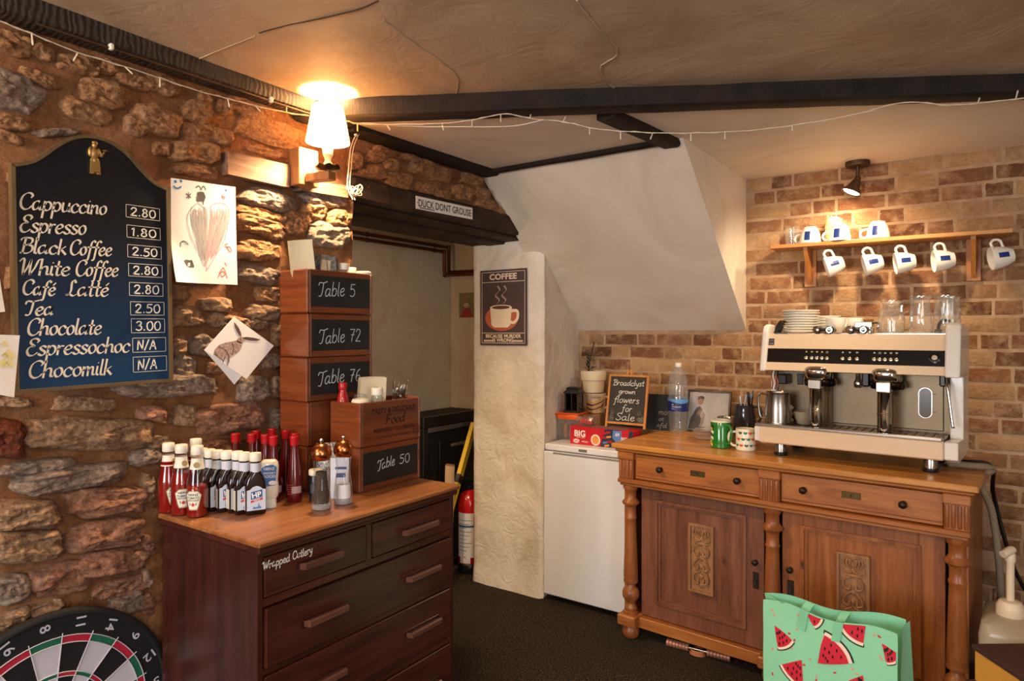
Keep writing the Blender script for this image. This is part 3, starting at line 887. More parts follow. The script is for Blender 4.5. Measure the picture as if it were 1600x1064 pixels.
def m_board():
    q = NT('black board with painted sheen'); q.set(Roughness=0.32); v = q.coords()
    f = q.noise(q.coords((1, 3, 1)), 5, 6, 0.6); sep = q.n('ShaderNodeSeparateXYZ'); q.l(v, sep.inputs[0])
    mr = q.n('ShaderNodeMapRange'); mr.inputs['From Min'].default_value = 0.05; mr.inputs['From Max'].default_value = 0.45
    q.l(sep.outputs['Z'], mr.inputs['Value'])
    c = q.mix(mr.outputs[0], lin((16, 56, 94)), lin((16, 20, 28)))  # blue towards the bottom paints in the daylight reflected by the board
    q.color(q.mix(q.ramp(f, [(0.45, (0, 0, 0)), (0.8, (90, 90, 90))]), c, lin((44, 60, 76))))
    return q.m
mb = MB(); mb.prism(inn, 0.016, F); mb.build('panel', m_board(), t, smooth=0)
def bpt(u, v):
    p = on_x(u, v, BX - 0.012) - bo
    q = tilt.inverted() @ Vector((p.y, p.z, 0))
    return q.x, q.y
mb = MB()
for s, (ua, va), (ub, vb), cap in [('Cappuccino', (29, 326), (169, 336), 24), ('Espresso', (30, 362), (137, 367), 25), ('Black', (31, 395), (106, 398), 23), ('Coffee', (108, 398), (177, 400), 22),
        ('White', (29, 429), (112, 431), 24), ('Coffee', (117, 431), (187, 432), 23), ('Caf\u00e9', (34, 460), (89, 462), 22), ('Latt\u00e9', (103, 462), (172, 463), 23), ('Tea', (38, 493), (86, 492), 22),
        ('Chocolate', (41, 524), (161, 522), 24), ('Espressochoc', (40, 556), (205, 550), 24), ('Chocomilk', (43, 591), (177, 585), 24)]:
    xa, ya = bpt(ua, va); xb, yb = bpt(ub, vb)
    depth = on_x((ua + ub) / 2, va, BX).dot(Vector((-SY, CY, 0)))
    h = cap * depth / FPX
    handwrite(mb, s, F, h * 1.05, 0.0062, xa, ya, 0.16, R(32), xb - xa - 0.004, 0.28, 0.15, z=0.0172, rise=yb - ya)
mb.build('lettering', CREAMPAINT, t, smooth=0, recalc=False)
rows = [('2.80', 456, 322, 578, 382), ('1.80', 459, 396, 580, 452), ('2.50', 462, 467, 584, 521), ('2.80', 465, 535, 587, 587), ('2.80', 468, 604, 590, 655), ('2.50', 472, 674, 594, 723), ('3.00', 475, 736, 596, 785), ('N/A', 480, 806, 600, 853), ('N/A', 482, 875, 603, 922)]
for s, x0, y0, x1, y1 in rows:
    (xa, yt), (xb, yb) = bpt(x0 / 2.314, 180 + y0 / 2.314), bpt(x1 / 2.314, 180 + y1 / 2.314)
    yt2 = yt; 
    mb = MB(); c = [(xa, yb), (xb, yb), (xb, yt), (xa, yt)]
    for i in range(4):
        a, b = c[i], c[(i + 1) % 4]
        pen(mb, [a, b], 0.0014, F, z=0.0172)
    pw = 0.6 if s == 'N/A' else 0.78
    mb2 = MB(); handwrite(mb2, s, F, (yt - yb) * 0.68, 0.0036, xa + (xb - xa) * 0.12, yb + (yt - yb) * 0.17, 0.05, None, (xb - xa) * pw, wob=0.2, z=0.0172)
    mb2.build('price', CHALK, t, smooth=0, recalc=False)
    mb.build('price_box', CREAMPAINT, t, smooth=0, recalc=False)
# gilt waiter ornament and its ring
ox, oy = bpt(147, 250)
OF = F @ Matrix.Translation((ox, oy, 0.018))
mb = MB()
for (cx, cy, rx, ry, rz) in [(0, .040, .0065, .0085, .007), (0, .048, .0068, .004, .006), (0, .018, .0125, .016, .008), (-.011, .020, .006, .014, .006), (.011, .022, .006, .012, .006), (.017, .014, .006, .005, .005), (0, -.002, .011, .012, .008)]:
    mb.ball((cx, cy, 0.003), rx, ry, rz, 12, 8, OF)
mb.prism([(-.012, -.034), (.013, -.034), (.011, -.004), (.008, .004), (-.008, .004), (-.010, -.004)], 0.009, OF)
mb.tube([(.011, .026, .004), (.018, .016, .006), (.024, .024, .007)], [.005, .0045, .003], 8, True, OF)
mb.lathe([(.002, 0), (.009, .002), (.010, .003)], 12, OF @ Matrix.Translation((.027, .0265, .006)) @ Matrix.Rotation(R(-90), 4, 'X'))
mb.ball((.027, .030, .006), .005, .003, .004, 8, 6, OF)
for sx_ in (-.008, .007): mb.ball((sx_, -.038, .006), .0075, .004, .007, 8, 6, OF)
mb.build('ornament', mat('gilt', (176, 140, 84), 0.45, 0.7), t)
rx_, ry_ = bpt(148.5, 223)
mb = MB(); mb.tube([(rx_ + .0055 * math.cos(a), ry_ + .0055 * math.sin(a), .0175) for a in [2 * math.pi * k / 16 for k in range(16)]], .0018, 6, False, F, True)
mb.build('hanging_ring', CHROME, t)

# ---------------- papers pinned on the wall
def sheet(name, corners, label, cat, x=WX + 0.045, thick=0.0012, curl=None, m=PAPER):
    P = [on_x(u, v, x) for u, v in corners]          # top left, top right, bottom right, bottom left
    o = P[3]
    tt = thing(name, label, cat, o)
    def fn(i, j):
        p = P[3] * (1 - i) * (1 - j) + P[2] * i * (1 - j) + P[0] * (1 - i) * j + P[1] * i * j - o
        d = 0.004 * math.sin(i * 3 + j * 2) + (curl(i, j) if curl else 0)
        return (p.x + d, p.y, p.z)
    b = MB(); b.grid(14, 14, fn); b.grid(14, 14, lambda i, j: tuple(Vector(fn(i, j)) + Vector((-thick, 0, 0))))
    b.build('sheet', m, tt, smooth=60, recalc=False)
    return tt, P, o, fn
def on_sheet(fn, z=0.0008):
    return lambda p: Vector(fn(p.x, p.y)) + Vector((z, 0, 0))
t, P, o, fn = sheet('drawing', [(266, 278), (369, 292), (371, 445), (266, 441)], "child's drawing of a grey and a pink wing on white paper", 'drawing',
                    curl=lambda i, j: 0.035 * max(0, 1 - (i + j) * 2.2) ** 1.5)
def scrib(name, m, strokes, w):
    b = MB()
    for s_ in strokes: pen(b, s_, w, None, seg=4)
    b.warp(0, on_sheet(fn)); b.build(name, m, t, smooth=0, recalc=False)
def S(px): return [((x - 78) / 505.0, 1 - (y - (0 + (x - 78) / 505.0 * 75)) / (775 - (x - 78) / 505 * 55)) for x, y in px]
GREY = mat('pencil', (158, 152, 150), 0.9); DARKP = mat('dark pencil', (96, 90, 92), 0.9); PINK = mat('pink crayon', (230, 150, 156), 0.9); REDC = mat('red crayon', (206, 92, 96), 0.9); BLUE = mat('blue sticker', (40, 120, 176), 0.5)
g = [[(250, 205), (205, 260), (195, 330), (225, 450), (280, 560), (320, 655)], [(300, 205), (345, 250), (350, 330), (345, 450), (335, 560), (322, 655)], [(250, 205), (275, 190), (300, 205)]]
for k in range(40):
    f_ = k / 39
    g.append([(225 + 110 * f_ + random.uniform(-8, 8), 215 + random.uniform(0, 80)), (228 + 112 * f_ + random.uniform(-6, 6), 330 + random.uniform(-20, 30)), (290 + 42 * f_, 480 + random.uniform(-40, 150) )])
scrib('grey_wing', GREY, [S(q) for q in g], 0.009)
g = [[(375, 240), (385, 205), (440, 190), (500, 200), (528, 250), (520, 330), (480, 470), (400, 590), (335, 690)], [(375, 240), (370, 330), (352, 480), (338, 600), (335, 690)], [(440, 230), (470, 265), (528, 290)]]
for k in range(40):
    f_ = k / 39
    g.append([(380 + 140 * f_ + random.uniform(-8, 8), 225 + random.uniform(0, 70)), (370 + 130 * f_ + random.uniform(-6, 6), 360 + random.uniform(-20, 30)), (345 + 70 * f_, 540 + random.uniform(-30, 90) * (1 - .6 * f_))])
scrib('pink_wing', PINK, [S(q) for q in g], 0.010)
g = []
for k in range(14): g.append([(268 + random.uniform(-4, 8) , 112 + k * 5), (300 + random.uniform(-8, 8), 108 + k * 5), (336 - abs(k - 6) * 2, 114 + k * 5)])
g += [[(262, 75), (285, 62), (305, 90)], [(300, 92), (322, 64), (342, 90)], [(310, 165), (318, 185), (318, 200)], [(188, 120), (222, 148)], [(222, 120), (190, 150)], [(205, 112), (206, 156)], [(145, 510), (148, 480), (172, 472), (200, 495)]]
for k in range(12): g.append([(170 + k * 5, 612 + random.uniform(-4, 4)), (180 + k * 5, 640), (196 + k * 4, 660 + random.uniform(-5, 5))])
scrib('dark_scribble', DARKP, [S(q) for q in g], 0.012)
g = [[(425, 740), (445, 690), (470, 670), (485, 700), (497, 745)], [(440, 710), (462, 694), (480, 720), (455, 732), (440, 710)], [(485, 500), (510, 490)], [(488, 512), (530, 520), (540, 550)], [(500, 520), (528, 552)], [(480, 630), (495, 655)], [(470, 130), (478, 160), (495, 150), (470, 140)]]
scrib('red_scribble', REDC, [S(q) for q in g], 0.011)
b = MB()
for (x, y, r) in [(109, 28, .021), (150, 25, .020), (505, 97, .018)]:
    c = S([(x, y)])[0]
    b.flat([(c[0] + r * math.cos(a), c[1] + r * .72 * math.sin(a)) for a in [2 * math.pi * k / 14 for k in range(14)]])
pen(b, S([(98, 62), (112, 76), (132, 78), (150, 66)]), 0.016, None)
b.warp(0, on_sheet(fn)); b.build('smiley_sticker', BLUE, t, smooth=0, recalc=False)

# hare card, folded and pinned by its corner
cx_ = WX + 0.05
P = [on_x(u, v, cx_) for u, v in [(366, 495), (428, 540), (385, 592), (319, 547)]]
o = P[3]
t = thing('greeting_card', 'folded square white card with a brown hare, pinned cornerwise on the stone wall', 'card', o)
b = MB(); q = [p - o for p in P]
b.add(q + [p + Vector((-.0015, 0, 0)) for p in q], [(0, 1, 2, 3), (4, 5, 6, 7), (0, 1, 5, 4), (1, 2, 6, 5), (2, 3, 7, 6), (3, 0, 4, 7)])
b.build('front', mat('white card', (240, 236, 234), 0.6), t, smooth=0)
b = MB(); P2 = [on_x(319, 547, cx_ - .004), on_x(378, 587, cx_ - .012), on_x(366, 601, cx_ - .03), on_x(345, 576, cx_ - 0.02)]
b.add([p - o for p in P2] + [on_x(366, 495, cx_ - .003) - o], [(0, 3, 2, 1), (0, 1, 4)]); b.build('back', PAPER, t, smooth=0)
FUR = mat('hare brown', (142, 110, 100), 0.9, c2=(196, 172, 162), nscale=160); FUR2 = mat('hare dark', (92, 68, 62), 0.9)
def hp(u, v): 
    p = on_x(u, v, cx_ + .0012) - o
    return (p.x, p.y, p.z)
def hz(x, y): return (200 + x / 3.942, 430 + y / 3.942)
b = MB()
for poly in ([(530, 490), (535, 455), (560, 430), (600, 415), (640, 408), (672, 402), (700, 415), (698, 445), (680, 470), (650, 490), (630, 500), (615, 545), (610, 555), (612, 520), (600, 500), (588, 535), (580, 520), (560, 505)],
             [(668, 402), (680, 385), (695, 378), (712, 385), (716, 402), (708, 416), (690, 420), (676, 412)]):
    b.add([hp(*hz(x, y)) for x, y in poly], [tuple(range(len(poly)))])
b.build('hare_body', FUR, t, smooth=0, recalc=False)
b = MB()
for poly in ([(652, 290), (662, 296), (685, 330), (697, 360), (698, 378), (688, 374), (672, 350), (658, 318)], [(704, 384), (730, 380), (775, 385), (818, 397), (790, 405), (750, 402), (716, 396)]):
    b.add([hp(*hz(x, y)) for x, y in poly], [tuple(range(len(poly)))])
for st_ in ([(620, 500), (622, 530), (612, 556)], [(598, 500), (585, 540)], [(530, 486), (560, 508), (590, 530)], [(560, 440), (600, 460), (620, 495)], [(640, 415), (650, 450), (640, 490)], [(535, 470), (550, 495)], [(690, 395), (696, 396)]):
    pl = [Vector(hp(*hz(x, y))) for x, y in st_]
    pen(b, [(p.y, p.z) for p in pl], .0022, frame((pl[0].x + .0004, 0, 0), (0, 1, 0), (0, 0, 1)))
b.build('hare_ear', FUR2, t, smooth=0, recalc=False)

t, P, o, fn = sheet('painting', [(-22, 522), (32, 524), (22, 621), (-26, 612)], 'sheet with a loose yellow painting, lowest at the left edge of the stone wall', 'painting', x=WX + 0.075)
b = MB()
for k in range(26): 
    x = random.uniform(.45, .85); y = random.uniform(.45, .85)
    pen(b, [(x, y), (x + .08, y + .05), (x + .15, y)], 0.03, None)
b.warp(0, on_sheet(fn)); b.build('yellow_paint', mat('yellow wash', (232, 216, 146), 0.9), t, smooth=0, recalc=False)
t, P, o, fn = sheet('paper_sheet', [(-40, 425), (0, 430), (8, 487), (-36, 492)], 'plain white paper sheet peeping out left of the menu board', 'paper', x=WX + 0.06)

# ---------------- dartboard
dc = Vector((WX + 0.048, 0.750, 0.412))
t = thing('dartboard', 'round black dartboard with white numbers low on the stone wall', 'dartboard', dc)
DR = 0.312; rot0 = R(9.5)
DF = wallframe((0, 0, 0))
DB = mat('dartboard black', (9, 10, 14), 0.75); DW = mat('dartboard white', (196, 192, 204), 0.7); DRED = mat('dartboard red', (176, 26, 52), 0.7); DGR = mat('dartboard green', (18, 98, 72), 0.7)
mb = MB(); mb.lathe([(DR - .006, -.014), (DR, -.010), (DR, .008), (DR - .005, .012), (DR - .014, .012), (DR - .018, .006), (.001, .006)], 72, DF); mb.build('surround', DB, t)
nums = [6, 13, 4, 18, 1, 20, 5, 12, 9, 14, 11, 8, 16, 7, 19, 3, 17, 2, 15, 10]
i14 = nums.index(14)
segs = {0: MB(), 1: MB(), 2: MB(), 3: MB()}
def sector(m, r0, r1, a0, a1, z):
    n = 5
    pl = [(r1 * math.cos(a0 + (a1 - a0) * k / n), r1 * math.sin(a0 + (a1 - a0) * k / n)) for k in range(n + 1)] + [(r0 * math.cos(a1 + (a0 - a1) * k / n), r0 * math.sin(a1 + (a0 - a1) * k / n)) for k in range(n + 1)]
    m.flat(pl, DF, z)
DS = DR / 0.2255
wires = MB()
for k in range(20):
    # the 14 wedge stands just right of straight up
    ac = R(90) + rot0 * 0 + (k - i14) * R(18) - R(33)
    a0, a1 = ac - R(9), ac + R(9)
    dark = (k % 2 == 1)
    if nums[k] in (11, 9, 16): dark = True
    dark = nums[k] in (20, 12, 14 + 100, 9, 11, 16, 19, 17, 15, 6, 4, 1) if False else (abs(k - i14) % 2 == 1)
    main = segs[0] if dark else segs[1]
    ringm = segs[2] if dark else segs[3]
    sector(main, .016 * DS, .099 * DS, a0, a1, .0068); sector(main, .107 * DS, .162 * DS, a0, a1, .0068)
    sector(ringm, .099 * DS, .107 * DS, a0, a1, .0069); sector(ringm, .162 * DS, .176 * DS, a0, a1, .0069)
    wires.tube([(r * math.cos(a0), r * math.sin(a0), .008) for r in (.016 * DS, .182 * DS)], .0013, 6, True, DF)
    rt = Matrix.Rotation(ac - R(90), 4, 'Z')
    s_ = str(nums[k])
    # numerals read from the centre line turned a quarter, as on the board
    nf = DF @ rt @ Matrix.Translation((0, .200 * DS, .0075)) @ Matrix.Rotation(R(-82), 4, 'Z')
    numb = MB(); numb.text(s_, .035, nf, 0, -.012, 0.012, align='CENTER', sx=1.15)
    numb.build('numeral', DW, t, smooth=0, recalc=False)
for r_ in (.016, .099, .107, .162, .176): wires.tube([(r_ * DS * math.cos(a), r_ * DS * math.sin(a), .008) for a in [2 * math.pi * k / 72 for k in range(72)]], .0013, 6, False, DF, True)
segs[2].lathe([(.001, .0072), (.016 * DS, .0072)], 24, DF, cap=False)
for k, nm, m_ in ((0, 'black_segments', DB), (1, 'white_segments', DW), (2, 'red_segments', DRED), (3, 'green_segments', DGR)):
    segs[k].build(nm, m_, t, smooth=0, kind='stuff')
wires.build('wire', DW, t)

# ---------------- sconce
WDK = wood('pine bracket', (124, 76, 40), (168, 112, 66), (190, 136, 86), 'z', 0.5)
p = on_x(472, 264, WX + 0.04)
t = thing('wall_sconce', 'lit wall lamp with white tapered shade on a wooden bracket', 'wall lamp', (WX + 0.02, p.y, p.z))
mb = MB(); mb.box((0.03, 0, 0), (0.06, 0.085, 0.135), 0.003); mb.build('backplate', WDK, t, smooth=0)
LX = -1.905; LY = 1.578
ly_ = LY - p.y; lx_ = LX - (WX + .02)
zb = 2.055 - p.z
mb = MB()
d_ = Vector((lx_ + .03, ly_ + .01, 0))
a_ = math.atan2(ly_, lx_ - .06)
M_ = Matrix.Translation((.06, 0.0, zb - .012)) @ Matrix.Rotation(a_, 4, 'Z')
L_ = math.hypot(lx_ - .06, ly_) + .02
mb.box((L_ / 2, 0, -.012), (L_, .04, .03), .002, M_); mb.build('arm', WDK, t, smooth=0)
CF = Matrix.Translation((lx_, ly_, zb))
mb = MB()
pr_ = []
n_ = 48
vs = []
for (r, z) in ((.012, .003), (.034, .004), (.045, .010), (.043, .004), (.034, -.002), (.012, -.003)):
    vs += [(r * math.cos(2 * math.pi * k / n_), r * math.sin(2 * math.pi * k / n_), z + (.0035 * math.sin(8 * 2 * math.pi * k / n_) if r > .04 else 0)) for k in range(n_)]
fs = [(i * n_ + k, i * n_ + (k + 1) % n_, ((i + 1) % 6) * n_ + (k + 1) % n_, ((i + 1) % 6) * n_ + k) for i in range(6) for k in range(n_)]
mb.add(vs, fs, CF); mb.build('drip_pan', mat('dark brass', (58, 42, 26), 0.45, 0.8), t)
mb = MB(); mb.lathe([(.014, 0), (.018, .006), (.009, .014), (.016, .022), (.010, .03), (.013, .044), (.017, .05)], 20, CF); mb.build('cup', mat('cream china', (226, 206, 160), 0.3), t)
mb = MB(); mb.lathe([(.0125, .05), (.0175, .052), (.0205, .088), (.018, .095)], 20, CF); mb.build('candle_sleeve', mat('white sleeve', (250, 240, 220), 0.4), t)
def m_shade():
    q = NT('lit lampshade'); q.t.nodes.remove(q.b)
    df = q.n('ShaderNodeBsdfDiffuse'); df.inputs[0].default_value = lin((252, 240, 220))
    tl = q.n('ShaderNodeBsdfTranslucent'); tl.inputs[0].default_value = lin((255, 236, 206))
    mx = q.n('ShaderNodeMixShader'); mx.inputs[0].default_value = 0.72
    q.l(df.outputs[0], mx.inputs[1]); q.l(tl.outputs[0], mx.inputs[2]); q.l(mx.outputs[0], q.out.inputs[0])
    return q.m
sb, stp, r0, r1 = 2.151 - p.z, 2.282 - p.z, .078, .054
C2 = Matrix.Translation((lx_, ly_, 0))
mb = MB(); mb.lathe([(r0, sb), (r1, stp), (r1 - .002, stp), (r0 - .002, sb), (r0, sb)], 40, C2, cap=False); mb.build('lamp_shade', m_shade(), t)
mb = MB()
for k in range(3):
    a = k * 2 * math.pi / 3; mb.tube([(lx_, ly_, sb + .02), (lx_ + (r1 - .002) * math.cos(a), ly_ + (r1 - .002) * math.sin(a), stp - .01)], .001, 5)
mb.tube([(lx_, ly_, zb + .09), (lx_, ly_, sb + .022)], .003, 6)
mb.build('shade_carrier', BRASS, t)
SC_BULB = Vector((LX, LY, 2.215))

# ---------------- string lights
BULB = thin_glass('fairy bulb', (255, 244, 224), 1.5, 0.05, 0.55)
def string_light(name, label, pts, bulbs, r=0.0016, drop=0.03, sag=None):
    P = crom(pts, 6)
    t = thing(name, label, 'string lights', P[0])
    o = P[0]
    mb = MB(); mb.tube([q - o for q in P], r, 6)
    m2 = [q + Vector((.0025 * math.sin(i * 1.9), .0025 * math.cos(i * 1.9), .002 * math.sin(i * 1.3))) for i, q in enumerate(P)]
    mb.tube([q - o for q in m2], r * .8, 5)
    mb.build('wire', WIRE, t)
    for b_, (dx, dz) in bulbs:
        q = min(P, key=lambda w: (w - b_).length)
        e = q + Vector((dx * .5, dx, dz))
        mb = MB(); md = q.lerp(e, 0.5)
        mb.tube([q - o, md - o], .0022, 6); a = mb.build('bulb_socket', WIRE, t)
        mb = MB(); mb.tube([md - o, md.lerp(e, .7) - o, e - o], [.0022, .0026, .0008], 6); mb.build('bulb', BULB, t)
    return t
wpts = [on_x(u, v, WX + .052) for u, v in [(-40, 20), (0, 33), (60, 57), (122, 82), (195, 104), (250, 122), (310, 142), (356, 154), (420, 170), (476, 180), (540, 187)]]
string_light('string_lights', 'white fairy light string running along the stone wall under the black beam', wpts,
    [(on_x(u, v, WX + .052), d) for (u, v), d in [((52, 55), (.002, -.03)), ((123, 82), (-.01, -.026)), ((190, 102), (.018, -.018)), ((249, 122), (0, -.028)), ((355, 153), (.004, -.028)), ((402, 166), (.016, -.018)), ((446, 176), (0, .022))]])
zc_ = 2.245
dpts = [on_z(540, 189, zc_), on_z(572, 194, zc_), on_z(640, 194, zc_), on_z(700, 192, zc_ - .002), on_z(745, 186, zc_ + .004), on_z(790, 178, zc_ + .012), on_z(835, 186, zc_), at_depth(880, 190, 2.35), at_depth(930, 201, 2.33), at_depth(990, 206, 2.31), at_depth(1050, 208, 2.29), at_depth(1110, 207, 2.27), at_depth(1180, 203, 2.25), at_depth(1250, 194, 2.22), at_depth(1330, 180, 2.19), at_depth(1412, 160, 2.16), at_depth(1480, 164, 2.13), at_depth(1540, 160, 2.11), at_depth(1640, 148, 2.07)]
bl = [((559, 194), (0, -.03)), ((605, 196), (.012, -.02)), ((693, 193), (.004, -.028)), ((737, 188), (0, -.028)), ((783, 180), (0, -.03)), ((830, 184), (.008, .025)), ((880, 190), (.01, .02)), ((923, 200), (0, -.025)), ((973, 205), (0, -.03)), ((1022, 207), (-.01, -.025)), ((1075, 208), (0, -.028)), ((1128, 207), (0, -.025)), ((1240, 196), (0, -.02)), ((1532, 160), (.01, .02)), ((1590, 153), (.012, .03))]
string_light('string_lights', 'white fairy light string looping along the long black ceiling beam', dpts,
    [(at_depth(u, v, min(dpts, key=lambda w: abs((w - Vector((0, 0, EYE))).normalized().dot(ray(u, v).normalized()) - 1)).dot(Vector((-SY, CY, 0)))), d) for (u, v), d in bl])
# plain cord under the long beam and the bundle that hangs to the lintel
P = crom([on_z(566, 192, zc_ - .004), at_depth(640, 197, 2.5), at_depth(720, 198, 2.45), at_depth(800, 197, 2.41), at_depth(850, 187, 2.38)], 6)
t = thing('white_cord', 'plain white cord slung below the long black beam', 'cord', P[0])
mb = MB(); mb.tube([q - P[0] for q in P], .0022, 6); mb.build('cord', WIRE, t)
hx = WX + 0.05
P = [on_x(u, v, hx) for u, v in [(575, 192), (562, 206), (556, 211), (548, 232), (545, 260), (543, 292), (551, 312)]]
t = thing('hanging_cable', 'bundle of white cables hanging from the beam to the dark lintel', 'cable', P[0])
for k, (dy, w) in enumerate([(0, .0026), (.009, .0022), (-.006, .002)]):
    mb = MB(); mb.tube([q - P[0] + Vector((.004 * k, dy * min(1, i * .4), 0)) for i, q in enumerate(crom(P, 6))], w, 6); mb.build('strand', WIRE, t)
for k in range(5):
    c = on_x(553 + k * 2, 296 + (k % 2) * 4, hx + .006 * k) - P[0]
    tq = R((-30, 15, 40, -10, 60)[k]); a_ = .020 + .004 * (k % 3); b_ = .010 + .003 * (k % 2)
    mb = MB(); mb.tube([c + Vector((.005 * math.sin(q * 2 + k), a_ * math.cos(q) * math.cos(tq) - b_ * math.sin(q) * math.sin(tq), a_ * math.cos(q) * math.sin(tq) + b_ * math.sin(q) * math.cos(tq))) for q in [2 * math.pi * j / 20 for j in range(20)]], .002, 6, False, None, True)
    mb.build('coil', WIRE, t)
for (u, v) in ((556, 211), (543, 294)):
    mb = MB(); mb.ball(on_x(u, v, hx + .004) - P[0], .007, .008, .006, 10, 6); mb.build('cable_tie', WHITEPL, t)
# ceiling cable with clips
P = [on_x(u, v, -1.985) for u, v in [(60, 12), (175, 50), (300, 95), (425, 140), (490, 166)]]
P = [Vector((-1.99, q.y, 2.268)) for q in P]
t = thing('ceiling_cable', 'thin brown cable clipped along the edge of the black wall beam', 'cable', P[0])
mb = MB(); mb.tube([q - P[0] for q in crom(P, 5)], .0025, 6); mb.build('cord', mat('brown cord', (70, 48, 34), 0.6), t)
for q in (P[1], P[3]):
    mb = MB(); mb.box(q - P[0] + Vector((0, 0, .004)), (.016, .012, .018), .003); mb.build('clip', WHITEPL, t)

# ---------------- sign on the lintel
SXp = WX + 0.0245
P = [on_x(u, v, SXp) for u, v in [(650, 306), (738, 326), (738, 343), (650, 326)]]
o = (P[2] + P[3]) / 2
t = thing('sign', 'small white sign reading DUCK DONT GROUSE on the dark lintel', 'sign', o)
w_ = (P[2] - P[3]).length; h_ = (P[0] - P[3]).length
sl = math.atan2(P[2].z - P[3].z, P[2].y - P[3].y)
F = wallframe((0, 0, 0)) @ Matrix.Rotation(sl, 4, 'Z')
mb = MB(); mb.box((0, h_ / 2, 0), (w_, h_, .003), 0, F); mb.build('plate', mat('sign white', (232, 224, 218), 0.5), t, smooth=0)
mb = MB(); mb.text('\u00b7DUCK DONT GROUSE\u00b7', h_ * .80, F, 0, h_ * .23, 0.014, sx=.98 * w_ / (h_ * .80 * 10.6), z=.002)
pen(mb, [(-w_ * .44, h_ * .13), (-w_ * .20, h_ * .13)], h_ * .07, F, z=.002); mb.build('lettering', BLACKMATT, t, smooth=0, recalc=False)

# ---------------- passage: copper pipes, picture, cabinet, level, extinguisher
COPPER = mat('copper', (112, 66, 44), 0.28, 1.0)
xp = -2.975
za, zb2 = on_x(548, 361.7, xp).z, on_x(548, 371, xp).z
for k, (z, yc, zd, lab) in enumerate([(za, 3.50, 1.885, 'upper of two copper pipes along the passage wall'), (zb2, 3.455, 1.862, 'lower of two copper pipes along the passage wall')]):
    t = thing('copper_pipe', lab, 'pipe', (xp, 0.6, z), group='copper pipes in the passage')
    mb = MB(); mb.tube([Vector(q) for q in [(0, 0, 0), (0, yc - .6 - .02, 0), (.003, yc - .6 - .004, -.004), (.006, yc - .6, -.02), (.006, yc - .6, zd - z + .02), (.012, yc - .6 + .002, zd - z + .004), (.03, yc - .6 + .005, zd - z), (.50, 3.535 - .6, zd - z)]], .011, 12)
    mb.build('pipe', COPPER, t)
    for y in (1.0, 2.15, 2.76, 3.36):
        mb = MB(); mb.tube([(0, y - .006 - .6, 0), (0, y + .006 - .6, 0)], .0145, 12); mb.box((-.012, y - .6, 0), (.022, .012, .012)); mb.build('pipe_clip', mat('white clip', (214, 196, 164), 0.5) if y == 2.15 else COPPER, t)
    mb = MB(); mb.ball((.006, yc - .6, 0), .0145, .0145, .0145, 10, 6); mb.ball((.008, yc - .6, zd - z), .0145, .0145, .0145, 10, 6); mb.build('elbow', COPPER, t)
P = [on_y(u, v, 3.555) for u, v in [(718, 458), (745, 459), (745, 496), (718, 496)]]
t = thing('small_poster', 'small red and green poster on the end wall of the passage', 'poster', P[3])
mb = MB(); w_ = (P[2] - P[3]).length; h_ = (P[0] - P[3]).length
mb.box((w_ / 2, -.002, h_ / 2), (w_, .003, h_)); mb.build('sheet', mat('poster green', (110, 112, 76), 0.6, c2=(150, 120, 80), nscale=18), t, smooth=0)
mb = MB(); F = backframe((0, -.0045, 0)); mb.flat([(w_ * .1, 0), (w_ * .8, 0), (w_ * .7, h_ * .3), (w_ * .45, h_ * .4), (w_ * .2, h_ * .3)], F); mb.build('red_figure', mat('poster red', (156, 42, 34), 0.6), t, smooth=0)
mb = MB(); mb.ball((w_ * .42, -.0045, h_ * .50), w_ * .16, .001, h_ * .10, 10, 6); mb.build('face', mat('poster skin', (206, 160, 120), 0.6), t, smooth=0)

t = thing('black_cabinet', 'low black cabinet standing in the passage beyond the opening', 'cabinet', (-2.70, 3.2, 0))
mb = MB()
mb.bb((-.29, -.25, 0), (-.03, .345, .955), .004); mb.build('body', BLACKMATT, t, smooth=0)
mb = MB(); y0, y1 = -.25, .34
for lo, hi in (((-.03, y0, .90), (0, y1, .962)), ((-.03, y0, 0), (0, y0 + .04, .90)), ((-.03, y1 - .04, 0), (0, y1, .90)), ((-.03, y0 + .04, 0), (0, y1 - .04, .05))): mb.bb(lo, hi, .003)
mb.build('door_frame', BLACKPL, t, smooth=0)
mb = MB(); mb.bb((-.03, y0 + .05, .865), (-.006, y1 - .05, .895), .003); mb.build('rail', mat('grey rail', (92, 82, 74), 0.5), t, smooth=0)
mb = MB(); mb.bb((-.028, y0 + .16, .50), (-.012, y1 - .08, .80), .004); mb.build('panel', BLACKPL, t, smooth=0)
mb = MB(); mb.bb((-.012, y0 + .26, .755), (.004, y1 - .12, .775), .003); mb.build('handle', mat('worn steel', (150, 144, 136), .4, .8), t)

a_ = at_depth(713, 762, 3.95); b_ = at_depth(739, 668, 4.12)
d_ = (b_ - a_).normalized(); base = a_ + d_ * ((0.012 - a_.z) / d_.z); topp = base + d_ * 1.03
t = thing('spirit_level', 'yellow spirit level leaning in the passage beside the white pillar', 'level', base)
Zx = d_; Xx = Vector((.9, .3, 0)); Xx = (Xx - Zx * Xx.dot(Zx)).normalized(); Yx = Zx.cross(Xx)
F = frame((0, 0, 0), Xx, Yx, Zx)
YEL = mat('yellow enamel', (226, 186, 36), 0.4)
mb = MB(); mb.bb((-.0125, -.028, 0), (.0125, .028, 1.03), .002, F); mb.build('body', YEL, t, smooth=0)
mb = MB(); mb.bb((-.0135, -.022, 0.02), (.0135, -.012, 1.01), 0, F); mb.build('edge_strip', mat('dull yellow', (150, 112, 30), .5), t, smooth=0)
mb = MB(); mb.bb((-.014, -.03, .65), (.014, .03, .70), .002, F); mb.build('end_block', BLACKPL, t, smooth=0)
b_ = at_depth(714, 724, 3.86); base = Vector((b_.x - .035, b_.y - .03, 0))
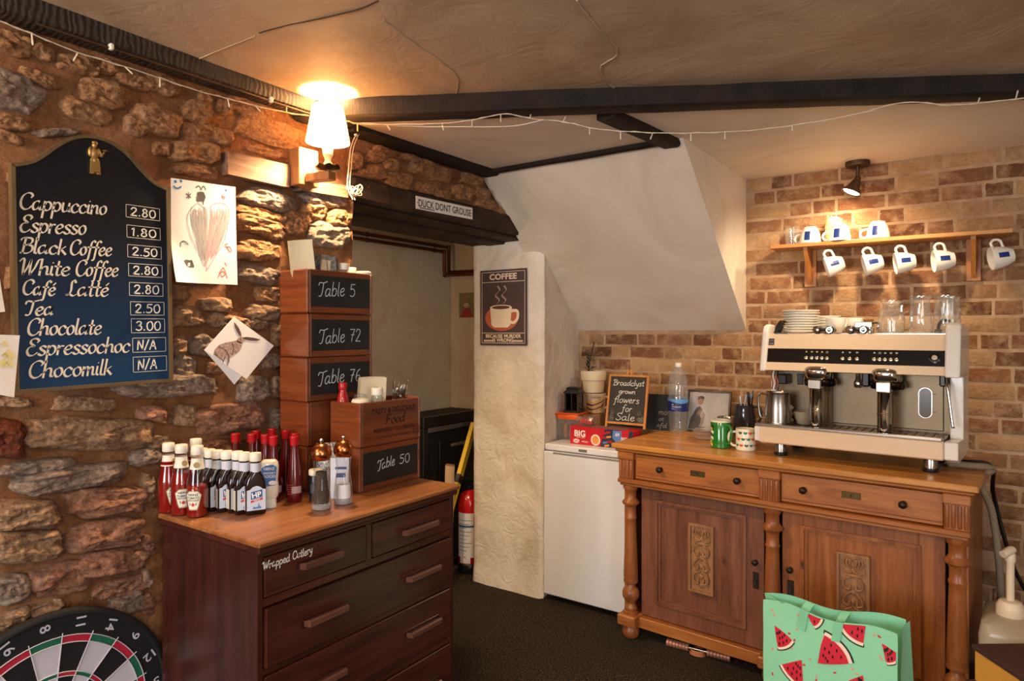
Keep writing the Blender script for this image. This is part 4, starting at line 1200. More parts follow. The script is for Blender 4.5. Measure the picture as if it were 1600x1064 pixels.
t = thing('timber_offcut', 'pale timber offcut standing on end beside the yellow level', 'offcut', base)
mb = MB(); mb.bb((-.04, -.012, 0), (.012, .012, b_.z - .012), .001, Matrix.Shear('XY', 4, (0.03, 0)))
mb.build('board', wood('raw pine', (186, 150, 110), (214, 184, 146), None, 'z', .7), t, smooth=0)
mb = MB(); mb.bb((-.04, -.012, b_.z - .012), (.012, .012, b_.z - .004), .001, Matrix.Shear('XY', 4, (0.03, 0))); mb.build('end_cap', wood('raw pine dark', (120, 84, 48), (150, 110, 70), None, 'x', .7), t, smooth=0)

ex = Vector((-2.552, 3.02, 0))
ex = at_depth(733.5, 880, 4.12); ex.z = 0
t = thing('fire_extinguisher', 'red fire extinguisher on the passage floor beside the white pillar', 'extinguisher', ex)
RED = mat('red enamel', (196, 22, 26), 0.25, coat=.4)
mb = MB(); mb.lathe([(.066, .045), (.070, .05), (.070, .40), (.066, .44), (.050, .475), (.028, .495), (.022, .50)], 32); mb.build('cylinder', RED, t)
mb = MB(); mb.lathe([(.071, 0), (.073, .004), (.073, .056), (.070, .06)], 32); mb.build('base_ring', BLACKPL, t)
def wrap(r, zoff=0.0, ang=0.0):
    return lambda p: Vector((r * math.cos(ang + p.x / r), r * math.sin(ang + p.x / r), p.y + zoff))
AF = R(-75)
mb = MB(); mb.grid(12, 6, lambda i, j: (-.055 + .11 * i, .10 + .27 * j, 0)); mb.warp(0, wrap(.0708, 0, AF)); mb.build('label_sheet', mat('label white', (222, 218, 212), 0.5), t, recalc=False)
mb = MB()
for k in range(9): mb.grid(8, 1, lambda i, j, k=k: (-.05 + (.06 + .035 * ((k * 7) % 3) / 2) * i, .14 + .023 * k + .004 * j, 0))
mb.warp(0, wrap(.0714, 0, AF)); mb.build('small_print', mat('small print', (120, 124, 134), .6), t, recalc=False)
mb = MB(); mb.grid(12, 1, lambda i, j: (-.055 + .11 * i, .284 + .012 * j, 0)); mb.warp(0, wrap(.0714, 0, AF)); mb.build('blue_band', mat('label blue', (44, 84, 140), .5), t, recalc=False)
mb = MB(); mb.grid(8, 3, lambda i, j: (-.035 + .07 * i, .066 + .05 * j, 0)); mb.warp(0, wrap(.0716, 0, AF)); mb.build('logo_panel', MATS['label white'], t, recalc=False)
mb = MB(); k0 = mb.mark()
for poly in ([(-.016, .088), (.016, .088), (0, .110)], [(-.022, .074), (.022, .074), (.022, .082), (-.022, .082)]): mb.flat(poly)
mb.warp(0, wrap(.0722, 0, AF)); mb.build('logo', mat('logo red', (180, 30, 40), .5), t, recalc=False)
mb = MB(); mb.cyl(.018, .50, .53, 14); mb.box((.01, 0, .54), (.09, .02, .012), .003); mb.box((.02, 0, .565), (.11, .018, .010), .003, Matrix.Rotation(R(-8), 4, 'Y')); mb.build('valve_handle', BLACKPL, t)
mb = MB(); mb.tube(crom([(-.02, 0, .52), (-.06, .02, .50), (-.082, .02, .40), (-.084, .015, .22)], 6), .009, 8); mb.build('hose', BLACKPL, t)
# ================================================================== chest of drawers and everything on it
random.seed(11)
CT = 0.93
CX0, CX1, CY0, CY1 = -2.009, -1.516, 1.027, 1.832
t = thing('chest_of_drawers', 'dark brown wooden chest of drawers with bar handles against the stone wall', 'chest of drawers', ((CX0 + CX1) / 2, (CY0 + CY1) / 2, 0))
O = Vector(t.location)
DARKW = wood('dark mahogany', (40, 17, 14), (78, 36, 28), (108, 54, 40), 'y', 0.32, coat=.25, spec=.4)
DARKV = wood('dark mahogany upright', (34, 14, 12), (68, 30, 23), (94, 44, 32), 'z', 0.32, coat=.25, spec=.4)
TOPW = wood('worn oak top', (96, 52, 26), (168, 108, 60), (206, 146, 88), 'y', 0.40, coat=.15, knots=True)
def W(lo, hi): return (Vector(lo) - O, Vector(hi) - O)
mb = MB(); lo, hi = W((CX0, CY0, CT - .016), (CX1 + .010, CY1 + .004, CT)); mb.bb(lo, hi, .004); mb.build('top', TOPW, t, smooth=0)
mb = MB(); lo, hi = W((CX0, CY0 + .004, CT - .034), (CX1 + .004, CY1, CT - .016)); mb.bb(lo, hi, .004); mb.build('top_moulding', DARKW, t, smooth=0)
FX = CX1 - .010
for y0, y1 in ((CY0 + .008, CY0 + .026), (CY1 - .026, CY1 - .008)):
    mb = MB(); lo, hi = W((CX0 + .01, y0, 0.0), (FX, y1, CT - .034)); mb.bb(lo, hi, .002); mb.build('side_panel', DARKV, t, smooth=0)
mb = MB(); lo, hi = W((CX0 + .01, CY0 + .03, .05), (CX0 + .02, CY1 - .03, CT - .036)); mb.bb(lo, hi); mb.build('back_panel', DARKV, t, smooth=0)
zs = [(0.774, 0.884), (0.590, 0.752), (0.395, 0.572), (0.165, 0.377)]
ydiv = on_x(577, 860, FX).y
rails = [CT - .034] + [q for a, b in zs for q in (b, a)]
mb = MB()
ya, yb = CY0 + .026, CY1 - .026
for k, (a, b) in enumerate([(0.884, CT - .034), (0.752, 0.774), (0.572, 0.590), (0.377, 0.395), (0.0, 0.165)]):
    mb = MB(); lo, hi = W((FX - .03, ya, a), (FX - (.001 if k < 4 else .012), yb, b)); mb.bb(lo, hi, .0015); mb.build('rail' if k < 4 else 'plinth', DARKW, t, smooth=0)
mb = MB(); lo, hi = W((FX - .03, ydiv - .011, zs[0][0]), (FX - .001, ydiv + .011, zs[0][1])); mb.bb(lo, hi, .0015); mb.build('divider', DARKV, t, smooth=0)
HANDLE = wood('handle wood', (78, 44, 34), (116, 74, 58), (140, 94, 76), 'y', 0.32, coat=.3)
def drawer(y0, y1, z0, z1, handles, proud, keyhole=None):
    g = .003
    mb = MB(); lo, hi = W((FX - .35, y0 + g, z0 + g), (FX + proud, y1 - g, z1 - g)); mb.bb(lo, hi, .002)
    d = mb.build('drawer', DARKW, t, smooth=0)
    for hy, hz, L in handles:
        h = MB()
        c = Vector((FX + proud, hy, hz)) - O
        pr = [(0, -.007), (.010, -.008), (.031, -.004), (.032, .009), (.026, .014), (0, .006)]
        h.prism(pr, L, frame(c + Vector((0, L / 2, 0)), (1, 0, 0), (0, 0, 1)))
        h.build('handle', HANDLE, d, smooth=0)
        h = MB(); h.box(c + Vector((.001, 0, 0)), (.004, L + .024, .028), .001); h.build('handle_plate', DARKV, d, smooth=0)
    if keyhole:
        k = MB(); k.cyl(.0032, 0, .0012, 12, frame(Vector((FX + proud, keyhole[0], keyhole[1])) - O, (0, 1, 0), (0, 0, 1))); k.build('keyhole', BLACKMATT, d)
    return d
def hpos(u0, v0, u1, v1, pr=.02):
    a, b = on_x(u0, v0, FX + pr), on_x(u1, v1, FX + pr)
    return ((a.y + b.y) / 2, (a.z + b.z) / 2, abs(b.y - a.y))
h1 = hpos(474, 886, 533, 867); h2 = hpos(634, 834, 682, 818)
d1 = drawer(ya, ydiv - .011, *zs[0], [h1], .002, (on_x(497, 844, FX).y, .868))
d2 = drawer(ydiv + .011, yb, *zs[0], [h2], .002, (on_x(650, 799, FX).y, .868))
h3 = hpos(478, 986, 538, 962); h4 = hpos(637, 922, 683, 903)
drawer(ya, yb, *zs[1], [(h3[0], .672, h3[2]), (h4[0], .672, h4[2])], .010)
h5 = hpos(640, 1018, 686, 999)
drawer(ya, yb, *zs[2], [(h3[0], .487, h3[2]), (h5[0], .487, h5[2])], .004)
drawer(ya, yb, *zs[3], [(h3[0], .275, h3[2]), (h5[0], .275, h5[2])], .004)
mb = MB(); a_, b_ = on_x(411, 873, FX + .004), on_x(489, 848, FX + .004)
handwrite(mb, 'Wrapped Cutlery', frame(Vector((FX + .0028, a_.y, .851)) - O, (0, 1, 0), (0, 0, 1)), .021, .0026, 0, 0, .02, None, b_.y - a_.y, wob=.5, rise=.004)
mb.build('chalk_lettering', CHALK, d1, smooth=0, recalc=False)

# ---------------- wooden table crates
CRW = wood('acacia crate', (74, 32, 16), (124, 62, 32), (156, 88, 48), 'x', 0.33, coat=.3)
CRE = wood('acacia crate ends', (92, 40, 18), (146, 74, 36), (172, 96, 52), 'y', 0.33, coat=.3)
SLATE = mat('black slate panel', (16, 18, 20), 0.5, c2=(30, 32, 34), nscale=12)
CW, CD, CH, TH = 0.300, 0.150, 0.152, 0.012
def crate(label, cx, cy, z, rz, text=None, front=None, group='wooden table crates'):
    """local x runs along the front, local -y faces out of the front"""
    t = thing('wooden_crate', label, 'crate', (cx, cy, z), rz, group)
    h = CH - .0015
    mb = MB(); mb.bb((-CW / 2 + TH, -CD / 2, 0), (CW / 2 - TH, -CD / 2 + TH, h), .003); fr = mb.build('front_board', CRW, t, smooth=0)
    mb = MB(); mb.bb((-CW / 2 + TH, CD / 2 - TH, 0), (CW / 2 - TH, CD / 2, h), .003); mb.build('back_board', CRW, t, smooth=0)
    for s in (-1, 1):
        mb = MB(); mb.bb((s * (CW / 2 - TH / 2) - TH / 2, -CD / 2, 0), (s * (CW / 2 - TH / 2) + TH / 2, CD / 2, h), .004); mb.build('side_board', CRE, t, smooth=0)
    mb = MB(); mb.bb((-CW / 2 + TH, -CD / 2 + TH, 0.002), (CW / 2 - TH, CD / 2 - TH, .012)); mb.build('base_board', CRW, t, smooth=0)
    F = frame((0, -CD / 2, 0), (1, 0, 0), (0, 0, 1))
    if text is not None:
        mb = MB(); w_, z0, z1 = CW / 2 - .018, .022, h - .020
        mb.bb((-w_, -CD / 2 - .0015, z0), (w_, -CD / 2 + .004, z1)); pn = mb.build('chalk_panel', SLATE, t, smooth=0)
        mb = MB()
        s1, s2, x0, hh, zz = text
        a = handwrite(mb, s1, F, hh, .0031, x0, zz, .12, None, .118 * hh / .05, wob=.4, z=.0022, rise=.008)
        mb.build('chalk_lettering', mat('pale chalk', (196, 206, 216), .9), pn, smooth=0, recalc=False); mb = MB()
        handwrite(mb, s2, F, hh * .95, .0031, x0 + a + .022, zz + .008, .05, None, (.03 if len(s2) == 1 else .056), wob=.3, z=.0022)
        mb.build('chalk_lettering', mat('pale chalk', (196, 206, 216), .9), pn, smooth=0, recalc=False)
    if front: front(t, F, h)
    return t
crz = R(90)
def c_at(xf, y0, z): return (xf - CD / 2, y0 + CW / 2, z)      # from the front face and the near end
XS, YS = -1.868, 1.455
zz = CT
stack = []
for k, (lab, tx, dx, dy, da) in enumerate([
    ('blank wooden crate at the very bottom of the tall stack by the opening', None, 0, 0, 0),
    ('wooden crate second from the bottom of the tall stack, behind the food crate', None, .002, .002, .6),
    ('wooden crate with black panel chalked Table 76, third in the tall stack', ('Table', '76', -.105, .05, .052), .004, 0, -.8),
    ('wooden crate with black panel chalked Table 72, second from the top of the stack', ('Table', '72', -.105, .05, .045), 0, .004, .5),
    ('wooden crate with black panel chalked Table 5, topmost of the tall stack', ('Table', '5', -.105, .05, .056), .004, .001, -.5)]):
    c = c_at(XS + dx, YS + dy, zz + CH * k)
    stack.append(crate(lab, *c, crz + R(da), tx))
TOP = CT + CH * 5
crate('wooden crate with black panel chalked Table 50, under the food crate', *c_at(-1.700, 1.540, CT), crz, ('Table', '50', -.07, .036, .062))
PRINT = mat('burnt print', (20, 9, 7), 0.8)
def food(t, F, h):
    mb = MB()
    mb.text('TASTY & DELICIOUS', .026, F, .012, h - .042, .02, z=.0008, sx=.92)
    mb.build('printed_heading', PRINT, t, smooth=0, recalc=False)
    mb = MB(); handwrite(mb, 'Food', F, 0.034, .0052, -.03, h - .082, .18, R(30), .095, z=.0008); mb.build('printed_word', PRINT, t, smooth=0, recalc=False)
    mb = MB(); mb.text('PREPARED TO ORDER', .020, F, .012, h - .108, .012, z=.0008, sx=1.0); mb.text('LOVE \u00b7 SERVED HOT \u00b7 FRESH & HOMEMADE', .0085, F, .01, h - .128, .004, z=.0008)
    mb.build('printed_line', PRINT, t, smooth=0, recalc=False)
    mb = MB(); c = (.125, .034)
    mb.tube([(c[0] + .018 * math.cos(a), c[1] + .018 * math.sin(a), .0006) for a in [2 * math.pi * k / 24 for k in range(24)]], .0006, 4, False, F, True)
    for k in range(10): pen(mb, [(c[0] + .012 * math.cos(k * .63), c[1] + .012 * math.sin(k * .63)), (c[0] + .016 * math.cos(k * .63), c[1] + .016 * math.sin(k * .63))], .002, F, z=.0008)
    mb.text('100', .011, F, c[0], c[1] - .004, .004, z=.0008); mb.build('printed_stamp', PRINT, t, smooth=0, recalc=False)
FC = c_at(-1.694, 1.536, CT + CH)
crate('wooden crate printed TASTY & DELICIOUS Food, filled with condiments', *FC, crz, None, food)
ZF = CT + CH + .012        # floor of the food crate
ZT = CT + CH * 4 + .012    # floor of the top crate

# ---------------- contents of the crates
NAPK = mat('cream napkin', (238, 222, 186), 0.9)
def napkins(name, label, loc, rz, w, h, n, lean, group=None):
    t = thing(name, label, 'napkins', loc, rz)
    for k in range(n):
        mb = MB(); th = .0022
        s = 1 - .03 * (k % 3)
        mb.grid(6, 4, lambda i, j: (-w / 2 + w * i * s, k * .0045 + .006 * math.sin(i * 3.1) * j, h * j * s))
        mb.grid(6, 4, lambda i, j: (-w / 2 + w * i * s, k * .0045 + .003 + .010 * math.sin(i * 3.1 + .4) * j, h * j * s))
        mb.warp(0, lambda p: Matrix.Rotation(R(lean + k * 1.2), 4, 'X') @ p)
        mb.build('napkin', NAPK, t, smooth=60, recalc=False)
    return t
def roll_y(t, a): t.rotation_euler = (0, R(a), t.rotation_euler[2])
p = on_x(462, 405, -1.955)
n1 = napkins('paper_napkins', 'cream paper napkins leaning in the topmost crate', (-1.935, 1.515, ZT + .01), R(76), .085, .235, 5, 2)
n1.rotation_euler = (R(4), R(-9), R(72))
SACH = mat('sachet foil', (48, 42, 40), 0.4, 0.1, c2=(136, 124, 110), nscale=90)
sach = []
for k in range(12):
    u = 490 + k * 3.2
    x = -1.955 + .035 * ((k * 5) % 3 - 1) * .6
    q = on_x(u, 395, x)
    mb = MB()
    ht = .185 + .02 * ((k * 7) % 4) / 3
    mb.grid(2, 4, lambda i, j: (-.016 + .032 * i, .0018 * math.sin(j * 5 + k), ht * j)); mb.grid(2, 4, lambda i, j: (-.016 + .032 * i, .003 + .0018 * math.sin(j * 5 + k), ht * j))
    mb.grid(2, 1, lambda i, j: (-.016 + .032 * i, .003 * j + .0018 * math.sin(5 + k), ht))
    o = mb.build('sauce_sachet', SACH if k % 4 else mat('pale sachet', (214, 196, 160), .6), None, smooth=60, recalc=False)
    o.location = (x, q.y, ZT); o.rotation_euler = (R(-6 + (k * 13) % 12), R(-8 + (k * 11) % 15), R(40 + (k * 37) % 60))
    tag(o, ['dark foil', 'cream paper'][k % 4 == 0] + ' sauce sachet, ' + ['first', 'second', 'third', 'fourth', 'fifth', 'sixth', 'seventh', 'eighth', 'ninth', 'tenth', 'eleventh', 'twelfth'][k] + ' from the napkins in the topmost crate', 'sachet', 'sauce sachets in the topmost crate')
GLASS = thin_glass('clear glass', (248, 251, 252), 1.7, 0.02, 0.06)
SALT = mat('salt', (236, 236, 238), 0.9); PEPPER = mat('peppercorns', (22, 17, 16), 0.9, c2=(84, 66, 54), nscale=260)
def shaker(name, label, loc, content, lab, s=1.0):
    t = thing(name, label, 'shaker', loc)
    mb = MB(); mb.lathe([(.017 * s, 0), (.019 * s, .003), (.019 * s, .062), (.0165 * s, .068), (.0165 * s, .072)], 20); mb.build('body', GLASS, t)
    mb = MB(); mb.lathe([(.0165 * s, .002), (.0175 * s, .004), (.0175 * s, .050)], 18); mb.build('content', content, t)
    mb = MB(); mb.lathe([(.019 * s, .072), (.0195 * s, .074), (.0195 * s, .094), (.018 * s, .097)], 24); mb.build('cap', WHITEPL, t)
    if lab:
        mb = MB(); mb.lathe([(.0193 * s, .018), (.0193 * s, .048)], 24, None, False); mb.build('label_band', mat('blue label', (120, 156, 196), .5), t)
    return t
def stand(z):      # something hidden in the crate lifts its contents up to the rim
    return z
q = on_x(537, 402, -1.935)
shaker('salt_shaker', 'white-capped shaker with pale content in the topmost crate', (-1.935, q.y, TOP - .058), mat('spice', (150, 118, 92), .9), False, 1.0)
q = on_x(548, 404, -1.965)
shaker('pepper_shaker', 'smaller white-capped shaker behind the other in the topmost crate', (-1.972, q.y + .012, TOP - .066), PEPPER, False, .9)
q = on_x(556, 414, -1.92)
t = thing('sauce_tub', 'low white sauce tub lid rising over the topmost crate rim', 'tub', (-1.912, q.y + .03, TOP - .045))
mb = MB(); mb.lathe([(.022, 0), (.030, .048)], 24, sx=.9); mb.build('cup', WHITEPL, t)
mb = MB(); mb.lathe([(.032, .048), (.032, .054), (.026, .058)], 24, sx=.9); mb.build('lid', mat('cream lid', (238, 226, 200), .4), t)
mb = MB(); mb.bb((XS - CD + TH + .008, YS + .17, ZT + .001), (XS - TH - .004, YS + CW - TH - .006, TOP - .072), .003)
tag(mb.build('cardboard_box', mat('card', (150, 112, 74), .8), None, smooth=0), 'brown cardboard box inside the topmost crate under the shakers', 'box')

FZ = CT + 2 * CH           # rim of the food crate
mb = MB(); mb.bb((FC[0] - CD / 2 + TH + .004, FC[1] - CW / 2 + TH + .004, ZF + .001), (FC[0] + CD / 2 - TH - .004, FC[1] + CW / 2 - TH - .07, FZ - .055), .003)
tag(mb.build('cardboard_box', MATS['card'], None, smooth=0), 'brown cardboard box inside the food crate under the condiments', 'box')
def fx(u, x): return on_x(u, 600, x).y
FB = FZ - .054
def small_sauce(label, loc):
    t = thing('sauce_bottle', label, 'bottle', loc)
    mb = MB(); mb.lathe([(.020, 0), (.022, .003), (.022, .05), (.016, .075), (.0125, .085), (.0125, .09)], 20); mb.build('body', mat('red squeezy', (168, 18, 28), .25, coat=.5), t)
    mb = MB(); mb.lathe([(.0135, .09), (.0145, .092), (.0145, .112), (.0125, .116)], 20); mb.build('cap', mat('red cap', (176, 16, 24), .3), t)
small_sauce('small red sauce bottle leaning at the left of the food crate', (-1.820, 1.573, FB))
q = Vector((-1.795, 1.632, FB))
t = thing('sweet_jar', 'round glass jar of red sachets lying in the food crate', 'jar', q)
mb = MB(); mb.lathe([(.022, 0), (.032, .012), (.034, .03), (.030, .055), (.022, .066), (.022, .072)], 24); mb.build('jar', GLASS, t)
for k in range(7):
    mb = MB(); mb.box((0, 0, 0), (.026, .016, .004), .001, Matrix.Translation((.014 * math.cos(k * 2.4), .014 * math.sin(k * 2.4), .010 + .0055 * k)) @ Matrix.Rotation(k * 1.1, 4, 'Z') @ Matrix.Rotation(R(25), 4, 'X'))
    mb.build('sachet', mat('red sachet', (176, 44, 34), .5), t, smooth=0)
napkins('paper_napkins', 'cream paper napkins standing in the food crate', (-1.800, 1.695, FB), R(76), .105, .125, 7, 4)
shaker('salt_shaker', 'white-capped salt shaker with blue label in the food crate', (-1.732, 1.652, FB), mat('pale blue salt', (196, 208, 220), .9), True, 1.05)
q = Vector((-1.742, 1.585, FB))
t = thing('sauce_tub', 'low white lidded sauce tub at the front of the food crate', 'tub', q)
mb = MB(); mb.lathe([(.022, 0), (.030, .048)], 24); mb.build('cup', WHITEPL, t)
mb = MB(); mb.lathe([(.032, .048), (.032, .054), (.028, .062), (.010, .066)], 24); mb.build('lid', MATS['cream lid'], t)
for k in range(11):
    a = k * 2.399; rr = .004 + .0016 * k
    bx_, by_ = -1.770, 1.778
    mb = MB()
    L = .17 + .012 * ((k * 3) % 4)
    if k % 2:
        mb.tube([(0, 0, 0), (0, 0, L * .7)], [.003, .002], 6); mb.ball((0, 0, L * .86), .010, .003, L * .15, 10, 8)
        nm, lb = 'spoon', ' steel spoon of the bundle in the food crate, bowl up'
    else:
        mb.bb((-.004, -.001, 0), (.004, .001, L * .72), .0005); mb.bb((-.010, -.001, L * .70), (.010, .001, L * .80), .0008)
        for s_ in (-.0085, -.003, .003, .0085): mb.bb((s_ - .0013, -.001, L * .79), (s_ + .0013, .001, L), .0004)
        nm, lb = 'fork', ' steel fork of the bundle in the food crate, prongs up'
    o = mb.build(nm, STEEL, None, smooth=45)
    o.location = (bx_ + rr * math.cos(a), by_ + rr * math.sin(a), ZF)
    o.rotation_euler = (R(9 * math.sin(a)) - R(6), R(9 * math.cos(a)), a)
    lb = ['innermost', 'second', 'third', 'fourth', 'fifth', 'outermost'][k // 2] + lb
    tag(o, lb, 'cutlery', nm + 's in the food crate')

# ---------------- sauce bottles
KET = mat('ketchup', (128, 10, 10), 0.18, coat=.6); BROWNS = mat('brown sauce', (26, 11, 8), 0.14, coat=.4)
KGL = thin_glass('bottle glass', (255, 246, 240), 1.5)
LABW = mat('label cream', (226, 222, 206), 0.5); LABB = mat('label blue', (34, 70, 150), 0.5); LABG = mat('label edge', (150, 130, 80), .5)
INK = mat('ink', (24, 24, 34), .6)
def onto(r, z0, ang):
    return lambda p: Vector(((r + p.z) * math.cos(ang + p.x / r), (r + p.z) * math.sin(ang + p.x / r), z0 + p.y))
def ketchup(label, loc, ang, s=1.0, fill=.115):
    t = thing('ketchup_bottle', label, 'bottle', loc, 0, 'glass ketchup bottles')
    prof = [(.026, 0), (.0285, .003), (.0290, .03), (.0290, .085), (.0270, .105), (.0205, .140), (.0165, .158), (.0150, .172), (.0150, .182)]
    mb = MB(); mb.lathe([(r * s, z * s) for r, z in prof], 8 * 4); mb.build('glass', KGL, t, smooth=50)
    ins = [(r - .0014, z) for r, z in prof if z <= fill] + [(.0235, fill + .004)]
    ins[0] = (.025, .002)
    mb = MB(); mb.lathe([(r * s, z * s) for r, z in ins], 32); mb.build('ketchup', KET, t, smooth=50)
    mb = MB(); mb.lathe([(.0158 * s, .182 * s), (.0172 * s, .184 * s), (.0172 * s, .204 * s), (.0160 * s, .207 * s)], 28); mb.build('cap', WHITEPL, t)
    mb = MB(); mb.lathe([(.0210 * s, .140 * s), (.0178 * s, .154 * s), (.0162 * s, .168 * s), (.0162 * s, .172 * s)], 28, None, False); mb.build('neck_label', LABW, t)
    mb = MB(); mb.cyl(.0085, 0, .0012, 18, Matrix.Translation((.0192 * math.cos(ang + .3), .0192 * math.sin(ang + .3), .153 * s)) @ Matrix.Rotation(ang + .3, 4, 'Z') @ Matrix.Rotation(R(77), 4, 'Y')); mb.build('neck_seal', LABG, t)
    r = .0292 * s
    key = [(-.013, -.032), (.013, -.032), (.0235, .012), (.0205, .012), (.019, .018), (.012, .0235), (-.012, .0235), (-.019, .018), (-.0205, .012), (-.0235, .012)]
    for sc, m_, zz, nm in ((1.0, mat('label gold edge', (168, 160, 128), .5), .0002, 'label_edge'), (.9, LABW, .0006, 'label')):
        mb = MB()
        for j in range(12):                         # strips so the label follows the curve
            f0, f1 = j / 12, (j + 1) / 12
            def cut(f):
                x = (-.0235 + .047 * f) * sc
                ys = []
                n = len(key)
                for i in range(n):
                    (xa, ya_), (xb, yb_) = key[i], key[(i + 1) % n]
                    xa, xb, y1_, y2_ = xa * sc, xb * sc, ya_ * sc, yb_ * sc
                    if (xa - x) * (xb - x) <= 0 and abs(xa - xb) > 1e-9: ys.append(y1_ + (y2_ - y1_) * (x - xa) / (xb - xa))
                return x, min(ys), max(ys)
            a, b = cut(min(max(f0, .001), .999)), cut(min(max(f1, .001), .999))
            mb.add([(a[0], a[1], zz), (b[0], b[1], zz), (b[0], b[2], zz), (a[0], a[2], zz)], [(0, 1, 2, 3)])
        mb.warp(0, onto(r, .056 * s, ang)); mb.build(nm, m_, t, smooth=0, recalc=False)
    mb = MB(); mb.text('HEINZ', .0092, None, 0, .0098, .02, z=.001, sx=1.1); mb.text('TOMATO', .0082, None, 0, .0008, .02, z=.001); mb.text('KETCHUP', .0072, None, 0, -.0062, .02, z=.001)
    mb.warp(0, onto(r, .056 * s, ang)); mb.build('lettering', INK, t, smooth=0, recalc=False)
    mb = MB(); mb.flat([(.0048 * math.cos(a), -.0165 + .0044 * math.sin(a)) for a in [2 * math.pi * k / 14 for k in range(14)]], None, .001)
    mb.warp(0, onto(r, .056 * s, ang)); mb.build('tomato', mat('tomato', (196, 26, 26), .5), t, smooth=0, recalc=False)
    mb = MB()
    for s_ in (-1, 1): mb.flat([(s_ * .007, -.012), (s_ * .011, -.011), (s_ * .009, -.015), (s_ * .010, -.019), (s_ * .0065, -.017)], None, .001)
    mb.flat([(-.003, -.0125), (.003, -.0125), (0, -.0105)], None, .001)
    mb.warp(0, onto(r, .056 * s, ang)); mb.build('leaves', mat('leaf green', (60, 110, 60), .5), t, smooth=0, recalc=False)
    return t
def cz(u, v): return on_z(u, v, CT)
A0 = R(-56)
ketchup('ketchup bottle with white keystone label facing forward, nearest the chest edge', Vector((-1.885, 1.079, CT)), A0 + R(4), 1.0, .088)
ketchup('ketchup bottle turned half away, between two others at the stone wall', Vector((-1.945, 1.064, CT)), A0 + R(38), 1.0, .120)
ketchup('leftmost ketchup bottle, full to the neck, at the corner of the chest', Vector((-2.003, 1.056, CT)), A0 + R(62), 1.0, .150)
p = on_x(306, 780, -2.014)
ketchup('ketchup bottle behind the brown sauce row, hard against the stone wall', (-2.014, p.y, CT), R(90), 1.0, .150)

def rrect(hx, hy, r, n=5):
    out = []
    for (cx, cy, a0) in ((hx - r, hy - r, 0), (-hx + r, hy - r, 90), (-hx + r, -hy + r, 180), (hx - r, -hy + r, 270)):
        for k in range(n + 1): out.append((cx + r * math.cos(R(a0 + 90 * k / n)), cy + r * math.sin(R(a0 + 90 * k / n))))
    return out
def loft(m, secs, M=None, cap=True):
    n = len(secs[0][0]); vs = []; fs = []
    for pl, z in secs: vs += [(p[0], p[1], z) for p in pl]
    for i in range(len(secs) - 1):
        for k in range(n): fs.append((i * n + k, i * n + (k + 1) % n, (i + 1) * n + (k + 1) % n, (i + 1) * n + k))
    if cap: fs += [tuple(range(n - 1, -1, -1)), tuple(range((len(secs) - 1) * n, len(secs) * n))]
    m.add(vs, fs, M)
def brown_sauce():
    """local x = front (label) direction, local y = width"""
    t = thing('brown_sauce_bottle', '-', 'bottle', (0, 0, 0), 0, 'brown sauce bottles in a row')
    S_ = [(rrect(.0135, .027, .009), 0), (rrect(.0148, .0295, .010), .004), (rrect(.0148, .0295, .010), .088), (rrect(.0146, .027, .012), .104), (rrect(.0145, .0175, .012), .122), (rrect(.0138, .0142, .0135), .130), (rrect(.0132, .0135, .013), .158)]
    mb = MB(); loft(mb, S_); mb.build('glass', BROWNS, t, smooth=50)
    mb = MB(); mb.lathe([(.0150, .126), (.0150, .153)], 26, None, False); mb.build('neck_label', mat('neck label', (196, 202, 214), .45), t)
    mb = MB(); mb.lathe([(.0160, .158), (.0168, .160), (.0168, .179), (.0156, .182)], 26); mb.build('cap', WHITEPL, t)
    F = frame((.0151, 0, .048), (0, 1, 0), (0, 0, 1))
    mb = MB(); mb.flat([(-.0265, -.034), (.0265, -.034), (.0265, .026), (.018, .028), (.010, .035), (0, .038), (-.010, .035), (-.018, .028), (-.0265, .026)], F); mb.build('label', mat('label pale blue', (196, 208, 226), .45), t, smooth=0, recalc=False)
    mb = MB(); mb.flat([(-.015, -.002), (.017, .004), (.017, .026), (-.015, .021)], F, .0004); mb.build('label_field', LABB, t, smooth=0, recalc=False)
    mb = MB(); mb.text('HP', .022, F @ Matrix.Rotation(R(9), 4, 'Z'), .002, .004, .03, z=.0008); mb.build('lettering', mat('label white print', (240, 240, 244), .5), t, smooth=0, recalc=False)
    mb = MB(); mb.flat([(-.016, -.011), (.018, -.004), (.018, .002), (-.016, -.005)], F, .0006); mb.build('red_ribbon', mat('ribbon red', (206, 34, 48), .5), t, smooth=0, recalc=False)
    mb = MB(); mb.text('SAUCE', .0055, F @ Matrix.Rotation(R(11), 4, 'Z'), .001, -.0062, .02, z=.001); mb.build('ribbon_lettering', MATS['label white print'], t, smooth=0, recalc=False)
    mb = MB(); mb.flat([(-.010, -.030), (.014, -.030), (.014, -.024), (.009, -.022), (.008, -.014), (.006, -.014), (.005, -.023), (-.002, -.025), (-.008, -.022)], F, .0004); mb.build('skyline', mat('skyline blue', (92, 128, 186), .5), t, smooth=0, recalc=False)
    # side label with bar code
    F2 = frame((0, -.0298, .048), (1, 0, 0), (0, 0, 1))
    mb = MB(); mb.flat([(-.0105, -.034), (.0105, -.034), (.0105, .024), (-.0105, .024)], F2); mb.build('side_label', mat('side label', (200, 194, 176), .5), t, smooth=0, recalc=False)
    mb = MB(); F3 = frame((-.0151, 0, .048), (0, -1, 0), (0, 0, 1)); mb.flat([(-.0265, -.034), (.0265, -.034), (.0265, .026), (-.0265, .026)], F3); mb.build('back_label', MATS['side label'], t, smooth=0, recalc=False)
    return t
b0 = brown_sauce()
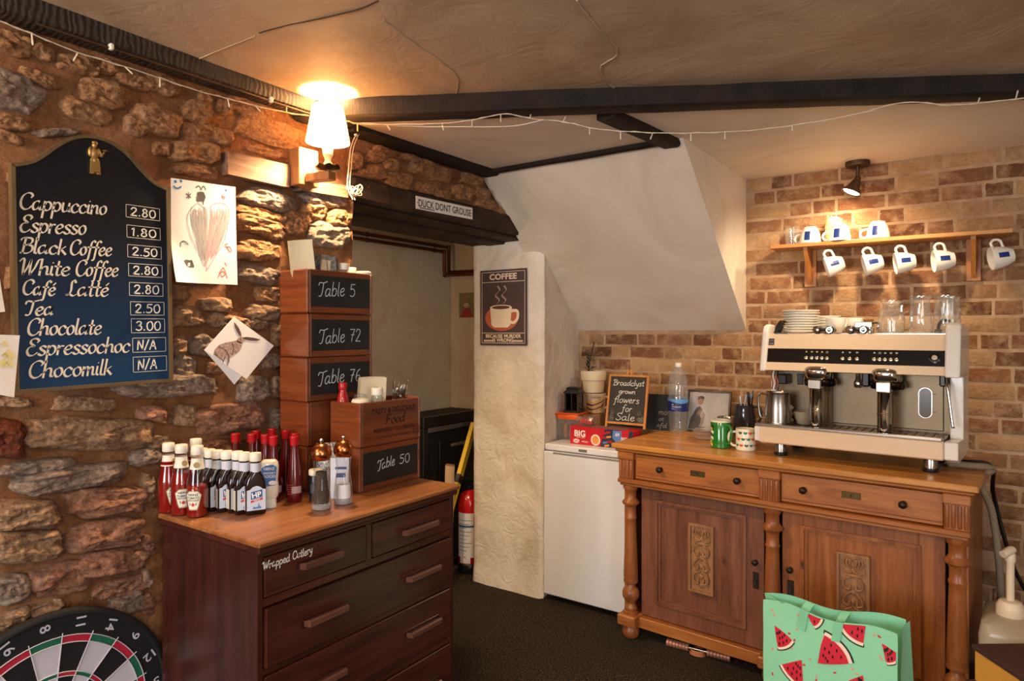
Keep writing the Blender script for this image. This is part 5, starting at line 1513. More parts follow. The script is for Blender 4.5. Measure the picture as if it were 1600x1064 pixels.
labs = ['brown sauce bottle at the front of its row, blue HP label in full view', 'second brown sauce bottle from the front of the row', 'third brown sauce bottle from the front of the row', 'fourth brown sauce bottle from the front, mid row', 'fifth brown sauce bottle, behind the middle of the row', 'sixth brown sauce bottle, last but one towards the wall', 'rearmost brown sauce bottle, nearest the stone wall']
for k, (u, lab) in enumerate(zip((399, 381.7, 371, 354, 339.5, 328, 316), labs)):
    x = -1.765 - .0335 * k
    y = on_x(u, 700, x).y
    b = b0 if k == 0 else dup(b0, (0, 0, 0))
    b.location = (x, y, CT); b.rotation_euler = (0, 0, R([-24, -12, -8, -12, -9, -8, -6][k])); b['label'] = lab
# tall red plastic bottles
def red_bottle():
    t = thing('red_sauce_bottle', '-', 'bottle', (0, 0, 0), 0, 'tall red sauce bottles with red caps')
    mb = MB(); mb.lathe([(.022, 0), (.0245, .003), (.0250, .03), (.0245, .06), (.0215, .095), (.0165, .13), (.0125, .162), (.0120, .182)], 28); mb.build('body', mat('dark red sauce', (96, 8, 16), .22, coat=.6), t)
    mb = MB(); mb.lathe([(.0125, .180), (.0135, .181), (.0145, .204), (.0150, .206), (.0145, .2085), (.012, .209)], 26); mb.build('cap', MATS['red cap'], t)
    mb = MB(); mb.grid(8, 1, lambda i, j: (-.016 + .032 * i, .03 + .022 * j, .0004)); mb.warp(0, onto(.0252, 0, R(-20))); mb.build('barcode_label', mat('barcode grey', (176, 150, 150), .5), t, smooth=0, recalc=False)
    mb = MB()
    for k in range(5): mb.grid(6, 1, lambda i, j, k=k: (-.014 + (.02 + .002 * (k % 3)) * i, .028 + .007 * k + .0018 * j, .0005))
    mb.warp(0, onto(.0250, 0, R(-62))); mb.build('small_print', mat('faint print', (170, 90, 92), .5), t, smooth=0, recalc=False)
    return t
r0_ = red_bottle()
spots = [(460, -1.794, 'front right red-capped sauce bottle, beside the pepper mill'), (427, -1.850, 'front left red-capped sauce bottle, behind the white squeezy bottle'), (414.7, -1.90, 'red-capped sauce bottle second in the left file, before the wall'), (393.6, -1.952, 'red-capped sauce bottle third in the left file towards the wall'),
         (400.6, -2.005, 'red-capped sauce bottle touching the stone wall, with the topmost cap'), (425, -2.004, 'red-capped sauce bottle at the wall right of the topmost cap'), (447, -1.93, 'red-capped sauce bottle in the right file, farthest back of three'), (461, -1.846, 'red-capped sauce bottle hidden directly behind the front right one'), (368, -2.000, 'leftmost red-capped sauce bottle, behind the brown sauce row')]
for k, (u, x, lab) in enumerate(spots):
    b = r0_ if k == 0 else dup(r0_, (0, 0, 0))
    b.location = (x, on_x(u, 700, x).y, CT); b.rotation_euler = (0, 0, R(k * 47)); b['label'] = lab
# white squeezy bottle standing on its cap
q = cz(421, 792)
t = thing('salad_cream_bottle', 'white squeezy bottle with blue label, standing on its cap behind the brown sauce', 'bottle', q, R(-38))
mb = MB(); loft(mb, [(rrect(.012, .018, .009), .024), (rrect(.0175, .026, .012), .035), (rrect(.018, .028, .012), .06), (rrect(.017, .025, .012), .085), (rrect(.018, .028, .012), .125), (rrect(.016, .025, .012), .140), (rrect(.010, .018, .009), .147)]); mb.build('body', mat('salad cream', (226, 224, 210), .3, coat=.4), t, smooth=50)
mb = MB(); loft(mb, [(rrect(.015, .021, .010), 0), (rrect(.0155, .0215, .010), .003), (rrect(.0145, .020, .010), .026)]); mb.build('cap', WHITEPL, t)
F = frame((.0183, 0, .092), (0, 1, 0), (0, 0, 1))
mb = MB(); mb.flat([(-.022, -.026), (.018, -.022), (.022, .034), (.010, .042), (-.010, .040), (-.022, .032)], F); mb.build('label', mat('squeezy label', (58, 112, 186), .45), t, smooth=0, recalc=False)
mb = MB(); mb.text('HEINZ', .011, F, 0, .026, .02, z=.0006); mb.text('SERIOUSLY', .0075, F, 0, .014, .02, z=.0006); mb.text('GOOD', .012, F, 0, .002, .02, z=.0006); mb.build('lettering', MATS['label white print'], t, smooth=0, recalc=False)
mb = MB(); mb.ball((.010, -.014, .001), .012, .007, .0005, 12, 6, F); mb.build('dollop', MATS['label white print'], t)

# ---------------- mills
CPR = mat('brushed copper', (186, 112, 66), 0.24, 1.0)
ACR = thin_glass('clear acrylic', (250, 250, 252), 1.35, 0.02, 0.008)
ABASE = thin_glass('thick acrylic', (236, 238, 242), 3.0, 0.04, 0.22)
def mill(name, label, loc, content, h_in):
    t = thing(name, label, 'mill', loc)
    mb = MB(); mb.lathe([(.0275, 0), (.0290, .003), (.0290, .024), (.0285, .035), (.0265, .062), (.0225, .095), (.0215, .115), (.0235, .135), (.0245, .145), (.0245, .150)], 36); mb.build('glass', ACR, t)
    mb = MB(); mb.lathe([(.0268, .002), (.0280, .004), (.0280, .014), (.0225, .018)], 30); mb.build('thick_base', ABASE, t)
    pr = [(.0222, .019), (.0230, .035), (.0210, .062), (.0175, .095), (.0165, .115), (.0180, .132)]
    pr = [p for p in pr if p[1] <= h_in]
    mb = MB(); mb.lathe(pr, 28); mb.build('content', content, t)
    mb = MB(); mb.lathe([(.0225, .150), (.0255, .1515), (.0300, .161), (.0315, .170), (.0298, .181), (.0235, .1925), (.0135, .1995), (.006, .2015)], 40); mb.build('head', CPR, t)
    mb = MB(); mb.lathe([(.0035, .2010), (.0035, .2035), (.0062, .2065), (.0070, .2105), (.0060, .2145), (.003, .2165)], 16); mb.build('knob', CHROME, t)
    return t
mill('pepper_mill', 'clear pepper mill with copper dome, filled with black peppercorns', cz(502, 795), PEPPER, .125)
mill('salt_mill', 'clear salt mill with copper dome, half filled with white salt', cz(536.6, 786.5), SALT, .064)
# things behind the mills
q = Vector((-1.752, 1.402, CT))
t = thing('black_jar', 'small black jar with a cream lid behind the pepper mill', 'jar', q)
mb = MB(); mb.lathe([(.019, 0), (.021, .003), (.021, .078), (.019, .082)], 24); mb.build('body', mat('black jar', (22, 24, 34), .3), t)
mb = MB(); mb.lathe([(.0215, .082), (.0222, .084), (.0222, .096), (.020, .099)], 24); mb.build('lid', MATS['cream lid'], t)
mb = MB(); mb.grid(6, 4, lambda i, j: (-.014 + .028 * i, .025 + .03 * j, .0004)); mb.warp(0, onto(.0212, 0, R(-50))); mb.build('label', mat('jar label', (70, 72, 84), .5), t, smooth=0, recalc=False)
def m_pat():
    q = NT('patterned foil'); q.set(Roughness=0.35); v = q.coords()
    w = q.noise(v, 46, 5, .7, 3.0); q.color(q.ramp(w, [(.44, (40, 38, 36)), (.5, (196, 190, 174)), (.62, (216, 208, 190))])); return q.m
q = Vector((-1.775, 1.487, CT))
t = thing('foil_pouch', 'black and white patterned foil pouch standing behind the pepper mill', 'pouch', q, R(58))
mb = MB(); loft(mb, [(rrect(.050, .018, .012), 0), (rrect(.052, .022, .014), .05), (rrect(.050, .016, .010), .11), (rrect(.050, .003, .002), .160), (rrect(.050, .002, .001), .172)]); mb.build('pouch', m_pat(), t, smooth=60)
mb = MB(); mb.box((0, -.017, .150), (.095, .002, .006)); mb.build('seal', mat('pouch seal', (206, 202, 194), .4), t)
q = Vector((-1.712, 1.468, CT))
t = thing('seasoning_packet', 'white packet with dark blue print between the two mills', 'packet', q, R(40))
mb = MB(); loft(mb, [(rrect(.030, .012, .006), 0), (rrect(.030, .013, .006), .06), (rrect(.030, .002, .001), .130)]); mb.build('packet', mat('packet white', (206, 208, 216), .4), t, smooth=50)
mb = MB(); mb.box((.004, -.0112, .075), (.030, .002, .014), 0, None); mb.box((.004, -.0085, .098), (.036, .002, .008)); mb.build('print', mat('packet blue', (52, 72, 124), .5), t, smooth=0)
# ================================================================== coffee corner
random.seed(5)
# ---------------- poster on the pillar
PY = 3.098
P = [on_y(u, v, PY) for u, v in [(750, 424), (822, 418), (824, 538), (751, 541)]]
x0, x1 = (P[0].x + P[3].x) / 2, (P[1].x + P[2].x) / 2
z0, z1 = (P[2].z + P[3].z) / 2, (P[0].z + P[1].z) / 2
w_, h_ = x1 - x0, z1 - z0
t = thing('coffee_poster', 'dark poster reading COFFEE above a steaming white mug on the white pillar', 'poster', (x0, PY, z0))
F = backframe((0, 0, 0))
mb = MB(); mb.bb((0, 0, 0), (w_, .003, h_)); mb.build('sheet', mat('poster dark', (70, 44, 48), 0.5, c2=(58, 38, 44), nscale=9), t, smooth=0)
PC = mat('poster cream', (240, 222, 196), 0.6)
mb = MB()
def rect(m, a, b, c, d, z): m.flat([(a, b), (c, b), (c, d), (a, d)], F, z)
e = .035 * w_
for a, b, c, d in ((e, e, w_ - e, e * 1.25), (e, h_ - e * 1.25, w_ - e, h_ - e), (e, e, e * 1.25, h_ - e), (w_ - e * 1.25, e, w_ - e, h_ - e), (e, h_ * .835, w_ - e, h_ * .842), (e, h_ * .158, w_ - e, h_ * .165)): rect(mb, a, b, c, d, .0004)
for s_ in (.18, .82): 
    for dz in (.048, .062): rect(mb, w_ * s_ - w_ * .10, h_ * dz, w_ * s_ + w_ * .10, h_ * (dz + .009), .0004)
mb.build('border', PC, t, smooth=0, recalc=False)
mb = MB(); mb.text('COFFEE', .105 * h_, F, w_ / 2, h_ * .872, .03, z=.0006, sx=1.22); mb.build('lettering', PC, t, smooth=0, recalc=False)
mb = MB(); mb.text('BECAUSE MURDER', .066 * h_, F, w_ / 2, h_ * .100, .022, z=.0006, sx=1.04); mb.build('lettering', PC, t, smooth=0, recalc=False)
mb = MB(); mb.text('IS WRONG', .066 * h_, F, w_ / 2, h_ * .046, .022, z=.0006, sx=1.04); mb.build('lettering', PC, t, smooth=0, recalc=False)
mb = MB(); cx = w_ * .47
mb.flat([(cx - .25 * w_, .50 * h_), (cx + .22 * w_, .50 * h_), (cx + .19 * w_, .27 * h_), (cx + .13 * w_, .235 * h_), (cx - .16 * w_, .235 * h_), (cx - .22 * w_, .27 * h_)], F, .0004)
mb.flat([(cx + .235 * w_ * math.cos(a) - .015 * w_, .50 * h_ + .035 * h_ * math.sin(a)) for a in [2 * math.pi * k / 20 for k in range(20)]], F, .0005)
pen(mb, [(cx + .19 * w_, .45 * h_), (cx + .33 * w_, .45 * h_), (cx + .34 * w_, .36 * h_), (cx + .26 * w_, .30 * h_), (cx + .18 * w_, .31 * h_)], .05 * w_, F, z=.0003)
mb.build('mug_print', PC, t, smooth=0, recalc=False)
mb = MB(); mb.flat([(cx + .195 * w_ * math.cos(a) - .015 * w_, .50 * h_ + .024 * h_ * math.sin(a)) for a in [2 * math.pi * k / 20 for k in range(20)]], F, .0007); mb.build('coffee_print', mat('print coffee', (96, 44, 34), .6), t, smooth=0, recalc=False)
mb = MB()
for dx in (-.10, .04): pen(mb, [(cx + dx * w_, .55 * h_), (cx + (dx + .05) * w_, .60 * h_), (cx + (dx - .03) * w_, .66 * h_), (cx + (dx + .06) * w_, .73 * h_), (cx + (dx + .02) * w_, .78 * h_)], .03 * w_, F, R(40), .25, z=.0005)
mb.build('steam_print', mat('print steam', (176, 150, 144), .6), t, smooth=0, recalc=False)
mb = MB(); pl = []
for k in range(24):
    a = 2 * math.pi * k / 24
    pl.append((cx + .36 * w_ * math.cos(a), .36 * h_ + .17 * h_ * math.sin(a)))
mb.flat(pl, F, .0002); mb.build('glow_print', mat('print orange', (190, 92, 62), .6), t, smooth=0, recalc=False)

# ---------------- fridge
FT = 0.86
FX0, FX1, FY0, FY1 = -1.955, -1.462, 3.105, 3.60
t = thing('fridge', 'white under-counter fridge between the pillar and the pine sideboard', 'fridge', ((FX0 + FX1) / 2, 3.35, 0))
FW = mat('fridge white', (232, 232, 236), 0.35); 
def LO(o, *v): return Vector(v) - Vector(o.location)
mb = MB(); mb.bb(LO(t, FX0 + .005, FY0 + .055, .02), LO(t, FX1 - .005, FY1, FT - .035), .004); mb.build('body', FW, t, smooth=0)
mb = MB(); mb.bb(LO(t, FX0, FY0 + .01, FT - .034), LO(t, FX1, FY1, FT), .006); mb.build('top', FW, t, smooth=0)
mb = MB(); mb.bb(LO(t, FX0, FY0, .035), LO(t, FX1, FY0 + .05, FT - .040), .006); dr = mb.build('door', FW, t, smooth=0)
mb = MB(); mb.bb(LO(t, FX0 + .06, FY0 - .001, FT - .052), LO(t, FX1 - .03, FY0 + .01, FT - .041), .002); mb.build('handle_recess', mat('grey recess', (140, 136, 132), .5), dr, smooth=0)
mb = MB(); mb.bb(LO(t, FX0 + .215, FY0 + .008, FT - .024), LO(t, FX0 + .265, FY0 + .011, FT - .010), .001); bd_ = mb.build('badge', mat('badge grey', (150, 146, 140), .4, .6), t, smooth=0)
for a in (FX0 + .04, FX1 - .04):
    mb = MB(); mb.cyl(.018, 0, .03, 14, Matrix.Translation(LO(t, a, FY0 + .09, 0))); mb.build('foot', BLACKPL, t)

# ---------------- on the fridge
def sq_lathe(m, secs, M=None, r=.012, n=4):
    loft(m, [(rrect(a, b, min(r, a * .9, b * .9), n), z) for a, b, z in secs], M)
q = Vector((-1.912, 3.352, FT))
t = thing('storage_container', 'clear storage container with orange lid on the fridge', 'container', q, R(4))
mb = MB(); sq_lathe(mb, [(.062, .062, 0), (.064, .064, .004), (.066, .066, .125)]); mb.build('tub', thin_glass('clear plastic', (240, 236, 232), 1.6, .05, .12), t, smooth=50)
OR = mat('orange lid', (222, 92, 30), .35)
mb = MB(); sq_lathe(mb, [(.069, .069, .118), (.070, .070, .124), (.070, .070, .142), (.066, .066, .148)]); mb.build('lid', OR, t, smooth=50)
mb = MB(); mb.box((0, 0, .151), (.15, .155, .006), .002); mb.build('lid_flange', OR, t, smooth=0)
for k, c in enumerate([(176, 120, 74), (96, 140, 190), (206, 196, 180)]):
    mb = MB(); mb.box((-.028 + .028 * k, -.012 + .012 * (k % 2), .045), (.022, .05, .075 - .012 * k), .003); mb.build('packet', mat('packet %d' % k, c, .5), t, smooth=0)
LT = FT + .154
t = thing('lantern', 'small black metal lantern on top of the orange lid', 'lantern', (q.x + .012, q.y - .005, LT), R(8))
BLK = mat('lantern black', (24, 22, 22), .5)
mb = MB(); mb.box((0, 0, .006), (.098, .098, .012), .003); mb.build('base', BLK, t, smooth=0)
for sx_ in (-1, 1):
    for sy_ in (-1, 1):
        mb = MB(); mb.box((sx_ * .038, sy_ * .038, .060), (.009, .009, .096), .001); mb.build('post', BLK, t, smooth=0)
mb = MB(); sq_lathe(mb, [(.044, .044, .108), (.050, .050, .112), (.046, .046, .118), (.034, .034, .132), (.036, .036, .138), (.030, .030, .144)], None, .004, 2); mb.build('roof', BLK, t, smooth=0)
for k in range(4):
    mb = MB(); mb.box((0, -.037, .060), (.068, .001, .094), 0, Matrix.Rotation(R(90 * k), 4, 'Z')); mb.build('pane', thin_glass('smoky pane', (168, 150, 140), 1.5), t, smooth=0)
    mb = MB(); mb.box((0, -.0385, .060), (.004, .003, .094), 0, Matrix.Rotation(R(90 * k), 4, 'Z')); mb.build('glazing_bar', BLK, t, smooth=0)
mb = MB(); mb.cyl(.012, .012, .05, 14); mb.build('candle', mat('candle', (196, 180, 156), .6), t)

# multipack box
KX0, KX1, KY0, KY1 = -1.838, -1.462, 3.195, 3.300
KH = .098
t = thing('biscuit_box', 'red and dark blue BIG biscuit multipack box lying on the fridge', 'box', ((KX0 + KX1) / 2, (KY0 + KY1) / 2, FT))
KR = mat('box red', (196, 28, 40), .4); KD = mat('box dark', (44, 52, 66), .4); KB = mat('box blue', (96, 134, 190), .4); KO = mat('box orange', (230, 150, 70), .4); KWH = mat('box white print', (244, 236, 230), .4)
hw, hd = (KX1 - KX0) / 2, (KY1 - KY0) / 2
mb = MB(); mb.bb((-hw, -hd, 0), (hw, hd, KH), .0015); mb.build('carton', KR, t, smooth=0)
F = backframe((-hw, -hd, 0)); Z = .0006
mb = MB(); mb.flat([(.185, .001), (.30, .001), (.30, KH - .001), (.215, KH - .001)], F, Z); mb.flat([(.34, .001), (2 * hw - .001, .001), (2 * hw - .001, KH - .001), (.355, KH - .001)], F, Z); mb.build('dark_panel', KD, t, smooth=0, recalc=False)
mb = MB(); mb.flat([(.262, KH * .95), (.258, KH * .55), (.275, KH * .35), (.310, KH * .32), (.310, KH * .95)], F, Z * 2); mb.build('blue_panel', KB, t, smooth=0, recalc=False)
mb = MB(); mb.text('BIG', .046, F, .062, KH * .46, .03, z=Z * 3, sx=1.0); mb.build('lettering', KWH, t, smooth=0, recalc=False)
mb = MB(); mb.text('BISCUIT BOX', .0085, F, .066, KH * .37, .01, z=Z * 3); mb.build('lettering', KWH, t, smooth=0, recalc=False)
mb = MB(); mb.text('KitKat', .018, F, .040, KH * .13, .02, z=Z * 4, shear=.2); mb.build('lettering', KR, t, smooth=0, recalc=False)
mb = MB(); mb.flat([(.040 + .022 * math.cos(a), KH * .19 + .011 * math.sin(a)) for a in [2 * math.pi * k / 20 for k in range(20)]], F, Z * 3); mb.build('logo_field', KWH, t, smooth=0, recalc=False)
mb = MB(); mb.text('milkybar', .012, F, .092, KH * .15, .01, z=Z * 3, shear=.2); mb.build('lettering', KWH, t, smooth=0, recalc=False)
mb = MB(); mb.text('69', .024, F, .287, KH * .66, .02, z=Z * 4); mb.build('lettering', KWH, t, smooth=0, recalc=False)
mb = MB(); mb.text('BIG', .024, F, .326, KH * .46, .02, z=Z * 3); mb.build('lettering', KWH, t, smooth=0, recalc=False)
mb = MB(); mb.flat([(.158 + .028 * math.cos(a), KH * .34 + .030 * math.sin(a)) for a in [2 * math.pi * k / 24 for k in range(24)]], F, Z * 3); mb.build('cup_print', KWH, t, smooth=0, recalc=False)
mb = MB(); mb.flat([(.158 + .021 * math.cos(a), KH * .34 + .023 * math.sin(a)) for a in [2 * math.pi * k / 24 for k in range(24)]], F, Z * 4); mb.build('cup_print', KO, t, smooth=0, recalc=False)
for k, (xx, zz_, c) in enumerate([(.205, .72, KR), (.232, .80, KR), (.205, .50, KR), (.236, .56, KO), (.215, .24, KB), (.240, .30, KR), (.225, .08, KO)]):
    mb = MB(); mb.flat([(xx - .014, KH * zz_ - .006), (xx + .014, KH * zz_ - .001), (xx + .014, KH * zz_ + .009), (xx - .014, KH * zz_ + .004)], F, Z * 3); mb.build('bar_print', c, t, smooth=0, recalc=False)
mb = MB(); rect2 = [(-hw + .04, -hd + .012, KH + .0006), (hw - .05, -hd + .012, KH + .0006), (hw - .05, hd - .03, KH + .0006), (-hw + .04, hd - .03, KH + .0006)]
mb.add(rect2, [(0, 1, 2, 3)]); mb.build('open_flap', mat('card grey', (120, 104, 96), .7), t, smooth=0, recalc=False)

# clear clamshell with red contents on the box
t = thing('clear_punnet', 'clear plastic punnet of red packets on the left end of the biscuit box', 'punnet', (-1.765, 3.255, FT + KH + .001), R(6))
mb = MB(); sq_lathe(mb, [(.040, .035, 0), (.052, .044, .030), (.053, .045, .032), (.044, .038, .052)], None, .010); mb.build('tub', thin_glass('crinkly plastic', (250, 240, 236), 1.6, .12, .05), t, smooth=30)
for k in range(5):
    mb = MB(); mb.box((-.022 + .011 * k, .004 * ((k % 2) * 2 - 1), .020 + .002 * (k % 3)), (.016, .046, .026), .003, Matrix.Rotation(R(10 * (k - 2)), 4, 'Z')); mb.build('packet', mat('punnet red', (190, 40, 36), .5), t, smooth=0)
# mug and flowerpot on a carton at the back
t = thing('brown_carton', 'plain brown carton at the back of the fridge under the painted mug', 'box', (-1.875, 3.52, FT))
mb = MB(); mb.bb((-.085, -.045, 0), (.075, .06, .135), .002); mb.build('carton', MATS['card'], t, smooth=0)
mb = MB(); mb.bb((-.085, -.012, .1352), (.075, .018, .1358)); mb.build('tape', mat('parcel tape', (170, 130, 84), .3), t, smooth=0)
mz = FT + .136
t = thing('gold_lettered_mug', 'brown and gold painted mug under the cream flowerpot', 'mug', (-1.853, 3.525, mz))
mb = MB(); mb.lathe([(.045, 0), (.052, .004), (.057, .06), (.060, .118), (.057, .118), (.052, .06), (.048, .012), (.001, .010)], 32); mb.build('body', mat('mug cream', (200, 176, 146), .35), t)
AF2 = R(-62)
mb = MB()
for k, c in enumerate([0, 1, 2]):
    pen(mb, [(-.06, .020 + .024 * k), (-.02, .012 + .026 * k), (.03, .030 + .026 * k), (.06, .052 + .02 * k)], .014, None, R(30), .5)
mb.warp(0, lambda p: Vector(((.0548 + .06 * (p.y) * .9) * math.cos(AF2 + p.x / .056), (.0548 + .06 * p.y * .9) * math.sin(AF2 + p.x / .056), p.y))); mb.build('gold_swirl', mat('gold swirl', (206, 150, 62), .4), t, smooth=0, recalc=False)
mb = MB()
for k in range(2): pen(mb, [(-.06, .030 + .026 * k), (-.02, .024 + .026 * k), (.03, .042 + .026 * k), (.06, .062 + .02 * k)], .012, None, R(30), .5)
mb.warp(0, lambda p: Vector(((.0548 + .06 * p.y * .9) * math.cos(AF2 + p.x / .056), (.0548 + .06 * p.y * .9) * math.sin(AF2 + p.x / .056), p.y))); mb.build('brown_swirl', mat('brown swirl', (70, 34, 24), .4), t, smooth=0, recalc=False)
mb = MB(); handwrite(mb, 'Galaxy', None, .020, .0024, -.032, .090, .2, R(30), .062)
mb.warp(0, lambda p: Vector(((.0558 + .045 * p.y) * math.cos(AF2 + p.x / .058), (.0558 + .045 * p.y) * math.sin(AF2 + p.x / .058), p.y))); mb.build('lettering', mat('brown script', (84, 46, 28), .5), t, smooth=0, recalc=False)
mb = MB(); mb.tube(crom([(.052, .02, .095), (.085, .034, .09), (.088, .036, .05), (.05, .02, .03)], 5), .006, 8); mb.build('handle', MATS['mug cream'], t)
t = thing('flowerpot', 'cream flowerpot holding a dark spiky sprig, stacked on the gold-lettered mug', 'plant pot', (-1.868, 3.525, mz + .1185))
mb = MB(); mb.lathe([(.050, 0), (.058, .004), (.066, .072), (.074, .076), (.077, .126), (.074, .131), (.069, .131), (.066, .090), (.001, .085)], 36); mb.build('pot', mat('pot cream', (222, 200, 166), .5), t)
mb = MB(); mb.cyl(.067, .095, .105, 28); mb.build('soil', mat('soil', (52, 36, 26), .95), t)
PINE = mat('dark needles', (32, 44, 30), .8)
mb = MB(); mb.tube(crom([(-.03, 0, .10), (-.028, .004, .17), (-.015, .002, .235), (.005, 0, .30)], 6), [.004] * 19, 6); mb.build('stem', mat('twig', (70, 54, 38), .8), t)
for k in range(54):
    zz_ = .125 + .09 * random.random(); a = random.uniform(0, 6.28); L = random.uniform(.025, .055)
    o_ = Vector((-.028 + .012 * max(0, zz_ - .17) * 10, .003, zz_)); d = Vector((math.cos(a), math.sin(a), random.uniform(-.2, .9))).normalized()
    s_ = d.orthogonal().normalized() * .0032
    mb = MB(); mb.add([o_, o_ + d * L * .5 + s_, o_ + d * L, o_ + d * L * .5 - s_], [(0, 1, 2, 3)]); mb.build('leaf', PINE, t, smooth=0, recalc=False)
# easel blackboard
bl_, br_ = Vector((-1.662, 3.312, FT + KH + .0015)), Vector((-1.428, 3.312, FT + KH + .0015))
bl_.y = br_.y = KY1 - .028
t = thing('easel_blackboard', 'small oak-framed blackboard offering Broadclyst grown flowers, propped on the biscuit box', 'blackboard', (bl_ + br_) / 2)
wv = (br_ - bl_).length; Hh = .288
lean = R(-11); F = Matrix.Rotation(lean, 4, 'X') @ frame((0, 0, 0), (1, 0, 0), (0, 0, 1))
OAKF = wood('easel oak', (170, 102, 40), (206, 138, 62), (222, 158, 82), 'z', .45)
for a, b, c, d in ((-wv / 2, 0, -wv / 2 + .012, Hh), (wv / 2 - .012, 0, wv / 2, Hh), (-wv / 2 + .012, Hh - .012, wv / 2 - .012, Hh), (-wv / 2 + .012, .018, wv / 2 - .012, .030)):
    mb = MB(); mb.bb((a, b, -.006), (c, d, .006), .0015, F); mb.build('frame_bar', OAKF, t, smooth=0)
mb = MB(); mb.bb((-wv / 2 + .010, .02, -.003), (wv / 2 - .010, Hh - .010, .002), 0, F); mb.build('panel', mat('easel slate', (42, 36, 30), .7, c2=(52, 46, 38), nscale=8), t, smooth=0)
for dx in (-.012, .012):
    mb = MB(); mb.bb((dx - .006, Hh - .004, -.010), (dx + .006, Hh + .030, -.002), .001, F); mb.build('hinge_peg', OAKF, t, smooth=0)
mb = MB(); mb.tube([F @ Vector((0, Hh * .95, -.008)), Vector((0, .020, .001))], .005, 6)
for s, y, h, w, x in (('Broadclyst', .228, .031, .182, -.090), ('grown', .184, .026, .098, -.052), ('flowers', .134, .036, .150, -.078), ('for', .088, .036, .060, -.026), ('Sale', .040, .038, .112, -.058)):
    m2 = MB(); handwrite(m2, s, F, h, .0028, x, y, .14, None, w, wob=.3, z=.0026); m2.build('chalk_lettering', CHALK, t, smooth=0, recalc=False)
for k in range(14):
    s_ = 1 if k % 2 else -1
    c = (s_ * random.uniform(.068, .098), random.uniform(.036, .085)); r = random.uniform(.005, .009)
    m2 = MB(); pen(m2, [(c[0] + r * math.cos(a) * (1 + .3 * math.sin(5 * a)), c[1] + r * math.sin(a) * (1 + .3 * math.sin(5 * a))) for a in [k2 * .7 for k2 in range(10)]], .0011, F, z=.0026); m2.build('chalk_flower', mat('dim chalk', (150, 140, 126), .9), t, smooth=0, recalc=False)
# big slate behind
SH0 = 0.94
c0 = Vector((-1.54, 3.43, SH0 + .001))
t = thing('slate_board', 'large dark slate with faint chalk words behind the small oak-framed blackboard', 'blackboard', c0)
F = Matrix.Rotation(R(-12), 4, 'X') @ frame((0, 0, 0), (1, 0, 0), (0, 0, 1))
mb = MB(); mb.bb((-.175, 0, -.005), (.195, .195, 0), .002, F); mb.build('slate', mat('dark slate', (30, 26, 24), .7), t, smooth=0)
for s, x, y, w, h in (('Co', -.165, .150, .034, .03), ('Q', -.163, .093, .024, .03), ('F', -.160, .030, .020, .03), ('mo', .112, .085, .052, .03), ('ot', .116, .05, .03, .022), ('nfol', .108, .014, .058, .026)):
    m2 = MB(); handwrite(m2, s, F, h, .003, x, y, .1, None, w, z=.0008); m2.build('chalk_lettering', MATS['dim chalk'], t, smooth=0, recalc=False)

# ---------------- pine sideboard (its own slightly turned frame)
SBO = Vector((-1.421, 2.915, 0)); SBA = R(-4.36)
SM = Matrix.Translation(SBO) @ Matrix.Rotation(SBA, 4, 'Z'); SMI = SM.inverted()
SW, SD, SH = 1.411, 0.64, 0.94
def sb_l(u, v, ly):
    """where the line of sight through (u, v) meets the plane y = ly of the sideboard"""
    o = SMI @ Vector((0, 0, EYE)); d = SMI.to_3x3() @ ray(u, v); k = (ly - o.y) / d.y
    return o + d * k
def sbx(u, ly): return sb_l(u, 700, ly).x
t = thing('pine_sideboard', 'carved antique pine sideboard with turned columns and two doors', 'sideboard', SBO, SBA)
SB = t
PINEV = wood('pine upright', (108, 56, 26), (166, 98, 48), (192, 124, 66), 'z', .42, coat=.15, knots=True)
PINEH = wood('pine across', (120, 62, 26), (184, 114, 54), (208, 142, 76), 'x', .42, coat=.15, knots=True)
PINETOP = wood('pine top', (158, 92, 38), (216, 150, 74), (234, 178, 100), 'x', .33, coat=.3, knots=True)
PINED = wood('dark pine panel', (88, 48, 32), (134, 84, 60), (160, 108, 80), 'z', .45, coat=.1, knots=True)
PINEC = wood('carved pine', (112, 72, 44), (172, 124, 82), (196, 148, 104), 'z', .5)
mb = MB()
for k in range(3):
    mb = MB(); y0 = -.012 + k * (SD + .012) / 3; mb.bb((-.022, y0, SH - .024), (SW + .022, y0 + (SD + .012) / 3 - .0006, SH), .004); mb.build('top_board', PINETOP, t, smooth=0)
mb = MB(); mb.bb((-.010, 0.0, SH - .040), (SW + .010, SD, SH - .024), .006); mb.build('top_moulding', PINEH, t, smooth=0)
Z0, Z1 = .742, SH - .040      # frieze
for s, x in ((0, .012), (1, SW - .030)):
    mb = MB(); mb.bb((x, .055, .10), (x + .018, SD - .01, Z1), .002); mb.build('side_panel', PINEV, t, smooth=0)
mb = MB(); mb.bb((.03, SD - .02, .12), (SW - .03, SD - .01, Z1)); mb.build('back_panel', PINED, t, smooth=0)
mb = MB(); mb.bb((.03, .10, .10), (SW - .03, SD - .02, .118)); mb.build('bottom_board', PINEV, t, smooth=0)
blocks = [(0.006, 0.082), (sbx(1187, .02), sbx(1218, .02)), (SW - .082, SW - .006)]
for bx0, bx1 in blocks:
    mb = MB(); mb.bb((bx0, .012, Z0 + .03), (bx1, .12, Z1), .002); mb.build('frieze_block', PINEV, t, smooth=0)
    mb = MB(); mb.bb((bx0 - .004, .006, Z1 - .036), (bx1 + .004, .12, Z1 - .001), .003); mb.build('block_cap', PINEH, t, smooth=0)
    n = 4
    for k in range(n):
        xx = bx0 + (bx1 - bx0) * (k + .5) / n
        mb = MB(); mb.lathe([(.006, Z0 + .036), (.0075, Z0 + .042), (.0075, Z1 - .045), (.006, Z1 - .040)], 10, Matrix.Translation((xx, .013, 0))); mb.build('reed', PINEV, t)
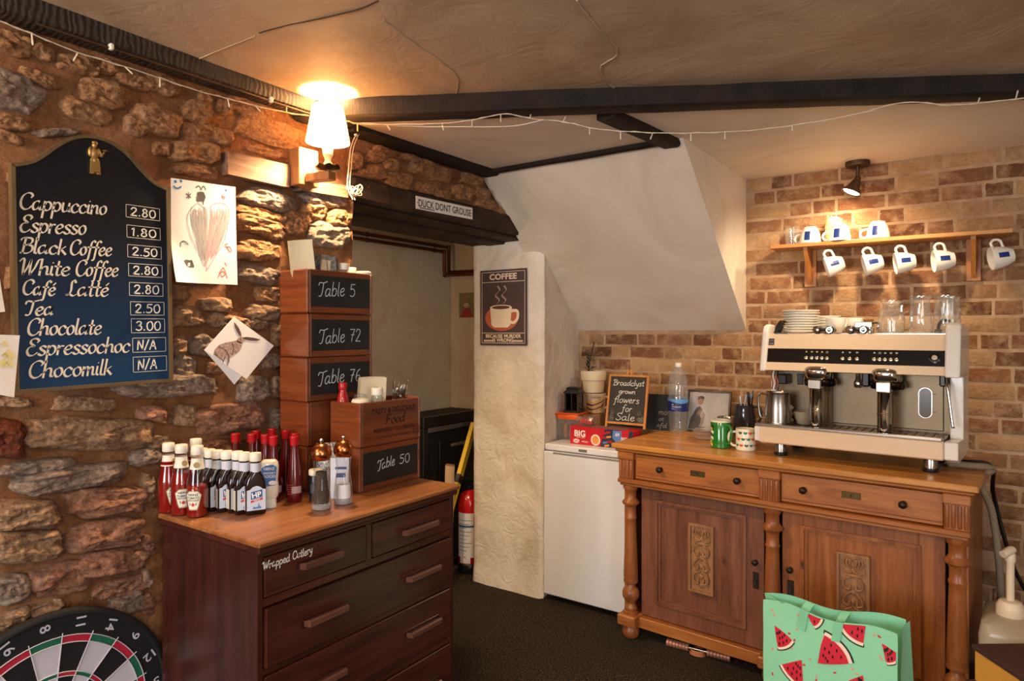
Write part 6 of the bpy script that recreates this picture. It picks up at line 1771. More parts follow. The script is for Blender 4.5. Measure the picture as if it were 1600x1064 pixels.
mb = MB(); mb.bb((.002, .004, Z0 + .010), (SW - .002, .12, Z0 + .030), .004); mb.build('frieze_moulding', PINEH, t, smooth=0)
mb = MB(); mb.bb((.010, .016, Z0 - .004), (SW - .010, .12, Z0 + .010), .003); mb.build('lower_moulding', PINEH, t, smooth=0)
IRON = mat('dark iron knob', (44, 32, 28), .45, .5)
PLQ = mat('old brass plate', (96, 78, 44), .45, .8)
for (bx0, bx1), ks, pl in (((blocks[0][1] + .004, blocks[1][0] - .004), (1031, 1152), 1090), ((blocks[1][1] + .004, blocks[2][0] - .004), (1255, 1411), 1330)):
    mb = MB(); mb.bb((bx0, .030, Z0 + .034), (bx1, .40, Z1 - .008), .002); dw = mb.build('drawer', PINEH, t, smooth=0)
    mb = MB(); mb.bb((bx0 + .004, .026, Z0 + .046), (bx1 - .004, .032, Z0 + .049), .001); mb.build('scored_line', PINED, dw, smooth=0)
    zc = (Z0 + Z1) / 2 + .015
    for u in ks:
        x = sbx(u, .02); mb = MB(); mb.lathe([(.011, 0), (.007, .006), (.006, .012), (.013, .017), (.0145, .022), (.011, .028), (.004, .031)], 18, Matrix.Translation((x, .030, zc)) @ Matrix.Rotation(R(90), 4, 'X')); mb.build('knob', IRON, dw)
    x = sbx(pl, .03); mb = MB(); mb.box((x, .029, zc + .004), (.068, .003, .026), .001); mb.build('label_plate', PLQ, dw, smooth=0)
    mb = MB(); mb.box((x, .0272, zc + .004), (.004, .001, .012)); mb.build('keyhole', BLACKMATT, dw, smooth=0)
# plinth, base blocks, columns, bun feet
mb = MB(); mb.bb((.02, .055, .056), (SW - .02, SD - .02, .108), .003); mb.build('plinth', PINEH, t, smooth=0)
colx = [.046, (blocks[1][0] + blocks[1][1]) / 2, SW - .046]
CP = [(.036, .0), (.036, .010), (.026, .014), (.030, .020), (.030, .030), (.022, .038), (.022, .052), (.030, .060), (.040, .075), (.041, .095), (.034, .112), (.023, .122), (.022, .134), (.034, .140), (.036, .148), (.033, .158), (.0345, .165), (.0345, .185),
      (.0335, .210), (.0305, .300), (.0275, .395), (.0265, .425), (.0295, .430), (.0295, .438), (.0265, .442), (.026, .480), (.030, .490), (.041, .498), (.042, .506), (.032, .516), (.0275, .526), (.0275, .556), (.033, .562), (.037, .572), (.037, .584)]
CB, CTZ = .118, Z0 - .004
kz = (CTZ - CB) / .584
for x in colx:
    mb = MB(); mb.lathe([(r, CB + z * kz) for r, z in CP], 28, Matrix.Translation((x, .058, 0))); mb.build('column', PINEV, t, smooth=45)
    mb = MB(); mb.bb((x - .048, .006, .066), (x + .048, .11, .118), .006); mb.build('column_base', PINEH, t, smooth=0)
    mb = MB(); mb.lathe([(.026, 0), (.036, .008), (.042, .026), (.040, .048), (.028, .062), (.028, .067)], 28, Matrix.Translation((x, .058, 0))); mb.build('bun_foot', PINEV, t, smooth=45)
    if x != colx[1]:
        mb = MB(); mb.lathe([(.026, 0), (.040, .026), (.028, .062), (.028, .118)], 20, Matrix.Translation((x, SD - .06, 0))); mb.build('bun_foot', PINEV, t, smooth=45)
# doors
def carve(d, cx, cz, w, h, y, M):
    mb = MB(); mb.bb((cx - w / 2, y - .010, cz - h / 2), (cx + w / 2, y, cz + h / 2), .002); mb.build('carved_ground', PINEC, d, smooth=0)
    F = frame((cx, y - .010, cz), (1, 0, 0), (0, 0, 1)); F = F @ Matrix.Diagonal((1, 1, 1.8, 1))
    mb = MB()
    ou = [(-w / 2, -h / 2), (w / 2, -h / 2), (w / 2, h / 2), (-w / 2, h / 2)]; i_ = .010
    mb.ring(ou, [(a - math.copysign(i_, a), b - math.copysign(i_, b)) for a, b in ou], .006, F); mb.build('carved_border', PINEC, d, smooth=0)
    mb = MB(); T = h / 2
    for s_ in (-1, 1):
        for k in range(3):
            a = .010 + k * .011
            mb.tube([F @ Vector(p) for p in crom([(s_ * a * .5, T * .62, .002), (s_ * a * 1.1, T * .74, .005), (s_ * (a * .9), T * .86, .004), (s_ * a * .4, T * .80, .003)], 5)], .0038, 6)
        mb.tube([F @ Vector(p) for p in crom([(0, T * .58, .003), (s_ * .018, T * .50, .005), (s_ * .036, T * .54, .003), (s_ * .040, T * .62, .002)], 5)], .0042, 6)
        mb.tube([F @ Vector(p) for p in crom([(s_ * .010, T * .40, .003), (s_ * .032, T * .32, .005), (s_ * .034, T * .14, .004), (s_ * .014, T * .10, .005), (s_ * .010, T * .20, .004)], 5)], .0046, 6)
        mb.tube([F @ Vector(p) for p in crom([(s_ * .006, T * .05, .003), (s_ * .026, -T * .08, .005), (s_ * .036, -T * .26, .003), (s_ * .016, -T * .32, .005), (s_ * .012, -T * .18, .004)], 5)], .0046, 6)
        mb.tube([F @ Vector(p) for p in crom([(s_ * .004, -T * .36, .003), (s_ * .030, -T * .46, .005), (s_ * .034, -T * .66, .004), (s_ * .012, -T * .72, .005), (s_ * .014, -T * .56, .004)], 5)], .0046, 6)
    for zz_ in (.56, .02, -.22, -.52, -.78): mb.ball(F @ Vector((0, T * zz_, .002)), .010, .005, .012, 10, 6)
    mb.ball(F @ Vector((0, T * .44, .002)), .034, .005, .008, 12, 6)
    mb.build('carved_scroll', PINEC, d)
def door(x0, x1, hinge_left, panel_c, mat_panel):
    z0, z1 = .112, Z0 - .006; y = .085; fw = .085
    root = MB()
    for a, b, c, d in ((x0, z0, x0 + fw, z1), (x1 - fw, z0, x1, z1)): root.bb((a, y, b), (c, y + .022, d), .002)
    root.bb((x0 + fw, y, z1 - fw * .8), (x1 - fw, y + .022, z1), .002); root.bb((x0 + fw, y, z0), (x1 - fw, y + .022, z0 + fw * .95), .002)
    d = root.build('door', mat_panel[0], t, smooth=0)
    px0, px1, pz0, pz1 = x0 + fw, x1 - fw, z0 + fw * .95, z1 - fw * .8
    mb = MB(); mb.bb((px0 - .004, y + .008, pz0 - .004), (px1 + .004, y + .016, pz1 + .004)); mb.build('panel', mat_panel[1], d, smooth=0)
    F = frame(((px0 + px1) / 2, y, (pz0 + pz1) / 2), (1, 0, 0), (0, 0, 1)); hw_, hh_ = (px1 - px0) / 2, (pz1 - pz0) / 2
    for k, (o1, o2, hgt) in enumerate(((.010, -.004, .008), (-.004, -.016, .003))):
        ou = [(-hw_ - o1, -hh_ - o1), (hw_ + o1, -hh_ - o1), (hw_ + o1, hh_ + o1), (-hw_ - o1, hh_ + o1)]
        ii = [(-hw_ - o2, -hh_ - o2), (hw_ + o2, -hh_ - o2), (hw_ + o2, hh_ + o2), (-hw_ - o2, hh_ + o2)]
        mb = MB(); mb.ring(ou, ii, hgt + .004, F, -.004 if k == 0 else -.008); mb.build('panel_moulding', mat_panel[0], d, smooth=0)
    carve(d, panel_c, (pz0 + pz1) / 2 + .015, .118, .31, y + .008, None)
    kx = x1 - .035 if hinge_left else x0 + .035
    zc = (z0 + z1) / 2
    mb = MB(); mb.lathe([(.010, 0), (.006, .008), (.012, .014), (.013, .019), (.009, .025), (.003, .027)], 16, Matrix.Translation((kx, y, zc + .06)) @ Matrix.Rotation(R(90), 4, 'X')); mb.build('knob', IRON, d)
    mb = MB(); mb.box((kx, y - .001, zc - .02), (.026, .003, .072), .001); mb.build('lock_plate', mat('lock plate', (58, 48, 36), .5, .7), d, smooth=0)
    mb = MB(); mb.tube([(kx, y - .002, zc - .02), (kx, y - .018, zc - .02)], .0025, 6); mb.tube([(kx + .007 * math.cos(a), y - .022, zc - .020 + .007 * math.sin(a)) for a in [2 * math.pi * k / 12 for k in range(12)]], .002, 6, False, None, True); mb.build('key', STEEL, d)
dA = (sbx(1004, .085), sbx(1194, .085)); dB = (sbx(1222, .085), sbx(1468, .085))
door(.088, dA[1], True, sbx(1097, .09), (PINED, PINED))
door(dB[0], SW - .085, False, sbx(1334, .09), (PINEV, PINEV))
# ribbed copper rod with strap under the sideboard
a_, b_ = on_z(1042, 1003, .018), on_z(1142, 1028, .018)
t = thing('ribbed_roller', 'copper-coloured ribbed rod with a coiled leather strap under the sideboard', 'roller', (a_ + b_) / 2)
CR = mat('dull copper', (176, 122, 100), .45, .4)
ax = (b_ - a_); Lr = ax.length; ax.normalize()
for s0, s1 in ((-.5, -.14), (.14, .5)):
    mb = MB(); pts = []; rr = []
    n = 7
    for k in range(n):
        for f_, r in ((0, .014), (.12, .0175), (.85, .0175), (.97, .014)):
            pts.append(ax * (Lr * (s0 + (s1 - s0) * (k + f_) / n))); rr.append(r)
    mb.tube(pts, rr, 14); mb.build('ribbed_grip', CR, t, smooth=50)
mb = MB(); mb.tube([ax * (-.16 * Lr), ax * (.16 * Lr)], .008, 10); mb.build('rod', STEEL, t)
sd = Vector((-ax.y, ax.x, 0))
for k in range(2):
    mb = MB(); n = 28; vs = []
    for j in range(n):
        a = 2 * math.pi * j / n; c = ax * (.125 * Lr * (1 - .12 * k) * math.cos(a)) + sd * (.028 * (1 - .2 * k) * math.sin(a) - .006)
        vs += [c + Vector((0, 0, -.017)), c + Vector((0, 0, -.005 + .01 * k))]
    mb.add(vs, [(2 * j, 2 * ((j + 1) % n), 2 * ((j + 1) % n) + 1, 2 * j + 1) for j in range(n)])
    mb.build('strap', mat('tan strap', (186, 120, 78), .6), t)
# ================================================================== things on the sideboard
random.seed(9)
def SBP(lx, ly, z=SH): return SM @ Vector((lx, ly, z))
def on_sb(u, v, dz=0.0): 
    p = on_z(u, v, SH); return Vector((p.x, p.y, SH + dz))
# water bottle
PET = thin_glass('clear bottle plastic', (246, 248, 250), 1.8, .05, .10)
q = SBP(.115, .535)
q = Vector((-1.315, 3.445, SH))
t = thing('water_bottle', 'large clear plastic water bottle with dark blue label on the sideboard', 'bottle', q)
pr = [(.030, .004), (.040, .0), (.049, .012), (.047, .03), (.051, .045), (.049, .06), (.052, .075), (.050, .09), (.052, .105), (.052, .185), (.050, .195), (.052, .205), (.053, .225), (.052, .25), (.047, .285), (.036, .315), (.024, .335), (.0155, .345), (.015, .356)]
mb = MB(); mb.lathe(pr, 36); k0 = mb
mb.warp(0, lambda p: p + Vector((p.x, p.y, 0)) * (.05 * math.sin(5 * math.atan2(p.y, p.x)) if p.z < .02 else .012 * math.sin(p.z * 190 + 3 * math.atan2(p.y, p.x)))); mb.build('bottle', PET, t, smooth=50)
mb = MB(); mb.lathe([(.0532, .112), (.0532, .175)], 32, None, False); mb.build('label', mat('water label', (28, 40, 104), .4), t)
mb = MB(); mb.lathe([(.0534, .160), (.0534, .178)], 32, None, False); mb.warp(0, lambda p: Vector((p.x, p.y, p.z + (.006 * math.sin(2 * math.atan2(p.y, p.x)) if p.z < .17 else 0)))); mb.build('label_wave', mat('water label light', (92, 150, 206), .4), t)
WA = R(-70)
for s, y, h in (('still', .146, .009), ('refreshing water', .135, .008), ('2 litre', .124, .007)):
    mb = MB(); mb.text(s, h, None, -.035, y, .01, align='LEFT', z=.0003); mb.warp(0, lambda p: onto(.0535, 0, WA)(p)); mb.build('lettering', MATS['label white print'], t, smooth=0, recalc=False)
mb = MB(); mb.lathe([(.017, .346), (.018, .348), (.018, .366), (.016, .369)], 24); mb.build('cap', WHITEPL, t)
# framed photograph
q = Vector((-1.175, 3.49, SH))
t = thing('framed_photo', 'black-framed photo of a person leaning, propped against the brick wall', 'picture', q)
F = Matrix.Rotation(R(-14), 4, 'X') @ frame((0, 0, 0), (1, 0, 0), (0, 0, 1)); fw_, fh_ = .235, .225
for a, b, c, d in ((-fw_ / 2, 0, -fw_ / 2 + .010, fh_), (fw_ / 2 - .010, 0, fw_ / 2, fh_), (-fw_ / 2 + .01, fh_ - .010, fw_ / 2 - .01, fh_), (-fw_ / 2 + .01, 0, fw_ / 2 - .01, .010)):
    mb = MB(); mb.bb((a, b, -.008), (c, d, .008), .001, F); mb.build('frame_bar', BLACKPL, t, smooth=0)
mb = MB(); mb.bb((-fw_ / 2 + .008, .008, -.006), (fw_ / 2 - .008, fh_ - .008, .002), 0, F); mb.build('print', mat('photo sky', (176, 172, 172), .35, c2=(206, 202, 200), nscale=7), t, smooth=0)
def shape(name, poly, m_, z): 
    mb = MB(); mb.flat([(-fw_ / 2 + x * fw_, y * fh_) for x, y in poly], F, z); mb.build(name, m_, t, smooth=0, recalc=False)
shape('figure_coat', [(.06, .06), (.10, .30), (.22, .56), (.30, .62), (.38, .54), (.36, .34), (.30, .06)], mat('photo coat', (70, 66, 70), .4), .0024)
shape('figure_sleeve', [(.36, .52), (.44, .44), (.42, .26), (.34, .06), (.30, .06), (.35, .30)], mat('photo shirt', (150, 140, 134), .4), .0026)
shape('figure_face', [(.25, .68), (.30, .64), (.37, .68), (.38, .78), (.32, .82), (.25, .78)], mat('photo skin', (176, 128, 104), .4), .0028)
shape('figure_hair', [(.24, .76), (.25, .84), (.32, .87), (.39, .84), (.39, .78), (.32, .80)], mat('photo hair', (50, 36, 32), .4), .003)
mb = MB(); mb.bb((-fw_ / 2 + .008, .008, .0045), (fw_ / 2 - .008, fh_ - .008, .0052), 0, F); mb.build('glass', thin_glass('picture glass', (250, 250, 250), 1.5, .02), t, smooth=0)
# clear tub
t = thing('clear_tub', 'small clear plastic tub in front of the black-framed photo', 'tub', on_sb(1103, 686), R(10))
mb = MB(); sq_lathe(mb, [(.044, .032, 0), (.048, .036, .004), (.056, .042, .040), (.060, .046, .044)], None, .014); mb.build('tub', thin_glass('clear plastic', (244, 240, 236)), t, smooth=50)
mb = MB(); sq_lathe(mb, [(.060, .046, .0445), (.060, .046, .048), (.050, .036, .056)], None, .014); mb.build('lid', MATS['crinkly plastic'], t, smooth=50)
mb = MB(); sq_lathe(mb, [(.040, .028, .003), (.044, .032, .016)], None, .014); mb.build('sugar', mat('brown sugar', (196, 164, 128), .9), t, smooth=50)
# green mug
def mug(name, label, loc, m, r, h, ha, taper=0.0, extra=None):
    t = thing(name, label, 'mug', loc)
    mb = MB(); mb.lathe([(r - .004 - taper, 0), (r - taper, .004), (r, h - .002), (r - .001, h), (r - .004, h), (r - .005 - taper, .010), (.001, .008)], 32); mb.build('body', m, t)
    c, s = math.cos(ha), math.sin(ha)
    mb = MB(); mb.tube(crom([(c * (r - .003), s * (r - .003), h * .84), (c * (r + .024), s * (r + .024), h * .80), (c * (r + .030), s * (r + .030), h * .50), (c * (r + .016), s * (r + .016), h * .24), (c * (r - .004 - taper * .6), s * (r - .004 - taper * .6), h * .18)], 6), .0058, 10); mb.build('handle', m, t)
    return t
GM = mat('green glaze', (28, 116, 36), .15, coat=.6)
t = mug('green_mug', 'glossy green mug at the left of the coffee machine', on_sb(1126, 699), GM, .045, .128, R(-35))
mb = MB(); mb.lathe([(.0452, .119), (.0456, .1285), (.041, .1288), (.0405, .119)], 32, None, False); mb.build('rim', mat('cream glaze', (230, 222, 196), .25), t)
for k, (a, z, c) in enumerate([(-140, .09, (220, 200, 60)), (-128, .075, (240, 236, 220)), (-146, .06, (40, 40, 40)), (-130, .048, (240, 236, 220)), (-142, .032, (220, 200, 60)), (-126, .10, (40, 40, 40)), (-136, .018, (230, 210, 90))]):
    mb = MB(); mb.grid(4, 2, lambda i, j: (-.010 + .020 * i, -.006 + .012 * j + .003 * math.sin(i * 6), .0003)); mb.warp(0, onto(.0453, z, R(a))); mb.build('print', mat('mug print %d' % k, c, .4), t, smooth=0, recalc=False)
PM = mat('cream glaze', (230, 222, 196), .25)
t = mug('patterned_mug', 'cream mug with green and red half circles beside the coffee machine', on_sb(1165, 703), PM, .043, .098, R(205))
for k in range(15):
    row, colm = k // 5, k % 5
    mb = MB(); c = ((46, 120, 104), (214, 84, 52), (44, 96, 84))[(row + colm) % 3]
    n = 8; pl = [(.010 * math.cos(math.pi + math.pi * j / n), .011 * math.sin(math.pi + math.pi * j / n)) for j in range(n + 1)]
    mb.fill(pl, 8, 1, None, .0004); mb.warp(0, onto(.0431, .030 + .028 * row, R(-130 + 30 * colm + 12 * row))); mb.build('half_circle', mat('mug shape %d%d%d' % c, c, .4), t, smooth=0, recalc=False)
# steel beaker and dark jug with pens
q = SBP(.44, .33)
t = thing('steel_beaker', 'shiny steel beaker behind the green mug', 'beaker', on_sb(1134, 689), 0)
mb = MB(); mb.lathe([(.036, 0), (.038, .003), (.039, .118), (.037, .120), (.036, .118), (.036, .008), (.001, .006)], 32); mb.build('body', CHROME, t)
q = SBP(.525, .40)
q = on_sb(1164, 680)
t = thing('dark_glass_jug', 'dark smoky glass jug with pens behind the patterned mug', 'jug', q)
JG = mat('smoky glass', (46, 52, 58), .12, coat=.6)
mb = MB(); mb.lathe([(.042, 0), (.050, .004), (.056, .03), (.056, .085), (.050, .125), (.046, .150), (.048, .158), (.044, .158), (.042, .148), (.001, .140)], 32); mb.build('body', JG, t)
mb = MB(); mb.tube(crom([(.046, -.006, .148), (.078, -.012, .15), (.084, -.012, .10), (.055, -.006, .05)], 6), .006, 8); mb.build('handle', JG, t)
for k, (dx, dy, tl, c) in enumerate([(-.020, .004, -6, (206, 212, 222)), (-.002, -.006, 8, (196, 200, 206)), (.012, .006, 16, (120, 160, 200)), (.024, -.008, -4, (20, 20, 22)), (.030, .008, 6, (30, 28, 28))]):
    o_ = thing('pen', ['white pen tilted left in the dark jug', 'silver pen upright in the dark jug', 'blue pen tilted right in the dark jug', 'thick black pen at the handle side of the dark jug', 'black pen behind the thick one in the dark jug'][k], 'pen', (q.x + dx, q.y + dy, q.z + .142))
    o_.rotation_euler = (0, R(tl), 0)
    mb = MB(); r = .007 if k == 3 else .0038; mb.lathe([(r * .5, 0), (r, .004), (r, .055 + .008 * k), (r * .8, .060 + .008 * k)], 10); mb.build('barrel', mat('pen %d' % k, c, .35), o_)
    mb = MB(); mb.box((r, 0, .05 + .008 * k), (.002, .003, .026)); mb.build('clip', STEEL, o_, smooth=0)

# ---------------- espresso machine
MX0, MX1 = .622, 1.352
MYF, MYB = .120, .500
ZB = SH
t = thing('espresso_machine', 'cream two-group espresso machine with black button panel on the sideboard', 'coffee machine', SBP(MX0, MYF), SBA)
MW = MX1 - MX0
CRM = mat('cream enamel', (226, 198, 164), .28, coat=.4); SIDE = mat('white side panel', (232, 224, 214), .3, coat=.4)
PANEL = mat('gloss black panel', (14, 12, 12), .12)
SPL = mat('splash steel', (118, 103, 84), .42, 1.0)
# local: x along, y depth (0 = drip tray front), z from the sideboard top
zt0, zt1 = .055, .126         # tray front panel
zu0, zu1, zu2, zu3 = .368, .402, .462, .524   # upper body bottom, panel bottom, panel top, top
yu0, yu1 = .045, .085        # front of the upper body at bottom and top
def yu(z): return yu0 + (yu1 - yu0) * (z - zu0) / (zu3 - zu0)
DP = MYB - MYF
for x in (.07, MW - .105):
    for y in (.06, DP - .06):
        f = MB(); f.lathe([(.024, .014), (.024, .054), (.022, .058)], 24, Matrix.Translation((x + .02, y, 0))); ft = f.build('foot', STEEL, t)
        f = MB(); f.lathe([(.026, 0), (.027, .002), (.027, .013), (.024, .015)], 24, Matrix.Translation((x + .02, y, 0))); f.build('rubber_pad', BLACKPL, ft)
mb = MB(); mb.bb((.012, .006, zt0), (MW - .03, DP, zt0 + .012)); mb.bb((.012, .03, zt0), (MW - .03, DP, zt1 - .012)); mb.build('base_tray', mat('machine underside', (60, 54, 50), .5, .6), t, smooth=0)
mb = MB(); mb.bb((.016, 0, zt0), (MW - .036, .030, zt1), .005); mb.build('tray_front', CRM, t, smooth=0)
mb = MB(); mb.bb((-.004, .0, zt0 + .006), (.014, .05, zt1 - .002), .004); mb.build('tray_end_cap', SIDE, t, smooth=0)
mb = MB(); mb.bb((0, -.004, zt1), (MW - .04, .022, zt1 + .012), .003); mb.bb((0, .022, zt1 - .006), (MW - .04, .185, zt1 + .002)); mb.build('drip_tray', STEEL, t, smooth=0)
for k in range(22):
    mb = MB(); x = .02 + k * (MW - .08) / 21; mb.bb((x - .009, .024, zt1 + .002), (x + .009, .182, zt1 + .006), .001); mb.build('grid_slat', mat('drip grid', (150, 138, 124), .35, 1.0), t, smooth=0)
# back splash
mb = MB(); mb.bb((.02, .215, zt1), (MW - .035, .235, zu0 + .01)); mb.build('back_splash', SPL, t, smooth=0)
for x0_, x1_ in ((.032, .245), (.262, .475), (.492, .672)):
    mb = MB(); mb.bb((x0_, .208, zt1 + .012), (x1_, .216, zu0 - .008), .003); mb.build('splash_plate', SPL, t, smooth=0)
# body block
mb = MB()
mb.prism([(yu(zu0), zu0), (yu(zu1), zu1), (DP - .01, zu1), (DP - .01, zu0)], MW - .066, frame((.03, 0, 0), (0, 1, 0), (0, 0, 1))); mb.build('lower_fascia', CRM, t, smooth=0)
mb = MB(); mb.prism([(yu(zu1) + .004, zu1), (yu(zu2) + .004, zu2), (DP - .01, zu2), (DP - .01, zu1)], MW - .066, frame((.03, 0, 0), (0, 1, 0), (0, 0, 1))); pnl = mb.build('button_panel', PANEL, t, smooth=0)
mb = MB(); mb.prism([(yu(zu2), zu2), (yu(zu3), zu3), (DP - .01, zu3), (DP - .01, zu2)], MW - .066, frame((.03, 0, 0), (0, 1, 0), (0, 0, 1))); mb.build('upper_fascia', CRM, t, smooth=0)
mb = MB(); mb.bb((.05, .235, zt1), (MW - .05, DP - .01, zu0)); mb.build('back_box', mat('machine grey', (120, 112, 104), .5, .5), t, smooth=0)
# side panels: left slim, right rounded
def side(x0, w, nm, m_):
    pl = [(yu0 - .012, zu0 - .006), (yu(zu2) - .014, zu2), (yu1 - .012, zu3 + .014), (yu1 + .002, zu3 + .036), (yu1 + .03, zu3 + .044), (DP - .03, zu3 + .034), (DP, zu3 + .01), (DP, zu0 - .006)]
    mb = MB(); mb.prism(pl, w, frame((x0, 0, 0), (0, 1, 0), (0, 0, 1))); o = mb.build(nm, m_, t, smooth=0)
    bv = o.modifiers.new('bevel', 'BEVEL'); bv.width = .008; bv.segments = 3; bv.limit_method = 'ANGLE'
    mb = MB(); pl = [(.185, zt1 - .01), (.185, zu0 - .008), (DP, zu0 - .008), (DP, zt0 - .012), (.06, zt0 - .012), (.03, zt0), (.004, zt0 + .004), (.004, zt1 - .002), (.03, zt1)]
    mb.prism(pl, w * .9, frame((x0 + w * .05, 0, 0), (0, 1, 0), (0, 0, 1))); o = mb.build('side_column', m_, t, smooth=0)
    bv = o.modifiers.new('bevel', 'BEVEL'); bv.width = .005; bv.segments = 2; bv.limit_method = 'ANGLE'
side(0.006, .026, 'side_panel', SIDE); side(MW - .038, .050, 'side_panel', SIDE)
mb = MB(); mb.bb((.03, .19, zu3), (MW - .036, DP - .01, zu3 + .004)); mb.build('cup_warmer', STEEL, t, smooth=0)
PF = frame((0, yu(zu1) + .004, zu1), (1, 0, 0), (0, yu(zu2) - yu(zu1), zu2 - zu1))
BTN = mat('silver button', (206, 192, 172), .3, .8)
def px_(u): return (SMI @ SBP(0, 0)).x
def mlx(u): return sb_l(u, 550, MYF + yu(zu1)).x - MX0
btn = [mlx(u) for u in (1258.5, 1267, 1275, 1283, 1291)] + [mlx(u) for u in (1315.5, 1326.5, 1338)] + [mlx(u) for u in (1365, 1373.5, 1382, 1391, 1400)]
for k, x in enumerate(btn):
    mb = MB(); mb.lathe([(.0072, 0), (.0072, .003), (.0055, .0042)], 16, PF @ Matrix.Translation((x, .022, 0))); mb.build('button', BTN, pnl)
    mb = MB(); kk = k % 5
    if kk in (0, 3): mb.flat([(x - .004, .046), (x + .004, .046), (x + .003, .052), (x - .003, .052)], PF, .0008)
    elif kk in (1, 2): mb.flat([(x - .005, .052), (x - .003, .046), (x + .003, .046), (x + .005, .052)], PF, .0008)
    else:
        for dz in (.045, .050): mb.flat([(x - .005, dz), (x + .005, dz), (x + .005, dz + .002), (x - .005, dz + .002)], PF, .0008)
    mb.build('cup_icon', BTN, pnl, smooth=0, recalc=False)
xk = mlx(1460)
mb = MB(); mb.lathe([(.019, 0), (.019, .004), (.016, .005), (.011, .005), (.011, .010), (.009, .011)], 28, PF @ Matrix.Translation((xk, .032, 0))); mb.build('dial', mat('dial black', (26, 24, 24), .2, .3), pnl)
mb = MB(); mb.lathe([(.010, .0112), (.009, .0124), (.001, .0126)], 20, PF @ Matrix.Translation((xk, .032, 0))); mb.build('dial_badge', BTN, pnl)
UF = frame((0, yu(zu2), zu2), (1, 0, 0), (0, yu(zu3) - yu(zu2), zu3 - zu2))
xb_ = mlx(1203)
mb = MB(); mb.flat([(xb_ - .012, .014), (xb_ + .012, .014), (xb_ + .012, .044), (xb_ - .012, .044)], UF, .0008); mb.build('badge', mat('badge navy', (30, 38, 72), .4), t, smooth=0, recalc=False)
mb = MB(); mb.text('LAVAZZA', .0052, UF, xb_, .034, .01, z=.0012); mb.text('BLUE', .0072, UF, xb_, .019, .01, z=.0012); mb.build('badge_lettering', BTN, t, smooth=0, recalc=False)
# group heads
for xc in (mlx(1275), mlx(1382)):
    g = MB(); g.lathe([(.052, 0), (.052, .022), (.049, .034), (.038, .042), (.015, .046)], 32, Matrix.Translation((xc, .110, zu0 - .034))); hd_ = g.build('group_head', CHROME, t)
    g = MB(); g.lathe([(.058, 0), (.063, .006), (.063, .026), (.056, .032)], 32, Matrix.Translation((xc, .118, zu0 - .064))); g.build('collar', mat('dark chrome', (70, 66, 62), .18, 1.0), hd_)
    g = MB(); sq_lathe(g, [(.040, .034, -.036), (.050, .044, -.028), (.050, .046, 0), (.047, .044, .012), (.038, .036, .020), (.015, .015, .023)], Matrix.Translation((xc, .074, zu0)), .034, 6); g.build('group_cover', CHROME, hd_, smooth=60)
    g = MB(); g.bb((xc - .026, .024, zu0 - .072), (xc + .026, .075, zu0 - .034), .003); g.build('spout_block', STEEL, hd_, smooth=0)
    g = MB(); g.lathe([(.0245, zt1 + .007), (.0255, zt1 + .010), (.0255, .205), (.0275, .207), (.0275, .212), (.0255, .214), (.0255, zu0 - .075), (.0275, zu0 - .072)], 28, Matrix.Translation((xc, .055, 0))); g.build('spout_cylinder', CHROME, hd_)
# water outlet, steam arm, sight glass
xw = mlx(1334)
g = MB(); g.lathe([(.012, 0), (.016, .008), (.016, .024), (.010, .034), (.008, .07)], 18, Matrix.Translation((xw, .13, zu0 - .066))); g.build('water_outlet', CHROME, t)
g = MB(); g.box((xw + .03, .135, zu0 - .03), (.03, .03, .06), .006); g.build('outlet_block', BLACKPL, t, smooth=0)
xs = sb_l(1478, 600, MYF + .12).x - MX0
g = MB(); g.bb((xs - .02, .10, zu0 - .045), (xs + .002, .14, zu0), .005); g.build('steam_valve', BLACKPL, t, smooth=0)
g = MB(); g.tube(crom([(xs - .012, .12, zu0 - .02), (xs + .004, .105, zu0 - .04), (xs + .012, .10, zu0 - .09), (xs + .022, .095, zu0 - .175), (xs + .026, .093, zu0 - .20)], 5), [.005] * 20 + [.007], 10); g.build('steam_wand', CHROME, t)
xg = sb_l(1446, 630, MYF + .21).x - MX0
F = frame((xg, .2075, .248), (1, 0, 0), (0, 0, 1))
st_ = [(.021 * math.cos(R(a)), .038 + .021 * math.sin(R(a))) for a in range(0, 181, 20)] + [(.021 * math.cos(R(a)), -.038 + .021 * math.sin(R(a))) for a in range(180, 361, 20)]
st2 = [(x * 1.15, y * 1.04) for x, y in st_]
g = MB(); g.ring(st2, st_, .003, F); g.build('sight_glass_rim', STEEL, t, smooth=0)
g = MB(); g.flat(st_, F, .001); g.build('sight_glass', mat('dim gauge', (74, 58, 38), .2), t, smooth=0)
for dz in (.036, -.036):
    g = MB(); g.flat([(.024, dz), (.038, dz), (.038, dz + .002), (.024, dz + .002)], F, .001); g.build('gauge_mark', BLACKMATT, t, smooth=0, recalc=False)
# black sockets at the left of the splash plate
xl = sb_l(1233, 600, MYF + .2).x - MX0; xl2 = sb_l(1250, 600, MYF + .2).x - MX0
g = MB(); g.bb((xl - .03, .13, zu0 - .066), (xl + .010, .21, zu0 - .022), .005); g.build('socket_block', BLACKPL, t, smooth=0)
g = MB(); g.bb((xl2 - .013, .202, zu0 - .070), (xl2 + .013, .209, zu0 - .020), .002); g.build('warning_label', BLACKPL, t, smooth=0)
g = MB(); g.box((xl2 - .004, .2015, zu0 - .032), (.006, .001, .010)); g.build('label_print', mat('label teal', (70, 120, 116), .5), t, smooth=0)
for dx in (-.038, -.028, -.052):
    g = MB(); g.tube(crom([(xl + dx, .14, zu0), (xl + dx - .004, .13, zu0 - .03), (xl + dx + .004, .125, zu0 - .06), (xl + dx, .125, zu0 - .09)], 5), .003, 6); g.build('milk_tube', mat('copper tube', (120, 80, 60), .3, .9), t)
